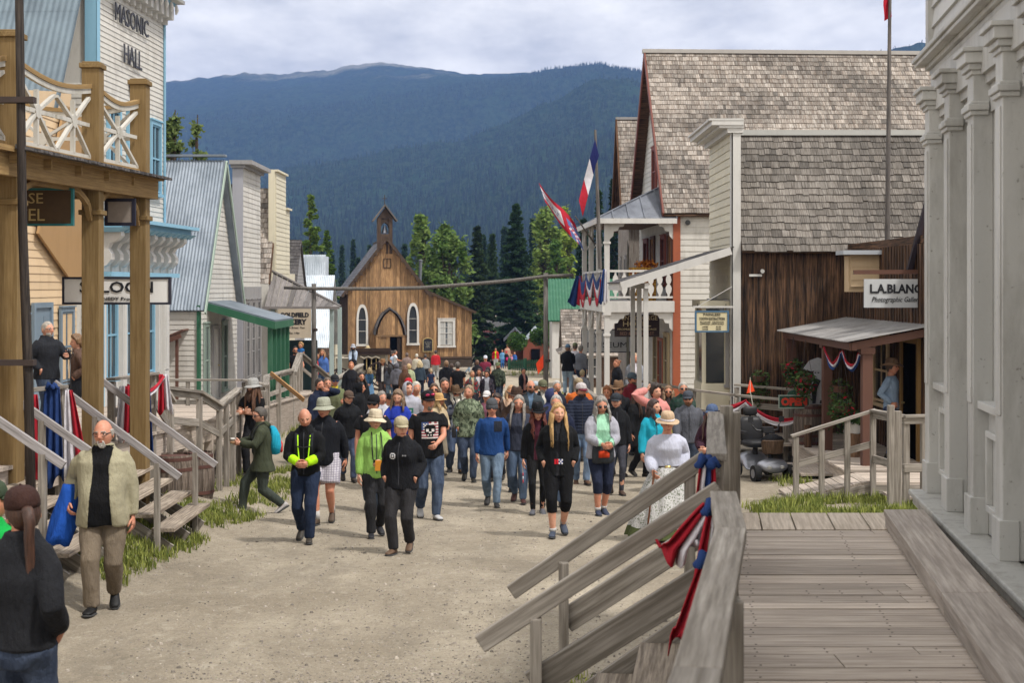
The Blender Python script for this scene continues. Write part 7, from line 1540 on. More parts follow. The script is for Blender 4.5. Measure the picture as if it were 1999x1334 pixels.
m = MB(); mbox(m, -.02, .06, -3, .2, .14, .17); part(m, 'blue_strip', BLUE, e)
e, xf, s_, ym, S, SL, O, ro = gable_shell('green_trimmed_house', 'steep corrugated tin roofed house with green trim and porch, left side of the street', -12, -8.5, 38.5, 43.9, -4.1, -.5, 3.65, OLDW, 'corr', TIN, OLDW, over=.2)
m = MB(); m.box((xf-.02, 38.43, -4), (xf+.06, 38.62, -.5)); part(m, 'trim', GREEN, e); m = MB(); m.beam((xf+.24, 38.3, -.72), (xf+.24, ym, 3.62), .04, .12); m.beam((xf+.24, 44.1, -.72), (xf+.24, ym, 3.62), .04, .12); part(m, 'rake_board', paint('pale green rake', hexc('98a89c')), e); m = MB(); m.beam((-12, ym, 3.80), (xf+.22, ym, 3.80), .26, .06); part(m, 'ridge_cap', TIN, ro)
m = MB(); m.add([(xf, 39.6, -.45), (xf+1.9, 39.6, -.98), (xf+1.9, 42.9, -.98), (xf, 42.9, -.45), (xf, 39.6, -.40), (xf+1.9, 39.6, -.93), (xf+1.9, 42.9, -.93), (xf, 42.9, -.40)], [(0,1,2,3), (4,5,6,7), (0,1,5,4), (1,2,6,5), (2,3,7,6), (3,0,4,7)]); po = part(m, 'porch_roof', metal('dull tin', hexc('77828c'), hexc('525c66'), .5, .4), e)
m = MB(); m.beam((xf, 39.55, -.55), (xf+1.9, 39.55, -1.08), .05, .2); m.beam((xf+1.88, 39.55, -1.08), (xf+1.88, 42.95, -1.08), .05, .2); part(m, 'fascia', GREEN, po)
for i in range(5): m = MB(); y = 39.75 + i*.75; m.box((xf+1.68, y-.07, -3.6), (xf+1.80, y+.07, -1.1)); part(m, 'post', GREEN, e)
for y in (39.4, 41.9): window(e, (xf, y, -3.0), (0, 1, 0), (1, 0, 0), .5, 1.9, paint('white green trim', hexc('8a9a90')), 2, 2, off=.02)
door(e, (xf, 40.6, -3.2), (0, 1, 0), (1, 0, 0), .8, 2.0, WHITE, GREYP, off=.02)
m = MB(); m.beam((-9.6, 38.2, -1.5), (-8.75, 38.2, -1.15), .8, .04, (0, 0, 1)); m.beam((-9.6, 37.8, -1.62), (-8.8, 37.8, -1.3), .05, .12); m.box((-9.0, 38.0, -3.3), (-8.93, 38.1, -1.4)); m.box((-9.5, 38.0, -3.3), (-9.43, 38.1, -1.5)); tag(m.build('notice_shelter', BROWNP), 'small slanted brown shelter roof standing by the white clapboard wall', 'shelter')
e = empty('false_front_house', (-8.5, 46, -4), 'narrow grey white false front with a slanted cornice and dark shingle roof behind', 'building'); x0, y0, y1 = -8.5, 44.8, 48.0
m = MB(); m.box((-11.5, y0+.1, -4.4), (x0-.05, y1, .1)); part(m, 'wall', DARKW, e); m = MB(); vboards(m, (-11.5, y0+.05, 0), (1, 0, 0), 2.95, -4.2, .1, .2, (0, -1, 0)); part(m, 'side_boards', DARKW, e)
m = MB(); siding(m, (x0, y0, 0), (0, 1, 0), y1-y0, .0, 3.75, .16, (1, 0, 0)); part(m, 'facade', OLDW, e); m = MB(); m.box((x0-.3, y0-.04, -3.8), (x0+.03, y0+.02, 3.75)); part(m, 'corner_board', paint('lilac grey board', hexc('9c9ca2')), e)
m = MB(); m.box((x0-.34, y0-.12, 3.75), (x0+.12, y1+.1, 3.85)); m.box((x0-.38, y0-.2, 3.85), (x0+.34, y1+.15, 3.98)); part(m, 'cornice', GREYP, e)
O = V((-11.4, y0-.1, .1)); S = V((0, 1.7, 3.2)); m = MB(); slab(m, [O, O+V((2.85, 0, 0)), O+V((2.85, 0, 0))+S, O+S], .05); ro = part(m, 'roof', DARKW, e); m = MB(); shingles(m, O, (1, 0, 0), 2.7, S, S.length, .2, (.1, .22), .018); m.beam(O+S, O+S+V((2.8, 0, 0)), .15, .1); part(m, 'shingles', SHK_D, ro)
m = MB(); m.box((x0-.03, y0+.05, -3.7), (x0+.05, y1, 0)); part(m, 'shopfront', GREYP, e)
for y in (45.35, 46.3, 47.3): window(e, (x0+.05, y, -2.9), (0, 1, 0), (1, 0, 0), .5, 2.4, GREYP, 2, 3)
e = empty('bakery', (-8.5, 52, -4.2), 'cream stepped false front building with a shingle roof and grey board porch', 'building')
m = MB(); m.box((-11.5, 50.6, -4.6), (-8.55, 56, .5)); part(m, 'wall', CREAM, e)
m = MB(); siding(m, (-8.5, 51.2, 0), (0, 1, 0), 2.2, -4.1, 4.15, .17, (1, 0, 0)); siding(m, (-8.5, 53.42, 0), (0, 1, 0), .9, -4.1, 2.9, .17, (1, 0, 0)); part(m, 'facade', CREAM, e)
m = MB(); m.box((-8.75, 51.1, -4.1), (-8.52, 51.2, 4.15)); m.box((-8.8, 51.1, 4.15), (-8.4, 53.45, 4.22)); m.box((-8.7, 53.4, 2.9), (-8.4, 54.35, 2.97)); part(m, 'corner_board', CREAM, e)
O = V((-10.6, 50.3, .1)); S = V((0, 1.9, 3.5)); m = MB(); slab(m, [O, O+V((2.05, 0, 0)), O+V((2.05, 0, 0))+S, O+S], .05); ro = part(m, 'roof', DARKW, e); m = MB(); shingles(m, O, (1, 0, 0), 2.0, S, S.length, .2, (.1, .22), .018); part(m, 'shingles', SHK_A, ro)
m = MB(); m.box((-9.3, 50.2, -3.6), (-8.6, 50.3, .1)); part(m, 'porch_corner', OLDW, e)
m = MB(); slp = lambda t: V((lerp(-8.6, -6.15, t), 0, lerp(.55, -.72, t)))
for i in range(13): a, b_ = slp(i/13), slp((i+1)/13 - .006); m.tone = R.random(); m.hexa([(a.x, 49.6, a.z-1.05), (b_.x, 49.6, max(b_.z-1.05+.0*i, -.78)), (b_.x, 51, b_.z), (a.x, 51, a.z)], [(a.x, 49.58, a.z-1.0), (b_.x, 49.58, max(b_.z-1.0, -.74)), (b_.x, 51, b_.z+.04), (a.x, 51, a.z+.04)]) if 0 else m.hexa([(a.x, 49.5, -.72), (b_.x, 49.5, -.72), (b_.x, 51, b_.z-.03), (a.x, 51, a.z-.03)], [(a.x, 49.5, -.69), (b_.x, 49.5, -.69), (b_.x, 51, b_.z), (a.x, 51, a.z)])
m.beam((-8.7, 49.48, -.74), (-6.0, 49.48, -.74), .06, .08); m.beam(slp(0) + V((0, 51.05, .03)), slp(1) + V((0, 51.05, .03)), .3, .05); part(m, 'porch_roof', wood('grey porch boards', hexc('85807e'), hexc('5c5856')), e)
for x, y in ((-6.3, 49.7), (-6.3, 52), (-8.35, 49.7)): m = MB(); m.box((x-.07, y-.07, -4.2), (x+.07, y+.07, -.75)); part(m, 'post', paint('pale green post', hexc('a0b0ae')), e)
sign('cream sign reading GOLDFIELD BAKERY under the board porch roof', (-7.55, 49.4, -1.28), (1, 0, 0), (0, -1, 0), 1.15, 1.02, paint('cream bakery sign', hexc('b8ab98')), None, [('GOLDFIELD', .17, .3, 1.0, INK, 0, .01), ('BAKERY', .2, .06, .85, INK, 0, .012), ('Fresh Bread  Pies', .06, -.14, .7), ('Est. 1986', .06, -.33, .35)])
m = MB(); m.box((-8.3, 50.4, -3.7), (-6.9, 50.46, -1.9)); o = m.build('menu_board', flat('dark teal board', hexc('24383a'))); tag(o, 'dark teal board behind the people at the bakery', 'board')
swag('ball shaped bunting cluster at the corner of the bakery sign', (-8.2, 49.3, -2.0), (-7.75, 49.3, -1.85), .05, .25, seed=8); tail('pink and red cloth hanging at the bakery board', (-8.0, 49.4, -2.1), .8, .1, .18, (0, 1), seed=15, knot=False)
e, *_ = gable_shell('shingled_shed', 'small shingled roof end between the bakery and the white tin roof', -10.2, -8.9, 58, 61, -5, .0, 1.95, GREYP, 'sh', SHK_D, GREYP, over=.1)
e, *_r = gable_shell('white_tin_house', 'white corrugated tin roofs stepping down toward the church', -13, -9.05, 68, 72.4, -5.6, -2.7, .55, DARKW, 'corr', TINW, DARKW, over=.3)
m = MB(); corrugated(m, (-11.2, 74.6, .55), (1, 0, 0), 1.4, (0, .15, 1), 1.15, .12, .014); m.box((-11.2, 74.7, -5.4), (-9.8, 76, 1.6)); part(m, 'upper_front', TINW, e)
e, *_r = gable_shell('shingled_side_house', 'shingle roofed house with a white porch just left of the church', -14, -10.7, 78, 83, -5.8, -3.0, .7, CREAM, 'sh', SHK_A, DARKW, over=.2)
m = MB()
for i in range(4): m.lathe((-10.9+.42*i, 77.8, -5.3), [(.12, 0), (.1, .2), (.09, 2.3), (.12, 2.45)], 10)
m.box((-11.2, 77.6, -5.5), (-9.2, 78.2, -5.3)); tag(m.build('white_colonnade', CREAM), 'row of slim cream columns in the shade beside the church', 'columns')
# CHURCH
CU = V((1, .165, 0)).normalized(); CW = V((-.165, 1, 0)).normalized(); C0 = V((-10.96, 95, 0))
def cp(u, w, z): return C0 + CU*u + CW*w + V((0, 0, z))
def cbox(m, u0, u1, w0, w1, z0, z1): m.tone = R.random(); m.hexa([cp(u0, w0, z0), cp(u1, w0, z0), cp(u1, w1, z0), cp(u0, w1, z0)], [cp(u0, w0, z1), cp(u1, w0, z1), cp(u1, w1, z1), cp(u0, w1, z1)])
e = empty('church', cp(2.5, 0, -6), 'golden brown board church with a bell cote and white pointed windows', 'church')
zb, zl, W1, W2, za = -4.95, -.12, 5.15, 8.35, 3.25
DKB = wood('dark brown church trim', hexc('5c4a3c'), hexc('32281f'))
top = lambda u: (zl + (za-zl)*(1-abs(u-W1/2)/(W1/2))) if u <= W1 else lerp(-.2, -1.6, (u-W1)/(W2-W1))
m = MB(); cbox(m, .05, W1, .05, 12, zb, zl-.05); cbox(m, W1, W2-.05, .05, 9, zb, -1.7); m.prism([cp(.05, .05, zl-.05), cp(W1, .05, zl-.05), cp(W1/2, .05, za-.1)], CW*.1); m.prism([cp(W1, .05, -1.7), cp(W2-.05, .05, -1.7), cp(W1, .05, -.3)], CW*8); part(m, 'wall', DKB, e)
m = MB();
vboards(m, cp(0, 0, 0), CU, W2, zb, top, .26, -CW, batten=.05, jitter=.006); part(m, 'front_boards', CHURCHW, e)
m = MB(); vboards(m, cp(-.01, 0, 0), CW, 12, zb, zl, .26, -CU, batten=.05); part(m, 'side_boards', DKB, e)
m = MB(); cbox(m, -.02, W2+.02, -.12, -.03, zb-.5, zb+.02); part(m, 'skirting', wood('grey skirting boards', hexc('6c5f52'), hexc('3c332b')), e)
for k_ in range(4): m = MB(); cbox(m, W1*.95, W2, -.1, -.04, zb-.45+k_*.22, zb-.3+k_*.22) if k_ < 3 else cbox(m, W1*.9, W2+.05, -.14, -.04, zb+.1, zb+.22); part(m, 'base_rail', DKB, e)
S = CU*(W1/2+.45) + V((0, 0, (za-zl)/(W1/2)*(W1/2+.45))); O = cp(-.4, -.35, zl-.53)
m = MB(); slab(m, [O, O+CW*12.6, O+CW*12.6+S, O+S], .08); O2 = cp(W1+.4, -.35, zl-.53); S2 = -CU*(W1/2+.45) + V((0, 0, S.z)); slab(m, [O2, O2+CW*12.6, O2+CW*12.6+S2, O2+S2], .08); O3 = cp(W2+.25, -.3, -1.75); S3 = -CU*(W2+.25-W1) + V((0, 0, 1.5)); slab(m, [O3, O3+CW*9.4, O3+CW*9.4+S3, O3+S3], .08); ro = part(m, 'roof', DKB, e)
m = MB(); shingles(m, O, CW, 12.6, S, S.length, .24, (.2, .4), .02); part(m, 'shingles', SHK_C, ro)
m = MB(); shingles(m, O2, CW, 12.6, S2, S2.length, .24, (.2, .4), .02); shingles(m, O3, CW, 9.4, S3, S3.length, .24, (.2, .4), .02); part(m, 'far_shingles', SHK_C, ro)
m = MB()
for (o_, s_) in ((O, S), (O2, S2)):
 m.beam(o_ - CW*.02, o_ + s_ - CW*.02, .08, .2)
 for i in range(8): p = lerp(o_, o_ + s_, (i+.8)/9.2) - CW*.02 + V((0, 0, -.16)); m.lathe(p, [(.0, -.06), (.11, -.04), (.11, .06), (0, .08)], 8)
m.beam(O3 - CW*.02, O3 + S3 - CW*.02, .07, .16); part(m, 'barge_board', DKB, ro)
for u, w_, h, z in ((.95, .40, 2.45, -3.84), (4.35, .42, 2.5, -3.80)): window(e, cp(u, 0, z), CU, -CW, w_*2*.62, h, WHITE, fw=.14, arch=True, dep=.09, off=.02)
window(e, cp(6.62, 0, -3.94), CU, -CW, .85, 1.6, WHITE, 3, 4, fw=.16, dep=.09, off=.02, curtain=flat('lace curtain', (.5, .5, .48)), glass=glassm('church pane', (.10, .11, .12)))
m = MB(); fr = [(2.38, .62), (2.38, 1.0)];
for u0, u1, z0, z1 in ((2.36, 2.41, 1.25, 1.9), (2.59, 2.63, 1.25, 1.9), (2.82, 2.87, 1.25, 1.9), (2.41, 2.82, 1.85, 1.9), (2.41, 2.82, 1.25, 1.3)): cbox(m, u0, u1, -.06, -.0, z0, z1)
part(m, 'loft_hatch', DKB, e)
uc = 2.75; m = MB(); arch = [(-1.0, -3.25), (-.92, -2.8), (-.72, -2.25), (-.45, -1.82), (0, -1.48), (.45, -1.82), (.72, -2.25), (.92, -2.8), (1.0, -3.25)]
ins = [(a*.86, z - .1 if abs(a) < .9 else z) for a, z in arch]
m.prism([cp(uc + a, -.9, z) for a, z in ins], CW*.85); pw_ = MB(); vboards(pw_, cp(uc-.86, -.92, 0), CU, 1.72, -3.25, lambda u: interp(u-.86, ins) if True else 0, .2, -CW, batten=0); po = part(m, 'porch', CHURCHW, e); part(pw_, 'porch_boards', CHURCHW, po)
m = MB()
for (a, z), (b_, z2) in zip(arch, arch[1:]): m.tone = R.random(); m.hexa([cp(uc+a, -1.05, z), cp(uc+a, .0, z), cp(uc+b_, .0, z2), cp(uc+b_, -1.05, z2)], [cp(uc+a*1.09, -1.05, z+.1), cp(uc+a*1.09, .0, z+.1), cp(uc+b_*1.09, .0, z2+.12), cp(uc+b_*1.09, -1.05, z2+.12)])
part(m, 'hood', SHK_D, po)
m = MB(); cbox(m, uc-.92, uc-.80, -.95, 0, zb, -3.25); cbox(m, uc+.80, uc+.92, -.95, 0, zb, -3.25); cbox(m, uc-.95, uc+.95, -.98, -.85, -3.33, -3.2); cbox(m, uc-.12, uc-.02, -.95, -.85, zb, -3.33); part(m, 'porch_frame', CHURCHW, po)
m = MB(); vboards(m, cp(uc-.8, -.9, 0), CU, .7, zb, -3.33, .2, -CW, batten=0); part(m, 'door', CHURCHW, po)
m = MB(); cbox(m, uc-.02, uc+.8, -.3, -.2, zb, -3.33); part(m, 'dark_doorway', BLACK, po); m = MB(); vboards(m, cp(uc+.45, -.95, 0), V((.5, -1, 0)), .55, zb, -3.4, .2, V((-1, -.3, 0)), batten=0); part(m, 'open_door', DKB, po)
for k_ in range(3): m = MB(); cbox(m, uc-1.0-.1*k_, uc+1.0+.1*k_, -1.5-.35*k_, -.9, zb-.18-.17*k_, zb-.02-.17*k_); part(m, 'step', WV, e)
e3 = empty('notice_board', cp(5.35, -.15, -4.3), 'black notice board with gold edge and arched top on the church front', 'sign'); m = MB(); cbox(m, 5.05, 5.65, -.12, -.06, -4.35, -3.65); m.prism([cp(5.35 + .30*math.cos(t), -.12, -3.65 + .16*math.sin(t)) for t in [math.pi*j/8 for j in range(9)]], CW*.06); part(m, 'board', INK, e3)
m = MB(); [cbox(m, *b_) for b_ in ((5.0, 5.05, -.15, -.1, -4.39, -3.65), (5.65, 5.7, -.15, -.1, -4.39, -3.65), (5.05, 5.65, -.15, -.1, -4.39, -4.35))]; m.tube([cp(5.35 + .33*math.cos(t), -.12, -3.65 + .19*math.sin(t)) for t in [math.pi*j/10 for j in range(11)]], .03, 5); part(m, 'gold_edge', GLD, e3)
for i_, (tx, w_) in enumerate((("St. Saviour's", .42), ('Church', .3), ('1869', .2), ('Anglican', .3))): lettering(tx, cp(5.35, -.14, -3.75 - i_*.11), CU, (0, 0, 1), .06, GRY, e3, w_)
ub, wb = 2.48, .45; m = MB(); cbox(m, ub-.5, ub-.28, wb-.45, wb+.45, 2.2, 4.6); cbox(m, ub+.28, ub+.5, wb-.45, wb+.45, 2.2, 4.6); cbox(m, ub-.28, ub+.28, wb-.45, wb+.45, 2.2, 3.55); cbox(m, ub-.28, ub+.28, wb-.4, wb+.4, 4.3, 4.6); m.prism([cp(ub-.5, wb-.45, 4.6), cp(ub+.5, wb-.45, 4.6), cp(ub, wb-.45, 5.3)], CW*.9)
m.prism([cp(ub-.28, wb-.42, 4.32), cp(ub-.28, wb-.42, 3.95), cp(ub-.18, wb-.42, 4.2), cp(ub, wb-.42, 4.32)], CW*.8); m.prism([cp(ub+.28, wb-.42, 4.32), cp(ub+.28, wb-.42, 3.95), cp(ub+.18, wb-.42, 4.2), cp(ub, wb-.42, 4.32)], CW*.8); bc = part(m, 'bell_cote', DKB, e)
m = MB()
for s_ in (-1, 1): m.tone = .6; m.hexa([cp(ub+s_*.78, wb-.65, 4.38), cp(ub, wb-.65, 5.42), cp(ub, wb+.65, 5.42), cp(ub+s_*.78, wb+.65, 4.38)], [cp(ub+s_*.84, wb-.65, 4.44), cp(ub, wb-.65, 5.54), cp(ub, wb+.65, 5.54), cp(ub+s_*.84, wb+.65, 4.44)])
part(m, 'cote_roof', wood('cote roof', hexc('77726c'), hexc('4a4038')), bc); m = MB(); m.lathe(cp(ub, wb, 3.62), [(0, .5), (.08, .48), (.12, .3), (.2, .05), (.21, 0), (0, .03)], 14); part(m, 'bell', flat('pale bell', (.35, .36, .4), .35, .6), bc); m = MB(); m.tube([cp(ub, wb, 5.5), cp(ub, wb, 6.2)], .025, 6); m.beam(cp(ub-.16, wb, 5.95), cp(ub+.16, wb, 5.95), .05, .05); part(m, 'cross', IRON, bc)
m = MB(); m.tube([cp(5.05, 2.5, -.3), cp(5.12, 2.5, 1.75)], .11, 12); m.lathe(cp(5.12, 2.5, 1.75), [(.14, 0), (.15, .05), (.14, .1), (0, .14)], 12); part(m, 'stove_pipe', flat('grey pipe', (.16, .17, .18), .5, .5), e)
e = empty('stage_coach', (-7.6, 75, -5.4), 'old wooden stage coach with a pale curtained body standing before the church', 'coach'); CO = paint('pale coach body', hexc('9c9484'), hexc('5c5448')); DKW = wood('dark coach wood', hexc('4a3a30'), hexc('2a201a'))
m = MB(); m.box((-8.1, 74.2, -4.55), (-6.6, 75.6, -3.55)); bd = part(m, 'body', CO, e); m = MB(); m.box((-7.75, 74.15, -4.35), (-6.95, 74.19, -3.75)); part(m, 'dark_window', BLACK, bd); m = MB(); [m.box((x, 74.1, -4.4), (x+.05, 74.15, -3.75)) for x in (-7.6, -7.35, -7.1)]; part(m, 'window_bars', GLD, bd)
m = MB(); m.box((-8.35, 74.0, -3.55), (-6.3, 75.8, -3.40)); m.beam((-8.4, 74, -3.3), (-6.3, 74, -3.3), .05, .2); part(m, 'roof_rack', DKW, e); m = MB(); m.box((-9.2, 74.3, -4.3), (-8.15, 75.5, -3.75)); m.beam((-9.4, 74.2, -3.6), (-8.1, 74.2, -3.6), .05, .12); part(m, 'boot', CO, e)
m = MB(); vs = [(-7.9 + .2*i, 74.05, -3.62 - (.12 if i % 2 else .02)) for i in range(6)]; m.tube(vs, .05, 6); part(m, 'curtain', CO, bd)
for x, r_ in ((-8.9, .55), (-6.9, .7)):
 for y in (73.9, 75.9):
  m = MB(); c = V((x, y, -5.3 + r_ - .05)); m.tube([c + V((r_*math.cos(t), 0, r_*math.sin(t))) for t in [6.283*j/24 for j in range(25)]], .045, 6); [m.tube([c, c + V((r_*math.cos(t), 0, r_*math.sin(t)))], .022, 5) for t in [6.283*j/12 for j in range(12)]]; m.lathe(c - V((0, 0, .0)), [(.09, -.05), (.09, .05)], 8); part(m, 'wheel', DKW, e)
e = empty('overhead_pole_gate', (-2.5, 46.3, -4.5), 'rustic gate of two tall grey poles with a long bent pole across the street', 'gate'); GP = wood('grey round pole', hexc('7c7874'), hexc('4c4844'))
for x, zt in ((-6.45, .1), (1.1, .45)): m = MB(); m.tube([(x, 46.3, -4.6), (x, 46.3, zt)], [.085, .075], 10); part(m, 'upright_pole', GP, e, smooth=True)
m = MB(); pts = [(-7.4, 46.15, -.03), (-6.4, 46.15, -.06), (-4.5, 46.15, -.07), (-3, 46.15, -.04), (-1.5, 46.15, .07), (0, 46.15, .2), (1.1, 46.15, .34), (2.0, 46.15, .38)]; m.tube(pts, [.05, .055, .06, .06, .06, .06, .055, .05], 8); part(m, 'cross_pole', GP, e, smooth=True)
m = MB(); [m.tube([(x, 46.2, z), (x + .12, 46.1, z)], .05, 6) for x, z in ((-6.45, -1.4), (-6.45, -2.6), (1.1, -2.4))]; part(m, 'insulator', IRON, e)
m = MB(); m.prism([(.78, 46.2, -2.5), (1.02, 46.2, -2.2), (1.02, 46.2, -2.62), (.85, 46.2, -2.85)], (0, .01, 0)); o = m.build('orange_flag', cloth('f0502c')); tag(o, 'small orange safety flag beside the right gate pole', 'flag')
def simple_house(name, label, x0, x1, y0, y1, zb, ze, zr, wallm, roofm, cover='corr', wins=(), ridge='x', cat='building'):
 e = empty(name, ((x0+x1)/2, y0, zb), label, cat); m = MB(); m.box((x0, y0, zb), (x1, y1, ze));
 ym, xm = (y0+y1)/2, (x0+x1)/2
 if ridge == 'x': m.prism([(x0, y0, ze), (x0, y1, ze), (x0, ym, zr-.05)], (x1-x0, 0, 0)); O = V((x0-.3, y0-.3, ze-.2)); U = V((1, 0, 0)); L_ = x1-x0+.6; S = V((0, ym-y0+.3, zr-ze+.2)); O2 = V((x0-.3, y1+.3, ze-.2)); S2 = V((0, -S.y, S.z))
 else: m.prism([(x0, y0, ze), (x1, y0, ze), (xm, y0, zr-.05)], (0, y1-y0, 0)); O = V((x0-.3, y0-.3, ze-.2)); U = V((0, 1, 0)); L_ = y1-y0+.6; S = V((xm-x0+.3, 0, zr-ze+.2)); O2 = V((x1+.3, y0-.3, ze-.2)); S2 = V((-S.x, 0, S.z))
 part(m, 'wall', wallm, e); m = MB()
 for o_, s_ in ((O, S), (O2, S2)):
  slab(m, [o_, o_+U*L_, o_+U*L_+s_, o_+s_], .08)
 ro = part(m, 'roof', roofm, e); m = MB()
 for o_, s_ in ((O, S), (O2, S2)):
  if cover == 'corr': corrugated(m, o_ + V((0, 0, .03)), U, L_, s_, s_.length, .2, .02, k=4)
  else: shingles(m, o_, U, L_, s_, s_.length, .25, (.15, .35), .02)
 part(m, 'roofing', roofm, ro)
 for (c, u, n, w_, h) in wins: window(e, c, u, n, w_, h, WHITE, 2, 2, off=.01)
 return e
simple_house('green_roofed_house', 'house with a two tone pale blue and green roof beyond the right gate pole', 2.6, 8, 92, 99, -6.2, -2.0, .5, WHITE, GREEN)
m = MB(); corrugated(m, (2.2, 95.2, -.55), (1, 0, 0), 6, (0, 1, .75), 1.6, .2, .02); tag(m.build('pale_tin_sheet', metal('pale blue tin', hexc('9db4bc'), hexc('7c929c'))), 'pale blue tin band along the ridge of the green roof', 'roof sheet')
simple_house('log_cabin', 'dark log cabin with a grey shingle roof at the right edge of the far street', 3.05, 7.5, 78, 84, -5.7, -3.6, -1.3, DARKW, SHK_A, 'sh', [((4.2, 78, -4.9), (1, 0, 0), (0, -1, 0), .8, 1.0)])
m = MB(); slab(m, [(2.5, 77.2, -3.6), (3.3, 77.2, -3.3), (3.3, 82, -3.3), (2.5, 82, -3.6)], .08); m.box((2.6, 77.3, -5.6), (2.7, 77.4, -3.65)); tag(m.build('lean_to', SHK_A), 'little shingled lean-to at the left side of the log cabin', 'lean-to')
simple_house('red_shed', 'small red brown shed with a white gable roof among the far trees', .9, 2.9, 112, 118, -6.6, -4.6, -3.3, paint('red brown siding', hexc('7c4434')), TINW, ridge='y');
m = MB(); m.box((1.5, 111.9, -6.4), (2.2, 111.98, -4.9)); tag(m.build('shed_door', BLACK), 'dark doorway of the small red brown shed', 'door')
simple_house('orange_brown_barn', 'orange brown barn behind the big spruce', -.4, .9, 116, 124, -6.7, -4.2, -3.4, wood('orange brown planks', hexc('7a4c34'), hexc('4a2c1e')), TING, ridge='y')
simple_house('red_barn', 'red boarded barn partly hidden behind the dark fence', -3.2, .2, 132, 138, -7, -4.2, -3.2, wood('red barn boards', hexc('6a3230'), hexc('3c1c1c')), flat('dark barn roof', (.06, .06, .06)))
simple_house('white_kiosk', 'white scalloped kiosk with a red roof right of the church', -4.9, -3.2, 124, 126, -6.9, -4.6, -4.3, WHITE, flat('red roof', hexc('b03a30')))
def fence(label, a, b_, h, n, mat, arch=False, pm=None):
 a, b_ = V(a), V(b_); e = empty('fence', a, label, 'fence'); m = MB(); d = (b_ - a)
 for i in range(n): p = lerp(a, b_, (i+.5)/n); m.tone = R.random(); w_ = d.length/n*.42; u = d.normalized(); hh = h*(1 + (.12*abs(math.sin(i*.55)) if arch else R.uniform(-.03, .03))); m.prism([p - u*w_, p + u*w_, p + u*w_ + V((0, 0, hh*.93)), p + V((0, 0, hh)), p - u*w_ + V((0, 0, hh*.93))], (0, .03, 0))
 part(m, 'pickets', mat, e)
 for k_ in range(4): p = lerp(a, b_, k_/3); m = MB(); m.box((p.x-.12, p.y-.1, p.z), (p.x+.12, p.y-.02, p.z+h*1.1)); part(m, 'post', pm or mat, e)
 m = MB(); [m.beam(a + V((0, -.03, h*t)), b_ + V((0, -.03, h*t)), .05, .1) for t in (.25, .7)]; part(m, 'rail', mat, e); return e
fence('long dark picket fence with red brown posts right of the church', (-5.2, 128, -7.0), (2.4, 122, -6.9), 1.5, 60, wood('dark pickets', hexc('4c4a4a'), hexc('2c2a2a')), True, BROWNP)
fence('low green picket fence under the spruces', (-.2, 108, -6.35), (3.4, 104, -6.2), .85, 26, GREEN)
fence('dark fence running on behind the low green one', (2.4, 121, -6.8), (9, 119, -6.6), 1.2, 40, DARKW)
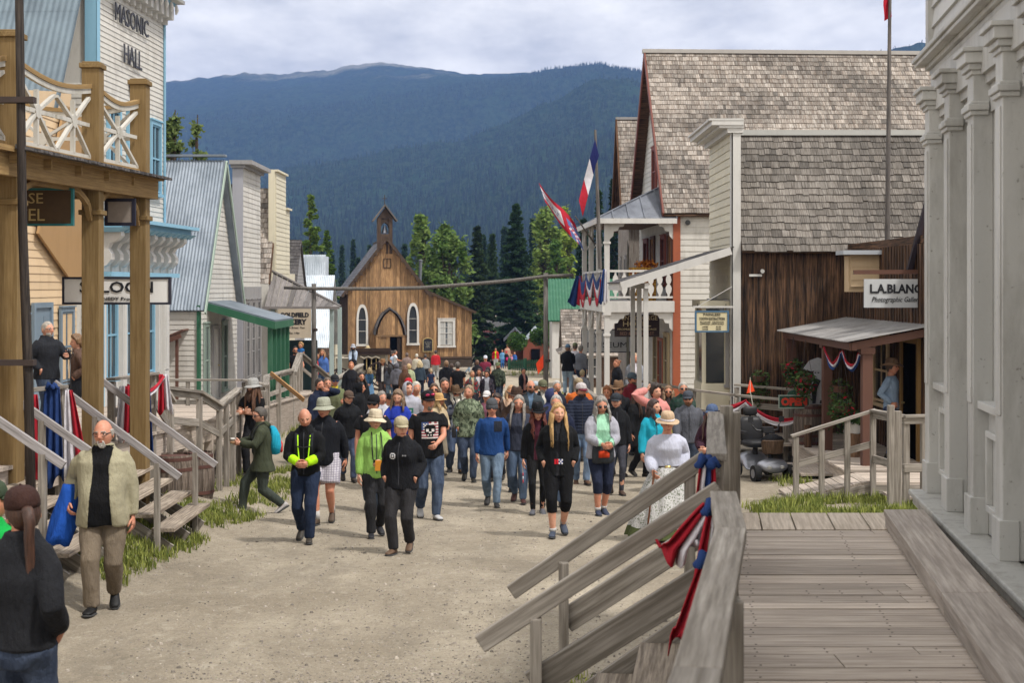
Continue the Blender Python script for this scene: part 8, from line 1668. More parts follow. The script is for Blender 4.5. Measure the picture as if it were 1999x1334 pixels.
# TREES, GRASS
def branchy(name, label, x, y, zb, H, Rr, kind, c1, c2, n=2600, ls=.22, seed=1, group=None, dead=None, kt=.1):
 rr = random.Random(seed); e = empty(name, (x, y, zb), label, 'tree', group); t = MB()
 tr = H*.018 + .04
 t.tube([(x, y, zb - .3), (x + rr.uniform(-.1, .1), y, zb + H*.4), (x + rr.uniform(-.15, .15), y, zb + H*.97)], [tr, tr*.6, .02], 8)
 L_ = MB()
 def leaf(p, s_, up=0):
  a = V((rr.gauss(0, 1), rr.gauss(0, 1), rr.gauss(0, .5) - up)).normalized(); b_ = a.cross(V((rr.gauss(0, 1), rr.gauss(0, 1), rr.gauss(0, 1)))).normalized(); L_.add([p - a*s_, p + b_*s_*.5, p + a*s_, p - b_*s_*.5], [(0, 1, 2, 3)])
 if kind == 'spruce':
  nb = int(H*9)
  for i in range(nb):
   h = (i + rr.random())/nb; z = zb + H*(kt + (1-kt)*h); prof = (1-h)**.85; rl = Rr*prof*rr.uniform(.72, 1.12) + .12; az = i*2.4 + rr.uniform(-.4, .4); dr = rr.uniform(.05, .3)*rl*(1.0 - .3*h); tone = rr.random()
   tip = V((x + math.cos(az)*rl, y + math.sin(az)*rl, z - dr)); root = V((x, y, z)); t.tube([root, tip], [.03*(1-h)+.012, .006], 4)
   k = max(5, int(n/nb)); side = V((-math.sin(az), math.cos(az), 0))
   for j in range(k):
    u = rr.random()**.7; w_ = rl*.26*(1-u*.75); p = root + (tip-root)*u + side*rr.uniform(-w_, w_) + V((0, 0, rr.uniform(-.12, .06)*rl*.5)); L_.tone = min(1, max(0, tone*.6 + rr.random()*.4)); leaf(p, ls*rr.uniform(.6, 1.2), .3)
 elif kind == 'larch':
  nb = int(H*8)
  for i in range(nb):
   h = (i + rr.random())/nb; z = zb + H*(kt + (1-kt)*h); rl = Rr*((1-h)**.8)*rr.uniform(.5, 1.2) + .1; az = rr.uniform(0, 6.28); tip = V((x + math.cos(az)*rl, y + math.sin(az)*rl, z + rl*rr.uniform(-.1, .35))); root = V((x, y, z)); t.tube([root, tip], [.025, .006], 4)
   for j in range(max(4, n//nb)): u = rr.random()**.6; p = root + (tip-root)*u + V((rr.gauss(0, .12), rr.gauss(0, .12), rr.gauss(0, .12)))*rl*.6; L_.tone = rr.random(); leaf(p, ls*rr.uniform(.5, 1.1))
 else:
  cl = []
  for i in range(120 if Rr > 1.2 else 60):
   h = rr.uniform(.12, 1); rad_ = Rr*(math.sin(min(1, .12 + h*.86)*math.pi)**.7)*rr.uniform(.1, .95); az = rr.uniform(0, 6.28); c = V((x + math.cos(az)*rad_, y + math.sin(az)*rad_, zb + H*h*.93)); cl.append((c, Rr*rr.uniform(.14, .3), rr.random())); t.tube([(x, y, zb + H*h*.5), lerp(V((x, y, zb + H*h*.6)), c, .5), c], [.06, .04, .012], 5)
  for i in range(n):
   c, r_, tn = rr.choice(cl); d = V((rr.gauss(0, 1), rr.gauss(0, 1), rr.gauss(0, 1.35))).normalized(); L_.tone = min(1, max(0, tn*.5 + rr.random()*.5)); leaf(c + d*r_*abs(rr.gauss(0, .62)), ls*rr.uniform(.5, 1.2))
 part(t, 'trunk', wood('tree bark', hexc('5c4c40'), hexc('30261f')), e, fixn=False); part(L_, 'crown', foliage_mat(c1, c2), e, fixn=False); return e
def tree_px(px, ytop, Y, zb, *a, **k):
 t = at(px, ytop, Y); return t.x, Y, zb, t.z - zb
G = 'trees behind the church'
def T(name, label, px, ytop, Y, hw, kind, c1, c2, **k):
 x, y, zb, H = tree_px(px, ytop, Y, gz(Y)); return branchy(name, label, x, y, zb, H, hw*Y/F, kind, c1, c2, **k)
T('spruce_tree', 'large dark spruce right of the church, tallest of the row', 1008, 400, 120, 64, 'spruce', '14241a', '43603c', n=14000, ls=.26, seed=3, group=G, kt=.06)
T('spruce_tree', 'dark spruce with a brownish top just right of the pale green tree', 932, 444, 118, 44, 'spruce', '1a2416', '475c38', n=10000, ls=.26, seed=5, group=G, kt=.04)
T('spruce_tree', 'slender spruce between the two dark spruces', 962, 458, 150, 22, 'spruce', '1c2c1a', '4a6238', n=4500, ls=.3, seed=7, group=G)
T('birch_tree', 'tall pale green tree behind the church, nearest its right roof', 822, 405, 112, 38, 'birch', '3c5c1e', '94a85e', n=12000, ls=.24, seed=9, group=G)
T('birch_tree', 'broad pale green tree between the church and the dark spruces', 870, 426, 108, 60, 'birch', '3a5a20', '889c58', n=17000, ls=.24, seed=10, group=G)
T('birch_tree', 'pale green tree behind the big spruce on its right', 1066, 396, 140, 48, 'birch', '44621e', '9bac60', n=12000, ls=.28, seed=12, group=G)
T('birch_tree', 'yellow green tree top behind the hotel flags', 1105, 388, 150, 28, 'birch', '4a661e', 'a4b64c', n=5000, ls=.28, seed=13, group=G)
T('birch_tree', 'small pale green tree low behind the green roof', 1085, 450, 132, 26, 'birch', '2f4c1e', '6f9040', n=4500, ls=.26, seed=14, group=G)
T('larch_tree', 'feathery green larch behind the white tin roofs', 607, 380, 104, 50, 'larch', '3c5822', '8aa04c', n=9500, ls=.22, seed=15, group=G)
T('larch_tree', 'lower feathery larch right of the taller one', 640, 452, 110, 28, 'larch', '34501f', '7c963f', n=4200, ls=.22, seed=16, group=G)
T('poplar_tree', 'leafy tree rising behind the tin roof, left clump', 338, 196, 56, 56, 'birch', '3a4c24', '8c9c5c', n=9000, ls=.13, seed=17); T('poplar_tree', 'leafy tree rising behind the tin roof, right clump', 384, 206, 58, 46, 'birch', '3a4c24', '8c9c5c', n=7000, ls=.13, seed=18)
T('spruce_tree', 'dark spruce top left of the hotel gable', 1197, 352, 120, 20, 'spruce', '0f1c12', '2c4428', n=3000, ls=.28, seed=19, group=G); T('spruce_tree', 'dark spruce tip beside the hotel flags', 1170, 372, 130, 18, 'spruce', '12200f', '34502a', n=2600, ls=.28, seed=20, group=G); T('spruce_tree', 'dark spruce beyond the balcony', 1140, 430, 118, 26, 'spruce', '12200f', '34502a', n=3000, ls=.28, seed=31, group=G)
rr = random.Random(77)
proto = []
for i, (px, yt, Y, hw) in enumerate([(700, 505, 190, 9), (722, 480, 210, 10), (760, 470, 205, 11), (790, 478, 215, 10), (668, 480, 230, 10), (650, 500, 200, 9), (905, 470, 210, 12), (945, 460, 190, 10), (1040, 430, 200, 12), (985, 445, 215, 10), (1130, 470, 190, 12), (690, 470, 240, 11), (775, 500, 180, 9), (1098, 440, 230, 12), (880, 478, 240, 10), (1150, 455, 230, 12), (955, 478, 230, 9), (630, 478, 240, 10), (610, 500, 220, 10), (1020, 470, 180, 10)]):
 lab = 'young spruce on the rise beyond the village'
 if i < 3: proto.append(T('spruce_tree', lab, px, yt, Y, hw, 'spruce', '14221a', '3c5638', n=1500, ls=.4, seed=40+i, group='spruces dotted on the rise beyond the village', kt=.05))
 else:
  s0 = proto[i % 3]; c = copy_tree(s0); x, y, zb, H = tree_px(px, yt, Y, gz(Y)); c.location = (x, y, zb);
  H0 = s0['H0'] if 'H0' in s0 else 18; sc_ = H/H0; c.scale = (sc_, sc_, sc_); c.rotation_euler = (0, 0, i)
 if i < 3: x, y, zb, H = tree_px(px, yt, Y, gz(Y)); proto[i]['H0'] = H
for i, (px, y0, Y, r_, lab) in enumerate(((1075, 655, 106, .9, 'round green bush at the left end of the green fence'), (1010, 668, 104, .8, 'round green bush by the foot of the big spruce'), (1052, 658, 100, .7, 'light bush beside the red brown shed'))):
 p = at(px, y0, Y); leafball('bush', lab, p, r_, r_, r_*.9, 900, '26401c', '5c7c36', 'bush', ls=.13, seed=50+i)
gm = MB(); rr = random.Random(5); gm_b = []
def tuft(x, y, h, n, sp):
 z = ground_z(x, y)
 for k in range(n):
  a = rr.uniform(0, 6.28); r_ = rr.random()*sp; bx, by = x + math.cos(a)*r_, y + math.sin(a)*r_; l_ = h*rr.uniform(.5, 1.2); le = rr.uniform(.1, .7)*l_; d = rr.uniform(0, 6.28); w_ = .006 + .003*rr.random(); gm.tone = rr.random()
  px_, py_ = math.cos(d+1.57)*w_, math.sin(d+1.57)*w_; q1 = (bx + math.cos(d)*le*.35, by + math.sin(d)*le*.35, z + l_*.6); q2 = (bx + math.cos(d)*le, by + math.sin(d)*le, z + l_)
  n0 = len(gm.v); gm.v += [(bx-px_, by-py_, z-.01), (bx+px_, by+py_, z-.01), (q1[0]+px_*.8, q1[1]+py_*.8, q1[2]), (q1[0]-px_*.8, q1[1]-py_*.8, q1[2]), q2]; gm.f += [[n0, n0+1, n0+2, n0+3], [n0+3, n0+2, n0+4]]; gm.m += [0, 0]; gm.c += [gm.tone]*2
for (x0, x1, y0, y1, n, h, k) in ((-4.75, -4.0, 14.2, 21, 560, .13, 13), (-4.6, -4.25, 13, 15, 60, .1, 9), (-5.1, -4.3, 13.2, 21, 260, .12, 10), (-4.5, -3.8, 20.5, 27, 300, .14, 10), (-5.4, -4.4, 24, 28.5, 160, .12, 9), (3.6, 6.5, 19.3, 22.0, 700, .16, 12), (4.0, 5.4, 17.5, 20, 260, .13, 10), (-.1, 1.1, 7.6, 9.8, 260, .09, 10), (.3, 1.4, 8.6, 11, 180, .1, 10), (-.6, .6, 6.9, 8.0, 90, .06, 7), (4.6, 5.8, 24.2, 26, 130, .14, 9), (-4.8, -4.2, 28.6, 30, 70, .16, 10), (2.0, 2.7, 36, 44, 120, .14, 8), (-6.2, -5.2, 37, 44, 160, .25, 9), (1.2, 2.6, 60, 72, 120, .2, 7), (-1, 5, 96, 103, 260, .25, 7), (-9, -3, 91.5, 94, 160, .22, 7)):
 for i in range(n): u = rr.random(); x = x0 + (x1-x0)*rr.random()**.8; y = y0 + (y1-y0)*u;
 for i in range(n):
  x = rr.uniform(x0, x1); y = rr.uniform(y0, y1)
  if math.sin(x*3.1 + y*1.3) + math.sin(y*2.3 - x) > -.9: tuft(x, y, h*rr.uniform(.25, 1.15), k, .11)
o = gm.build('grass', foliage_mat('4c5c28', 'a8ac5c'), None, fixn=False); tag(o, 'rough green grass along the edges of the street and under the stairs', 'grass', None, 'stuff')
# THE CROWD
P = make_person
SKULL = ['bbbbbrrwwrrw', 'bwbwbwwwwwww', 'bbwkkkkkkrrr', 'bwkkkkkkkkww', 'bbkkkkkkkkrr', 'bwkwwkkwwkww', 'rrkwwkkwwkrr', 'wwkkkwwkkkww', 'rrrkkkkkkrrr', 'wwwkwkwkwwww', 'rrrrkkkkrrrr', 'wwwwwwwwwwww']
SKP = dict(b='3d4f78', w='c9c3c0', r='8c3a44', k='0c0c0e')
BADGE = ['.wwww.', 'wkkkkw', 'wkwwkw', 'wkwwkw', 'wkkkkw', '.wwww.']
FLAGP = dict(r='c8222e', w='e4e2e4', b='22387e', k='141416')
P(42, 948, 366, 'woman in a charcoal fleece with a long brown ponytail, back turned, lower left corner', 168, ('jacket', '1f2024'), ('jeans', '26354f'), ('pony', '4a2f22', .56), ('cap', '3a2520'), ('pocket', 'pocket'), 0, 1, 'w', .95, 1, sleeve=2, yaw=38, hem=.9)
P(-22, 935, 330, 'person in a bright green jacket and olive cap cut off by the left edge', 175, ('jacket', '12a045'), ('jeans', '2f3f55'), ('short', '8a7a6a'), ('cap', '3d4a38'), yaw=-50, build=1.15, group=None)
P(203, 818, 209, 'bald man with white goatee in an open khaki shirt carrying a blue jacket', 8, ('jacket', '9a947c'), ('pants', '75695a'), ('bald', 'a8a096'), None, ('down', (.27, .02, 1.0)), .34, 1, 'r', 1.27, beard=('goatee', 'd8d4ce'), glasses='clear', inner=('0d0d0f',), hem=.80, fat=.075, open_=.085, shoes='151515', yaw=-12, extras=[('coat_arm', -1)])
P(785, 812, 162, 'woman in a black zip jacket with round white badge and khaki cap', -4, ('jacket', '15161a'), ('pants', '2e2d2f'), ('bun', '9a7350'), ('cap', 'a89f84'), ('pocket', 'pocket'), .24, -1, 'p', 1.16, 1, yaw=28, shoes='5f4a3a', decal=[(-.075, 1.27, .075, .075, BADGE, dict(w='d8d8da', k='2a3038'), 'badge'), (.075, 1.28, .06, .018, ['kwkwkw'], dict(w='9a9a9c', k='15161a'), 'print')])
P(733, 798, 146, 'older woman in a lime green jacket and cream sun hat with a camera', 14, ('jacket', '8fba5e'), ('pants', '272729'), ('short', 'b0a898'), ('bucket', 'c9bca4'), ('belly', 'down'), .26, 1, 'p', 1.0, 1, glasses='sun', shoes='222226', extras=[('camera', 'black camera hanging on the chest of the woman in lime green'), ('phone', 1, 'orange paper held by the woman in lime green', 'envelope', 'd08a2c', .1, .14, 'envelope')])
P(597, 796, 150, 'balding man in a black jacket with neon yellow cuffs looking down at his hands', 6, ('jacket', '101113'), ('pants', '1f2a40'), ('bald', '8a6a4a'), None, ('belly', 'belly'), .34, 1, 'r', 1.02, pitch=15, cuffs='b4f01a', hem=.88, shoes='3b3630', extras=[('harness',)])
P(634, 775, 136, 'man in a grey bucket hat, black jacket and white checked shorts', -6, ('jacket', '14161c'), ('shorts', 'c9c6cc', 'check', '8a8496'), ('short', '6a5a4a'), ('bucket', '9a9c8c'), ('swingb', 'pocket'), .3, -1, 'r', 1.22, yaw=-10, shoes='4a3c30', fat=.03)
P(513, 795, 127, 'woman in a long olive rain coat walking left with a coffee cup and turquoise backpack', -82, ('coat', '3d4232'), ('pants', '3c423c'), ('short', '4e4740'), None, ('cup', 'cup'), .62, 1, 'p', 1.08, 1, glasses='sun', yaw=0, pitch=8, hem=.74, hood='down', shoes='a8a4a4', extras=[('pack', '1f9ab8', 'turquoise backpack on the woman in the olive rain coat', 'c83a34'), ('cup', 1, '8a6a4c', 'paper coffee cup held by the woman in the olive coat')])
P(497, 738, 101, 'man with long brown hair and beard in a black tee and grey hat', -12, ('tee', '141416'), ('pants', '1e1e20'), ('long', '5a3a24', .38), ('bucket', '9a9a98'), ('cross', 'chest'), 0, 1, 'p', 1.05, beard=('long', '4e3322'), yaw=-25)
P(680, 762, 103, 'woman in a black jacket with dark cap and backpack straps beside the sunglasses man', 8, ('jacket', '17181b'), ('jeans', '2c3d5c'), ('pony', '3a2a22', .2), ('cap', '5a4a40'), ('pocket', 'pocket'), .28, 1, 'p', 1.14, 1, glasses='clear', shoes='3a3430')
P(729, 769, 124, 'man with a black cap, sunglasses and moustache in a black tee behind the sun hat', 0, ('tee', '1c1c1f'), ('jeans', '33465e'), ('short', '2c241e'), ('cap', '17171a'), ('down', 'down'), .3, -1, 'r', 1.18, glasses='sun', beard=('goatee', '3a2c24'), decal=[(.02, 1.2, .14, .12, ['.w..w.', 'wbwwb.', '.bwbw.'], dict(w='7a8a96', b='3a5a78'))])
P(836, 762, 129, 'large man in a black skull print tee with sunglasses on his cap', 6, ('tee', '121214'), ('jeans', '2d405c'), ('short', '4a4038'), ('cap', '18181c', '1f1a1c'), ('down', 'down'), .36, 1, 'r', 1.24, beard=('goatee', '8a8078'), shoes='b0b0b2', fat=.02, decal=[(0, 1.235, .23, .22, SKULL, SKP)], yaw=8, extras=[('capglass',)])
P(777, 760, 109, 'woman in a royal blue v-neck sweater looking down at her phone', 4, ('sweater', '24389a'), ('jeans', '33465e'), ('bob', '7d6650'), None, ('belly', 'chest'), .2, 1, 'p', 1.0, 1, pitch=18, extras=[('phone', 1, 'grey phone held by the woman in royal blue')])
P(797, 744, 99, 'man in a light grey hoodie with its hood up over a cream cap', 8, ('hoodie', 'a8a9b4'), ('jeans', '2f3c50'), ('short', '3a2c22'), ('hood', 'a8a9b4'), ('pocket', 'pocket'), .2, 1, 'p', 1.1, decal=[(.0, 1.22, .18, .1, ['ggggg', 'gwgwg', 'ggggg'], dict(g='2f6a58', w='a8a9b4'))])
P(745, 764, 107, 'grey haired man in a light grey hoodie peering past the black cap', 18, ('hoodie', 'b4b5bc'), ('jeans', '2f3c50'), ('short', '8a837c'), None, ('down', 'down'), .2, 1, 'r', 1.1)
P(759, 768, 92, 'person in a black cap and grey top, half hidden beside the blue sweater', 20, ('sweater', 'a0a2a8'), ('pants', '26272a'), ('short', '33281f'), ('cap', '121314'), kid=0, build=.9)
P(813, 745, 97, 'white haired woman in a cream top behind the skull print tee', 12, ('sweater', 'bdb4a2'), ('pants', '4a4a4c'), ('short', 'c9c4b8'), None, fem=1, yaw=20)
P(797, 738, 84, 'person in a red and black cap behind the grey hood', 160, ('jacket', '8a2a2e'), ('pants', '2a2a2c'), ('short', '2e241e'), ('cap', 'b0222c', '1c1c1e'))
P(869, 738, 98, 'man with a dark moustache in a dark grey sweater over a white collar', -14, ('sweater', '3b3d46'), ('jeans', '2f3c50'), ('short', '4a4038'), None, ('belly', 'belly'), .1, 1, 'r', 1.05, beard=('stache', '33281f'), inner=None, yaw=24)
P(889, 750, 98, 'man with a long white beard, brown hat and dark plaid jacket over blue shirt', 6, ('jacket', '2f3a4e', 'plaid', '9aa0aa'), ('jeans', '34486a'), ('long', 'c8c4ba', .1), ('cowboy', '5a4634'), ('down', 'pocket'), .3, 1, 'r', 1.12, beard=('long', 'd5d0c4'), glasses='sun', inner=('6d8cba',), open_=.07, shoes='54402e')
P(849, 749, 91, 'woman in white framed sunglasses with brown hair behind the moustached man', 0, ('sweater', 'b8a68c'), ('pants', '5a5048'), ('bob', '5a4432'), None, fem=1, glasses='sun')
P(856, 766, 100, 'person in a tan sun hat and cream jacket beside the moustached man', 40, ('jacket', 'c2b090'), ('pants', '8a8070'), ('long', 'c8a878', .12), ('straw', 'c09a66'), fem=1, build=.92)
P(916, 752, 104, 'fair haired woman in a green camouflage hoodie with hand in pocket', 10, ('hoodie', '7c8770', 'camo', '55604c'), ('jeans', '273752'), ('bun', '8f7a62'), None, ('down', 'pocket'), .32, -1, 'r', 1.12, 1, hem=.82, extras=[('bottle', 1)])
P(961, 779, 121, 'man in a grey beanie and bright blue fleece pullover, walking hands down', 4, ('sweater', '1c3f74'), ('jeans', '54708c'), ('short', '5a4a3c'), ('beanie', '4c4e52'), ('swingb', 'down'), .42, -1, 'r', 1.12, shoes='2c2a2a', hem=.86, decal=[(.1, 1.33, .13, .17, ['kkkk', 'kkkk', 'kkkk', 'kkkk'], dict(k='20242e'))])
P(972, 768, 104, 'young woman with dark brown hair just behind the grey beanie', -14, ('sweater', '2e2522'), ('pants', '2a2a30'), ('long', '33221b', .3), None, fem=1, pitch=15, skin='r')
P(950, 763, 88, 'child in a white cap with red lettering behind the beanie man', 0, ('tee', '8a5a6a'), ('pants', '34343a'), ('short', '5a4232'), ('cap', 'd4d0d0'), kid=1)
P(997, 753, 90, 'woman with pinkish blond hair and cream top behind the olive cap', 30, ('sweater', 'c8a890'), ('pants', '5a5048'), ('bob', 'c29a72'), None, fem=1)
P(994, 762, 89, 'child in an olive cap and bright blue shirt between the long haired women', -14, ('tee', '2a62c4'), ('shorts', '4a4a42'), ('short', 'a88860'), ('cap', '6f7458'), kid=1, yaw=-12)
P(1013, 772, 119, 'woman with long grey hair and glasses in a dark slate sweater', 0, ('sweater', '363a48'), ('jeans', '3c5676'), ('long', '8f8880', .28), None, ('swingf', 'down'), .38, 1, 'r', 1.1, 1, glasses='clear', shoes='4a2c28', extras=[('flag', 1)])
P(1008, 753, 111, 'man in a dark brown brimmed hat and brown leather jacket', -4, ('jacket', '3a2b22'), ('jeans', '2f4058'), ('short', '3a2c22'), ('cowboy', '42322a'), build=1.12, skin='r', yaw=-10)
P(1036, 742, 96, 'bald man in black sunglasses and dark jacket over a denim shirt', 0, ('jacket', '3a4248'), ('jeans', '2f3c50'), ('bald', '6a5a4c'), None, build=1.12, glasses='sun', beard=('short', '4a3a30'), skin='r', inner=('5a7088',), yaw=14)
P(1046, 745, 80, 'child in a pale grey cap behind the bald man', 170, ('sweater', '8fa0b0'), ('pants', '34343a'), ('short', '8a6a4c'), ('cap', 'a9b4bc'), kid=1)
P(1059, 741, 93, 'man in a camouflage cap with grey beard looking right', 20, ('jacket', '24262a'), ('pants', '34343a'), ('short', '8a8378'), ('cap', '656650', '50523e'), beard=('short', 'a09a90'), inner=('c8c4bc',), skin='r')
P(1085, 743, 91, 'white haired woman in a navy coat by the boardwalk railing post', 28, ('coat', '252a38'), ('pants', '2a2a30'), ('short', 'bdbab4'), None, fem=1, build=1.1)
P(1076, 757, 108, 'person with a navy blue hood up behind the grey haired man', 30, ('hoodie', '343a5e'), ('pants', '2a2a30'), ('short', '3a2c22'), ('hood', '343a5e'), yaw=30)
P(1087, 771, 120, 'grey haired man in a navy jacket and jeans behind the long haired blonde woman', 0, ('jacket', '20263c'), ('jeans', '4a6a94'), ('short', 'a5a19c'), None, ('down', 'down'), .3, 1, 'r', 1.12, shoes='2a2622')
P(1050, 782, 127, 'girl with curly red hair, wide black hat and maroon top in black jacket', 2, ('jacket', '131315'), ('leggings', '171718'), ('curly', '6a2f20', .26), ('cowboy', '16171a'), ('pocket', 'down'), .16, 1, 'p', .96, 1, inner=('4a1f2c',), open_=.05, hem=.86, shoes='55565c', extras=[('flag', -1)], pitch=4)
P(1090, 787, 145, 'blonde woman with long loose hair in a black jacket and black capri leggings', 0, ('jacket', '111214'), ('capri', '101012'), ('long', 'b8935e', .34), None, ('pocket', 'pocket'), .26, -1, 'p', 1.1, 1, inner=('26262a',), open_=.02, hem=.80, shoes='3a4252', decal=[(.0, 1.0, .11, .065, ['rrrwbw', 'rrrbwb', 'rrrwbw'], FLAGP, 'flag_patch')])
P(1135, 747, 105, 'smiling bearded man in a navy puffer jacket and a cap with maroon brim', 2, ('puffer', '242a3a'), ('jeans', '5a7aa0'), ('short', '3a2a20'), ('cap', 'b8b0b0', '6a2836'), ('down', 'down'), .2, -1, 'r', 1.12, beard=('full', '33241c'), shoes='5a4232', hem=.9)
P(1130, 738, 90, 'person in an orange shirt and tan cap behind the puffer jacket', 180, ('tee', 'c2642a'), ('pants', '4a4a4c'), ('short', '7a6a52'), ('cap', '9a8a70'), build=1.3)
P(1173, 774, 128, 'grey haired woman in sunglasses, mint top and open grey hoodie holding a dark bag', 6, ('hoodie', '9c9ca6'), ('capri', '20263a'), ('bob', '8f8a84'), None, ('belly', 'belly'), .2, 1, 'r', 1.14, 1, glasses='sun', inner=('9fd2b4',), open_=.12, shoes='2c3348', pitch=10, extras=[('bag', -.02, .93, .34, .3, '33363a', 'dark drawstring bag with an orange patch, held by the woman in mint', 'c2401f', False)])
P(1203, 767, 112, 'girl in a black cap and black vest with a long brown braid', 4, ('vest', '17181b'), ('leggings', '3f4048'), ('pony', '5a4232', .2), ('cap', '2e3238'), ('down', 'down'), .22, -1, 'p', .94, 1, sleeve=2, shoes='4a3a30')
P(1207, 741, 100, 'man in a light brown brimmed hat, sunglasses and long black coat', 8, ('coat', '1b1c1f'), ('jeans', '34465e'), ('short', '5a4a3c'), ('cowboy', '6f5640'), ('down', 'down'), .24, -1, 'r', 1.05, glasses='sun', inner=('6a727c',), open_=.03, shoes='2a2220')
P(1187, 756, 86, 'ginger haired child beside the man in the light brown hat', -24, ('tee', 'a8483c'), ('pants', '34343a'), ('mop', '9a6236'), None, kid=1)
P(1234, 727, 84, 'tall man in a dark red jacket and slate cap looking to the right', 26, ('jacket', '74262f'), ('jeans', '2f3c50'), ('short', '4a382c'), ('cap', '4f5c66'), beard=('short', '5a4232'), yaw=26)
P(1247, 760, 101, 'woman with long brown hair and a black coat behind the teal jacket', 40, ('coat', '17181a'), ('pants', '1b1b1e'), ('long', '4a3426', .3), None, fem=1, yaw=20)
P(1281, 751, 106, 'curly dark haired youth in a pink hoodie shading his eyes with one arm', 16, ('hoodie', 'd18a84'), ('pants', '34343a'), ('mop', '33261f'), None, ('down', 'head'), .1, 1, 'p', .98, yaw=14)
P(1305, 753, 94, 'woman with wavy light brown hair and large sunglasses behind the pink hoodie', -10, ('jacket', '3a3230'), ('pants', '34343a'), ('long', '8a6c50', .2), None, fem=1, glasses='sun')
P(1334, 746, 98, 'older man with white hair in a dark green plaid shirt', -20, ('jacket', '1e3a30', 'plaid', '3a4a44'), ('jeans', '2f3c50'), ('short', 'b5b0a8'), None, build=1.15, glasses='sun', skin='r')
P(1343, 762, 112, 'bearded man in a grey hoodie and a cap with light blue emblem', 0, ('hoodie', '55575f'), ('jeans', '2f3c50'), ('short', '4a3424'), ('cap', '43474f'), ('down', 'down'), .2, 1, 'r', 1.12, beard=('full', '6a4a30'), glasses='sun')
P(1277, 780, 119, 'girl with long dark hair in a bright turquoise jacket facing right', 22, ('jacket', '23a3bd'), ('pants', '1d1f28'), ('long', '3a2621', .16), None, ('down', 'down'), .2, 1, 'p', .9, 1, yaw=30, hood='down')
P(1331, 803, 111, 'small girl with long brown hair in a yellow top beside the turquoise jacket', -12, ('sweater', 'd8cc5a'), ('pants', '3a4050'), ('long', '6a4a36', .2), None, ('down', 'down'), .1, 1, 'p', .9, 1, kid=1)
P(1394, 788, 128, 'person in a maroon hoodie and patterned blue cap behind the wooden rail', -30, ('hoodie', '3a1f2c'), ('pants', '26272e'), ('long', '4a3026', .32), ('cap', '4a5a78'), ('belly', 'belly'), 0, 1, 'p', 1.1, 1)
P(1302, 800, 150, 'woman in a pale blue period blouse, floral skirt and straw hat leaning on a cane', 0, ('blouse', 'b9bccc'), ('skirt', 'bcbbba', .08, .56, 'floral', '6f7664'), ('bun', 'a8906c'), ('straw', 'b89f84', 'd8d4dc'), ('hip', (.2, -.2, .98)), 0, 1, 'r', 1.14, 1, pitch=9, yaw=6, group=None, extras=[('cane', -1, 'slim brown walking cane held by the woman in the floral skirt'), ('belt',)], lean=.12)
P(622, 739, 91, 'dark haired man in a navy jacket raising a hand to his face', 60, ('jacket', '1c2338'), ('pants', '1c2338'), ('short', '2c221c'), None, ('face', 'down'), 0, 1, 'r', 1.1, beard=('short', '33261f'))
P(654, 731, 84, 'man with blue mirrored sunglasses, dark cap and olive jacket over yellow tee, arms crossed', 10, ('jacket', '68704f'), ('pants', '7a7050'), ('short', '33281f'), ('cap', '26282c'), ('cross', 'cross'), 0, 1, 'r', 1.08, glasses='blue', inner=('d8c23c',), open_=.05)
P(702, 746, 84, 'person in a black hood and black jacket with white stripes, seen from the side', 70, ('jacket', '17181b'), ('pants', '1b1b1e'), ('short', '2a2220'), ('hood', '121316'), yaw=10)
P(640, 737, 88, 'man half hidden behind the raised hand of the navy jacket', 0, ('jacket', '5c6046'), ('pants', '4a4838'), ('short', '6a5a4c'), None, build=1.0, skin='r')
P(577, 676, 56, 'bearded man in a black tee with sunglasses holding a toddler on the boardwalk', 18, ('tee', '17181a'), ('jeans', '2f3c50'), ('short', '2c221c'), None, ('fwd', 'down'), beard=('full', '2c221c'), glasses='sun', z_off=.55, group='people standing on the boardwalks')
P(588, 676, 57, 'toddler in a blue top on the arm of the bearded man', -20, ('tee', '2f6aa8'), ('pants', '4a5a7a'), ('mop', 'b08a5a'), None, kid=1, H=.95, z=-2.9, group=None)
P(630, 683, 47, 'woman in a cornflower blue jacket near the gate pole', -10, ('jacket', '4a6cae'), ('pants', '34465e'), ('bob', '9a7350'), None, fem=1, z_off=.4, group='people standing on the boardwalks')
P(620, 690, 47, 'person in a coral red shirt beside the gate pole', 40, ('tee', 'd84a48'), ('pants', '34465e'), ('short', '6a4a36'), None, z_off=.4, group='people standing on the boardwalks')
P(686, 706, 68, 'woman with ginger hair in a black print top standing by the stair rail', 10, ('hoodie', '1c1c20'), ('pants', '26262a'), ('pony', 'a86a42', .2), None, fem=1, z_off=.35, group='people standing on the boardwalks')
P(705, 727, 70, 'person in black with red trim sitting low behind the bunting', 30, ('jacket', '17171a'), ('pants', '17171a'), ('long', '33261f', .2), None, fem=1, group='people standing on the boardwalks')
B = 'visitors walking away towards the church'
P(722, 718, 45, 'blond woman in a teal denim top and long blue skirt, seen from behind', 178, ('sweater', '2c4a66'), ('skirt', '6488ac', .04, .30), ('bob', 'a08a64'), None, ('behind', 'behind'), fem=1, group=B)
P(748, 700, 45, 'man in a brown hat, dark vest and fringed blanket over white shirt', 0, ('vest', '2a2528'), ('pants', '3a3230'), ('long', '2e241e', .2), ('cowboy', '8a6848'), inner=('d0ccc4',), open_=.04, sleeve=2, group=None)
P(762, 712, 46, 'person with long black hair and denim trousers among the walkers', 180, ('jacket', '4a4e58'), ('jeans', '5a7c9c'), ('long', '1b1614', .3), None, fem=1, group=B)
P(775, 708, 47, 'person in a grey hooded top with the hood up, seen from behind', 176, ('hoodie', '65656e'), ('pants', '1c1c20'), ('short', '33281f'), ('hood', '65656e'), group=B)
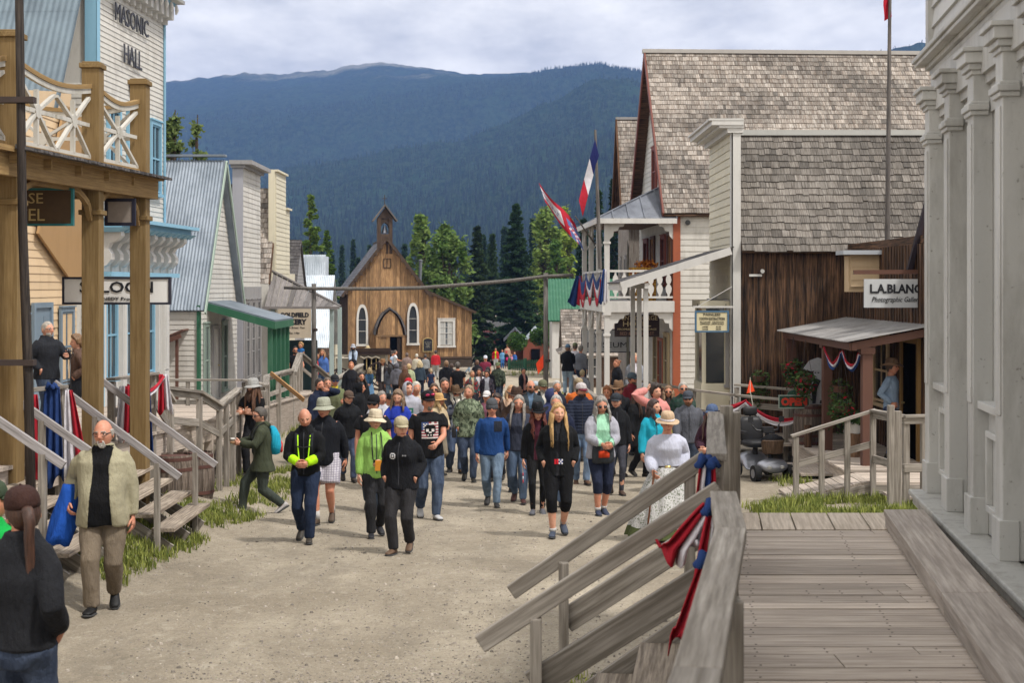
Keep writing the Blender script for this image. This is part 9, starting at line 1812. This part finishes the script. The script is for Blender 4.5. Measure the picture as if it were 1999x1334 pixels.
P(791, 714, 49, 'woman with long curly brown hair seen from behind', 180, ('jacket', '5a4436'), ('pants', '34343a'), ('long', '6a4630', .45), None, fem=1, group=B)
P(799, 712, 44, 'blond child in a pale green hoodie walking away', 180, ('hoodie', 'a8b08c'), ('pants', '6a6a64'), ('mop', 'c0a070'), None, kid=1, build=1.2, group=B)
P(820, 704, 43, 'woman with light blond hair in a slate blue top and navy trousers', 178, ('sweater', '34414e'), ('pants', '1f2638'), ('bob', 'c8b48c'), None, fem=1, group=B)
P(795, 689, 34, 'person in a mauve brown jacket climbing the church steps', 180, ('jacket', '84726c'), ('pants', '4a4a48'), ('short', '5a4a44'), None, build=1.2, group=B)
P(814, 691, 34, 'white haired person in a cream sweater by the church', 180, ('sweater', 'bdb6a4'), ('pants', '6a6a64'), ('short', 'c8c2b4'), None, build=1.15, group=B)
P(831, 692, 33, 'person in a light grey shirt and dark trousers by the church', 182, ('sweater', '8d8f90'), ('pants', '26262a'), ('short', '3a302a'), None, walk=.3, group=B)
P(851, 684, 31, 'man in a bright red sweater and pale grey trousers', 176, ('sweater', 'b3262e'), ('pants', '9a9a98'), ('short', '2a2422'), None, build=1.1, group=B)
P(772, 684, 32, 'man in a white tee standing at the church door', 100, ('tee', 'd0d0d4'), ('pants', '5a5c68'), ('short', '5a4a3c'), None, ('fwd', 'fwd'), group=B, z_off=.1)
P(767, 687, 32, 'person in a pale blue top at the church door', 60, ('tee', '9aa8bc'), ('pants', '26262a'), ('short', '3a302a'), None, group=B, z_off=.1)
P(842, 721, 41, 'small boy in a navy shirt walking away', 170, ('tee', '1f2a44'), ('shorts', '26304a'), ('short', 'b09a78'), None, kid=1, group=B)
P(872, 704, 48, 'person in a black hoodie with light brown hair', 188, ('hoodie', '15161a'), ('pants', '202024'), ('short', '8a6a4c'), None, group=B)
P(894, 707, 54, 'man in a black tee with a leather jacket over his shoulder', 176, ('tee', '141416'), ('jeans', '2f3c50'), ('short', '5a524a'), None, build=1.15, group=B)
P(882, 710, 47, 'person with brown hair just left of the leather jacket', 184, ('jacket', '1f2024'), ('pants', '202024'), ('short', '4a3426'), None, group=B)
P(922, 724, 57, 'woman in a colourful red and teal patterned jacket', 20, ('jacket', '8e3438', 'camo', '2f6a6a'), ('pants', '33333a'), ('short', '9a7a5c'), None, fem=1, inner=('b8a888',), open_=.04)
P(936, 720, 55, 'dark haired girl in a white top between the patterned jacket and grey hoodie', 14, ('tee', 'cfcad0'), ('pants', '33333a'), ('long', '4a3428', .15), None, fem=1)
P(951, 724, 57, 'boy in a grey hoodie with dark camouflage sleeves and glasses', 8, ('jacket', '4a424c', 'camo', '2f2c34'), ('pants', '33333a'), ('mop', '3a2c26'), None, kid=1, build=1.05, glasses='clear', inner=('9a9ca6',), open_=.09)
P(973, 707, 50, 'bearded man in a camouflage jacket and cap, jeans', 8, ('jacket', '4c5646', 'camo', '343c30'), ('jeans', '26344a'), ('short', '4a3426'), ('cap', '6a7454'), ('down', 'down'), .2, 1, 'r', 1.12, beard=('full', '4a3426'), yaw=-20)
P(932, 703, 42, 'person with short brown hair in a black top walking away', 180, ('jacket', '202024'), ('pants', '3a3a3c'), ('short', '6a4a34'), None, group=B)
P(948, 694, 39, 'man in a maroon tee and white and blue cap', 10, ('tee', '6d2338'), ('shorts', 'b09a80'), ('short', '33281f'), ('cap', 'c8ccd8'), build=1.3, group=B)
P(953, 717, 53, 'person with short black hair in front of the maroon tee', 185, ('jacket', '1d1c22'), ('pants', '33333a'), ('short', '17130f'), None, kid=1)
P(913, 684, 28, 'man in a brown vest and light jeans walking beside the church', 120, ('vest', '4a3a2c'), ('jeans', '7f9cb4'), ('short', '6a4a34'), None, sleeve=2, walk=.4, group=B)
P(1022, 719, 52, 'woman with dark tied hair in an open black jacket over a print tee', 24, ('jacket', '1c1b1f'), ('pants', '26262a'), ('bun', '2c211c'), None, fem=1, inner=('c08a80',), open_=.05)
FG = 'family group far down the street'
P(968, 679, 26, 'adult in a red jacket over yellow vest in the far family group', 0, ('jacket', 'c2242e'), ('pants', 'a8a8a8'), ('short', '2a221e'), None, inner=('c8e02a',), open_=.05, group=FG)
P(981, 683, 25, 'child in a light blue jacket in the far family group', 10, ('jacket', '6aa0cc'), ('pants', '3a6aa8'), ('short', '8a5a3c'), None, kid=1, group=FG)
P(989, 686, 25, 'child in black with a magenta bag and red cap in the far family group', -10, ('jacket', '26222a'), ('leggings', '4a2a44'), ('short', '3a2a24'), ('cap', 'c8283c'), kid=1, group=FG, extras=[('bag', .12, 1.0, .26, .3, 'e0207c', 'magenta bag carried by a child in the far family group', None, False)])
P(991, 673, 24, 'tall woman in a peach top at the back of the far family group', 0, ('sweater', 'd0a890'), ('pants', 'b0a090'), ('bun', 'a07850'), None, fem=1, group=FG)
P(999, 692, 25, 'small child in a pale pink jacket in the far family group', 0, ('jacket', 'cf8fa8'), ('leggings', '4a3a5a'), ('short', '9a6a4c'), None, kid=1, group=FG)
P(1005, 688, 25, 'small child in blue with a red ball in the far family group', 0, ('jacket', '3462a8'), ('leggings', '2a3a68'), ('short', 'b07a50'), None, kid=1, group=FG)
P(970, 651, 17, 'man in a maroon shirt leaning on a small stand by the far fence', -60, ('tee', '74222e'), ('pants', '5a5a60'), ('short', '6a4030'), None, ('fwd', 'fwd'), .5, group=None)
P(1077, 656, 24, 'dark figure in the shade beside the grey shingled cabin', 20, ('jacket', '2c211e'), ('jeans', '22304a'), ('short', '2a221e'), None, group=None, z=-5.78)
BW = 'people standing on the boardwalks'
P(1109, 672, 57, 'man in a black jacket and faded jeans with his back turned on the hotel boardwalk', 176, ('jacket', '131416'), ('jeans', '7fa0bc'), ('short', '8a6a54'), ('cap', '5a7896'), ('belly', 'belly'), 0, 1, 'r', 1.12, z=-3.73, group=BW, shoes='3a2622')
P(1123, 669, 55, 'man in a white tee and olive cap on the hotel boardwalk', 165, ('tee', 'c8c6d0'), ('jeans', '22304e'), ('short', '6a5a4c'), ('cap', '6f7458'), build=1.15, z=-3.76, group=BW)
P(1134, 674, 56, 'grey haired person in grey next to the white tee', 150, ('sweater', '6f737c'), ('jeans', '22304e'), ('short', '8a8680'), None, z=-3.74, group=BW)
P(1205, 702, 66, 'woman with tied ginger hair in a black jacket between the white hotel posts', -60, ('jacket', '121317'), ('pants', '1b1b20'), ('bun', '8a5436'), None, fem=1, z_off=.4, group=BW)
P(1240, 690, 66, 'woman with long fair hair and an open grey hoodie behind the porch posts', 0, ('hoodie', '8c9098'), ('jeans', '3a4a60'), ('long', 'b89878', .3), None, fem=1, inner=('cfccd4',), open_=.07, z_off=.35, group=BW)
P(1137, 722, 60, 'grey clad person seated low behind the first hotel posts', 160, ('hoodie', '70747c'), ('pants', '33333a'), ('short', '9a8a6a'), None, group=BW)
P(1740, 697, 111, 'man in a light blue shirt and tan felt hat on the gallery boardwalk', 62, ('tee', '8ba0b8'), ('jeans', '1f2f55'), ('short', '4a3a2e'), ('cowboy', '8c7360', '2c2420'), ('down', 'hip'), 0, 1, 'r', 1.08, sleeve=2, z=-3.02, group=None, hem=.88)
P(92, 627, 128, 'balding man in a black jacket holding ski poles on the saloon boardwalk', 62, ('jacket', '24262b'), ('jeans', '27374f'), ('buzz', 'b0a89c'), None, ((.06, -.34, 1.22), 'pocket'), 0, 1, 'p', 1.18, z=-2.22, beard=('short', 'c8c4bc'), glasses='clear', group=None, extras=[('poles', 1)])
P(152, 655, 118, 'boy in a brown hooded jacket and black shorts on the saloon boardwalk', -70, ('hoodie', '5a463c'), ('shorts', '15161a'), ('mop', '7a5c3e'), None, ('pocket', 'pocket'), 0, 1, 'p', 1.0, z=-2.38, group=None, yaw=10)
P(718, 647, 36, 'driver in a straw hat and lilac shirt with a grey pack sitting on the coach', 150, ('tee', 'b8a8d8'), ('pants', '5a5a60'), ('short', '7a6a5a'), ('straw', 'c8b48c'), ('fwd', 'fwd'), sleeve=2, sit=1, H=1.32, z=-4.55, group=None)
P(702, 657, 36, 'person in a white hat and black top sitting beside the driver', 130, ('tee', '1c1c20'), ('pants', '26262a'), ('short', '5a4a3c'), ('bucket', 'c8c8cc'), ('fwd', 'fwd'), sit=1, H=1.30, z=-4.70, group=None)
P(690, 672, 38, 'woman in a light blue jacket and grey hood sitting in front of the coach', 0, ('jacket', 'a8b8cc'), ('pants', '1b1b20'), ('bob', '5a4a3c'), ('bucket', 'b0b4bc'), ('rest', 'rest'), inner=('1b1b20',), sit=1, H=1.32, z=-4.30, group=None, fem=1)
def x_coat_arm(p, sx):
 sh, el, wr = p.J['arm', sx]; mb = MB(); c = lerp(el, wr, .55);
 rings = []
 for i in range(9):
  t = i/8; z = lerp(.07, -.46, t); w_ = .05 + .05*math.sin(t*2.6) + .02*t; dx = sx*(.02 + .10*t*t); rr_ = []
  for j in range(18):
   a = 6.283*j/18; f_ = 1 + .25*math.sin(a*4 + t*3)*t
   rr_.append(c + V((dx + math.cos(a)*w_*f_, -.03 + math.sin(a)*(.075 + .05*t)*f_, z + .03*math.sin(a*3)*t)))
  rings.append(rr_)
 mb.loft(rings); world_thing(p, mb, 'folded_jacket', [cloth('1d4fa8', None)], 'bright blue jacket hanging over the arm of the man in the khaki shirt', 'jacket')
def x_harness(p):
 lz = p.lz; mb = MB(); yel = []
 for sx in (1, -1):
  mb.tube([V((sx*.085, .02, 1.47)), V((sx*.08, -.10 - p.inf, 1.40)), V((sx*.075, -.13 - p.inf, 1.28)), V((sx*.06, -.135 - p.inf, 1.12)), V((sx*.05, -.14 - p.inf, 1.0))], .009, 6, 0)
  mb.loft([[V((sx*(.1 - .02), y, z)), V((sx*(.1 + .02), y, z)), V((sx*(.1 + .02), y - .012, z)), V((sx*(.1 - .02), y - .012, z))] for y, z in ((.02, 1.485), (-.085 - p.inf, 1.42), (-.12 - p.inf, 1.3), (-.115 - p.inf, 1.15))], 1)
 mb.tube([V((-.1, -.13 - p.inf, 1.27)), V((0, -.15 - p.inf, 1.25)), V((.1, -.13 - p.inf, 1.27))], .008, 6, 1)
 mb.v = [tuple(V(v)*p.k + V((0, 0, lz*p.k))) for v in mb.v];
 co = np.array(mb.v); o = mesh_obj('chest_straps', co, mb.f, [flat('neon cord', hexc('b4f01a')), cloth('2a2d30')], mb.m, True, p.root)
def x_capglass(p):
 mb = MB()
 for sx in (1, -1): mb.loft([[V((sx*.036 + math.cos(t)*.03*q_, yy, .092 + math.sin(t)*.017*q_)) for t in [6.283*j/12 for j in range(12)]] for q_, yy in ((.7, -.098), (1, -.101), (1, -.108), (.7, -.111))], 0)
 mb_obj('sunglasses', mb, [flat('red mirror lens', (.35, .03, .08), .15, .4)], p, p.root, (np.array(p.Rh)*p.hk, np.array(p.hc)))
def x_flag(p, sx):
 wr, d = wrist(p, sx); c = wr + d*.08; mb = MB(); e = c + V((0, -.06, -.30)); mb.tube([c + V((0, 0, .05)), e], .005, 5)
 for i in range(3): mb.beam(lerp(c, e, .45 + i*.18) + V((.004, 0, 0)), lerp(c, e, .61 + i*.18) + V((.004, 0, 0)), .012, .05, (0, 1, 0), m=1 + i % 2)
 world_thing(p, mb, 'rolled_hand_flag', [flat('stick', (.5, .4, .3)), cloth('c8222e'), cloth('d8d6dc')], 'rolled red and white flag held by the %s' % ('red haired girl' if sx == -1 else 'grey haired woman'), 'flag')
def x_bottle(p, sx):
 wr, d = wrist(p, sx); mb = MB(); c = V((-sx*.27, -.08, .80)); mb.lathe(c, [(0, 0), (.036, 0), (.038, .02), (.038, .17), (.03, .2), (.022, .21), (.022, .235), (0, .235)], 16)
 world_thing(p, mb, 'water_bottle', [flat('black bottle', (.02, .02, .022), .35)], 'black water bottle at the side of the woman in camouflage', 'bottle')
def x_belt(p):
 mb = MB(); t = p.torso(1.02); mb.loft([ering(t + V((0, 0, z)), .152*p.spec['build'] + .014, .118*p.spec['build'] + .012, 24) for z in (-.02, .02)], 0); mb.box((-.04, t.y - .155, t.z - .028), (.04, t.y - .14, t.z + .028), 1)
 p.spec['hemband'] = 1; co = np.array([tuple(v) for v in mb.v])*p.k; mesh_obj('belt', co, mb.f, [flat('leather belt', (.03, .02, .018), .4), flat('brass buckle', (.5, .38, .15), .35, .8)], mb.m, True, p.root)
def x_poles(p, sx):
 wr, d = wrist(p, sx); c = wr + d*.07
 for i in (0, 1):
  mb = MB(); q = c + V((.03*i - .015, -.02*i, 0)); mb.tube([q + V((0, 0, .10)), q + V((0, 0, -.02))], [.02, .016], 8); mb.tube([q + V((0, 0, -.02)), V((q.x, q.y - .05, .03))], [.009, .006], 6); mb.tube([q + V((.0, -.03, .07)), q + V((.02, -.07, .0)), q + V((0, -.03, -.06))], .006, 5)
  world_thing(p, mb, 'trekking_pole', [BLACKP], 'black trekking poles held upright by the balding man in the black jacket', 'trekking pole', group='pair of trekking poles')
EXTRA.update(coat_arm=x_coat_arm, harness=x_harness, capglass=x_capglass, flag=x_flag, bottle=x_bottle, belt=x_belt, poles=x_poles)
bake_all()
for i_, p_ in enumerate(PEOPLE): finish_person(p_, i_*13 + 5)
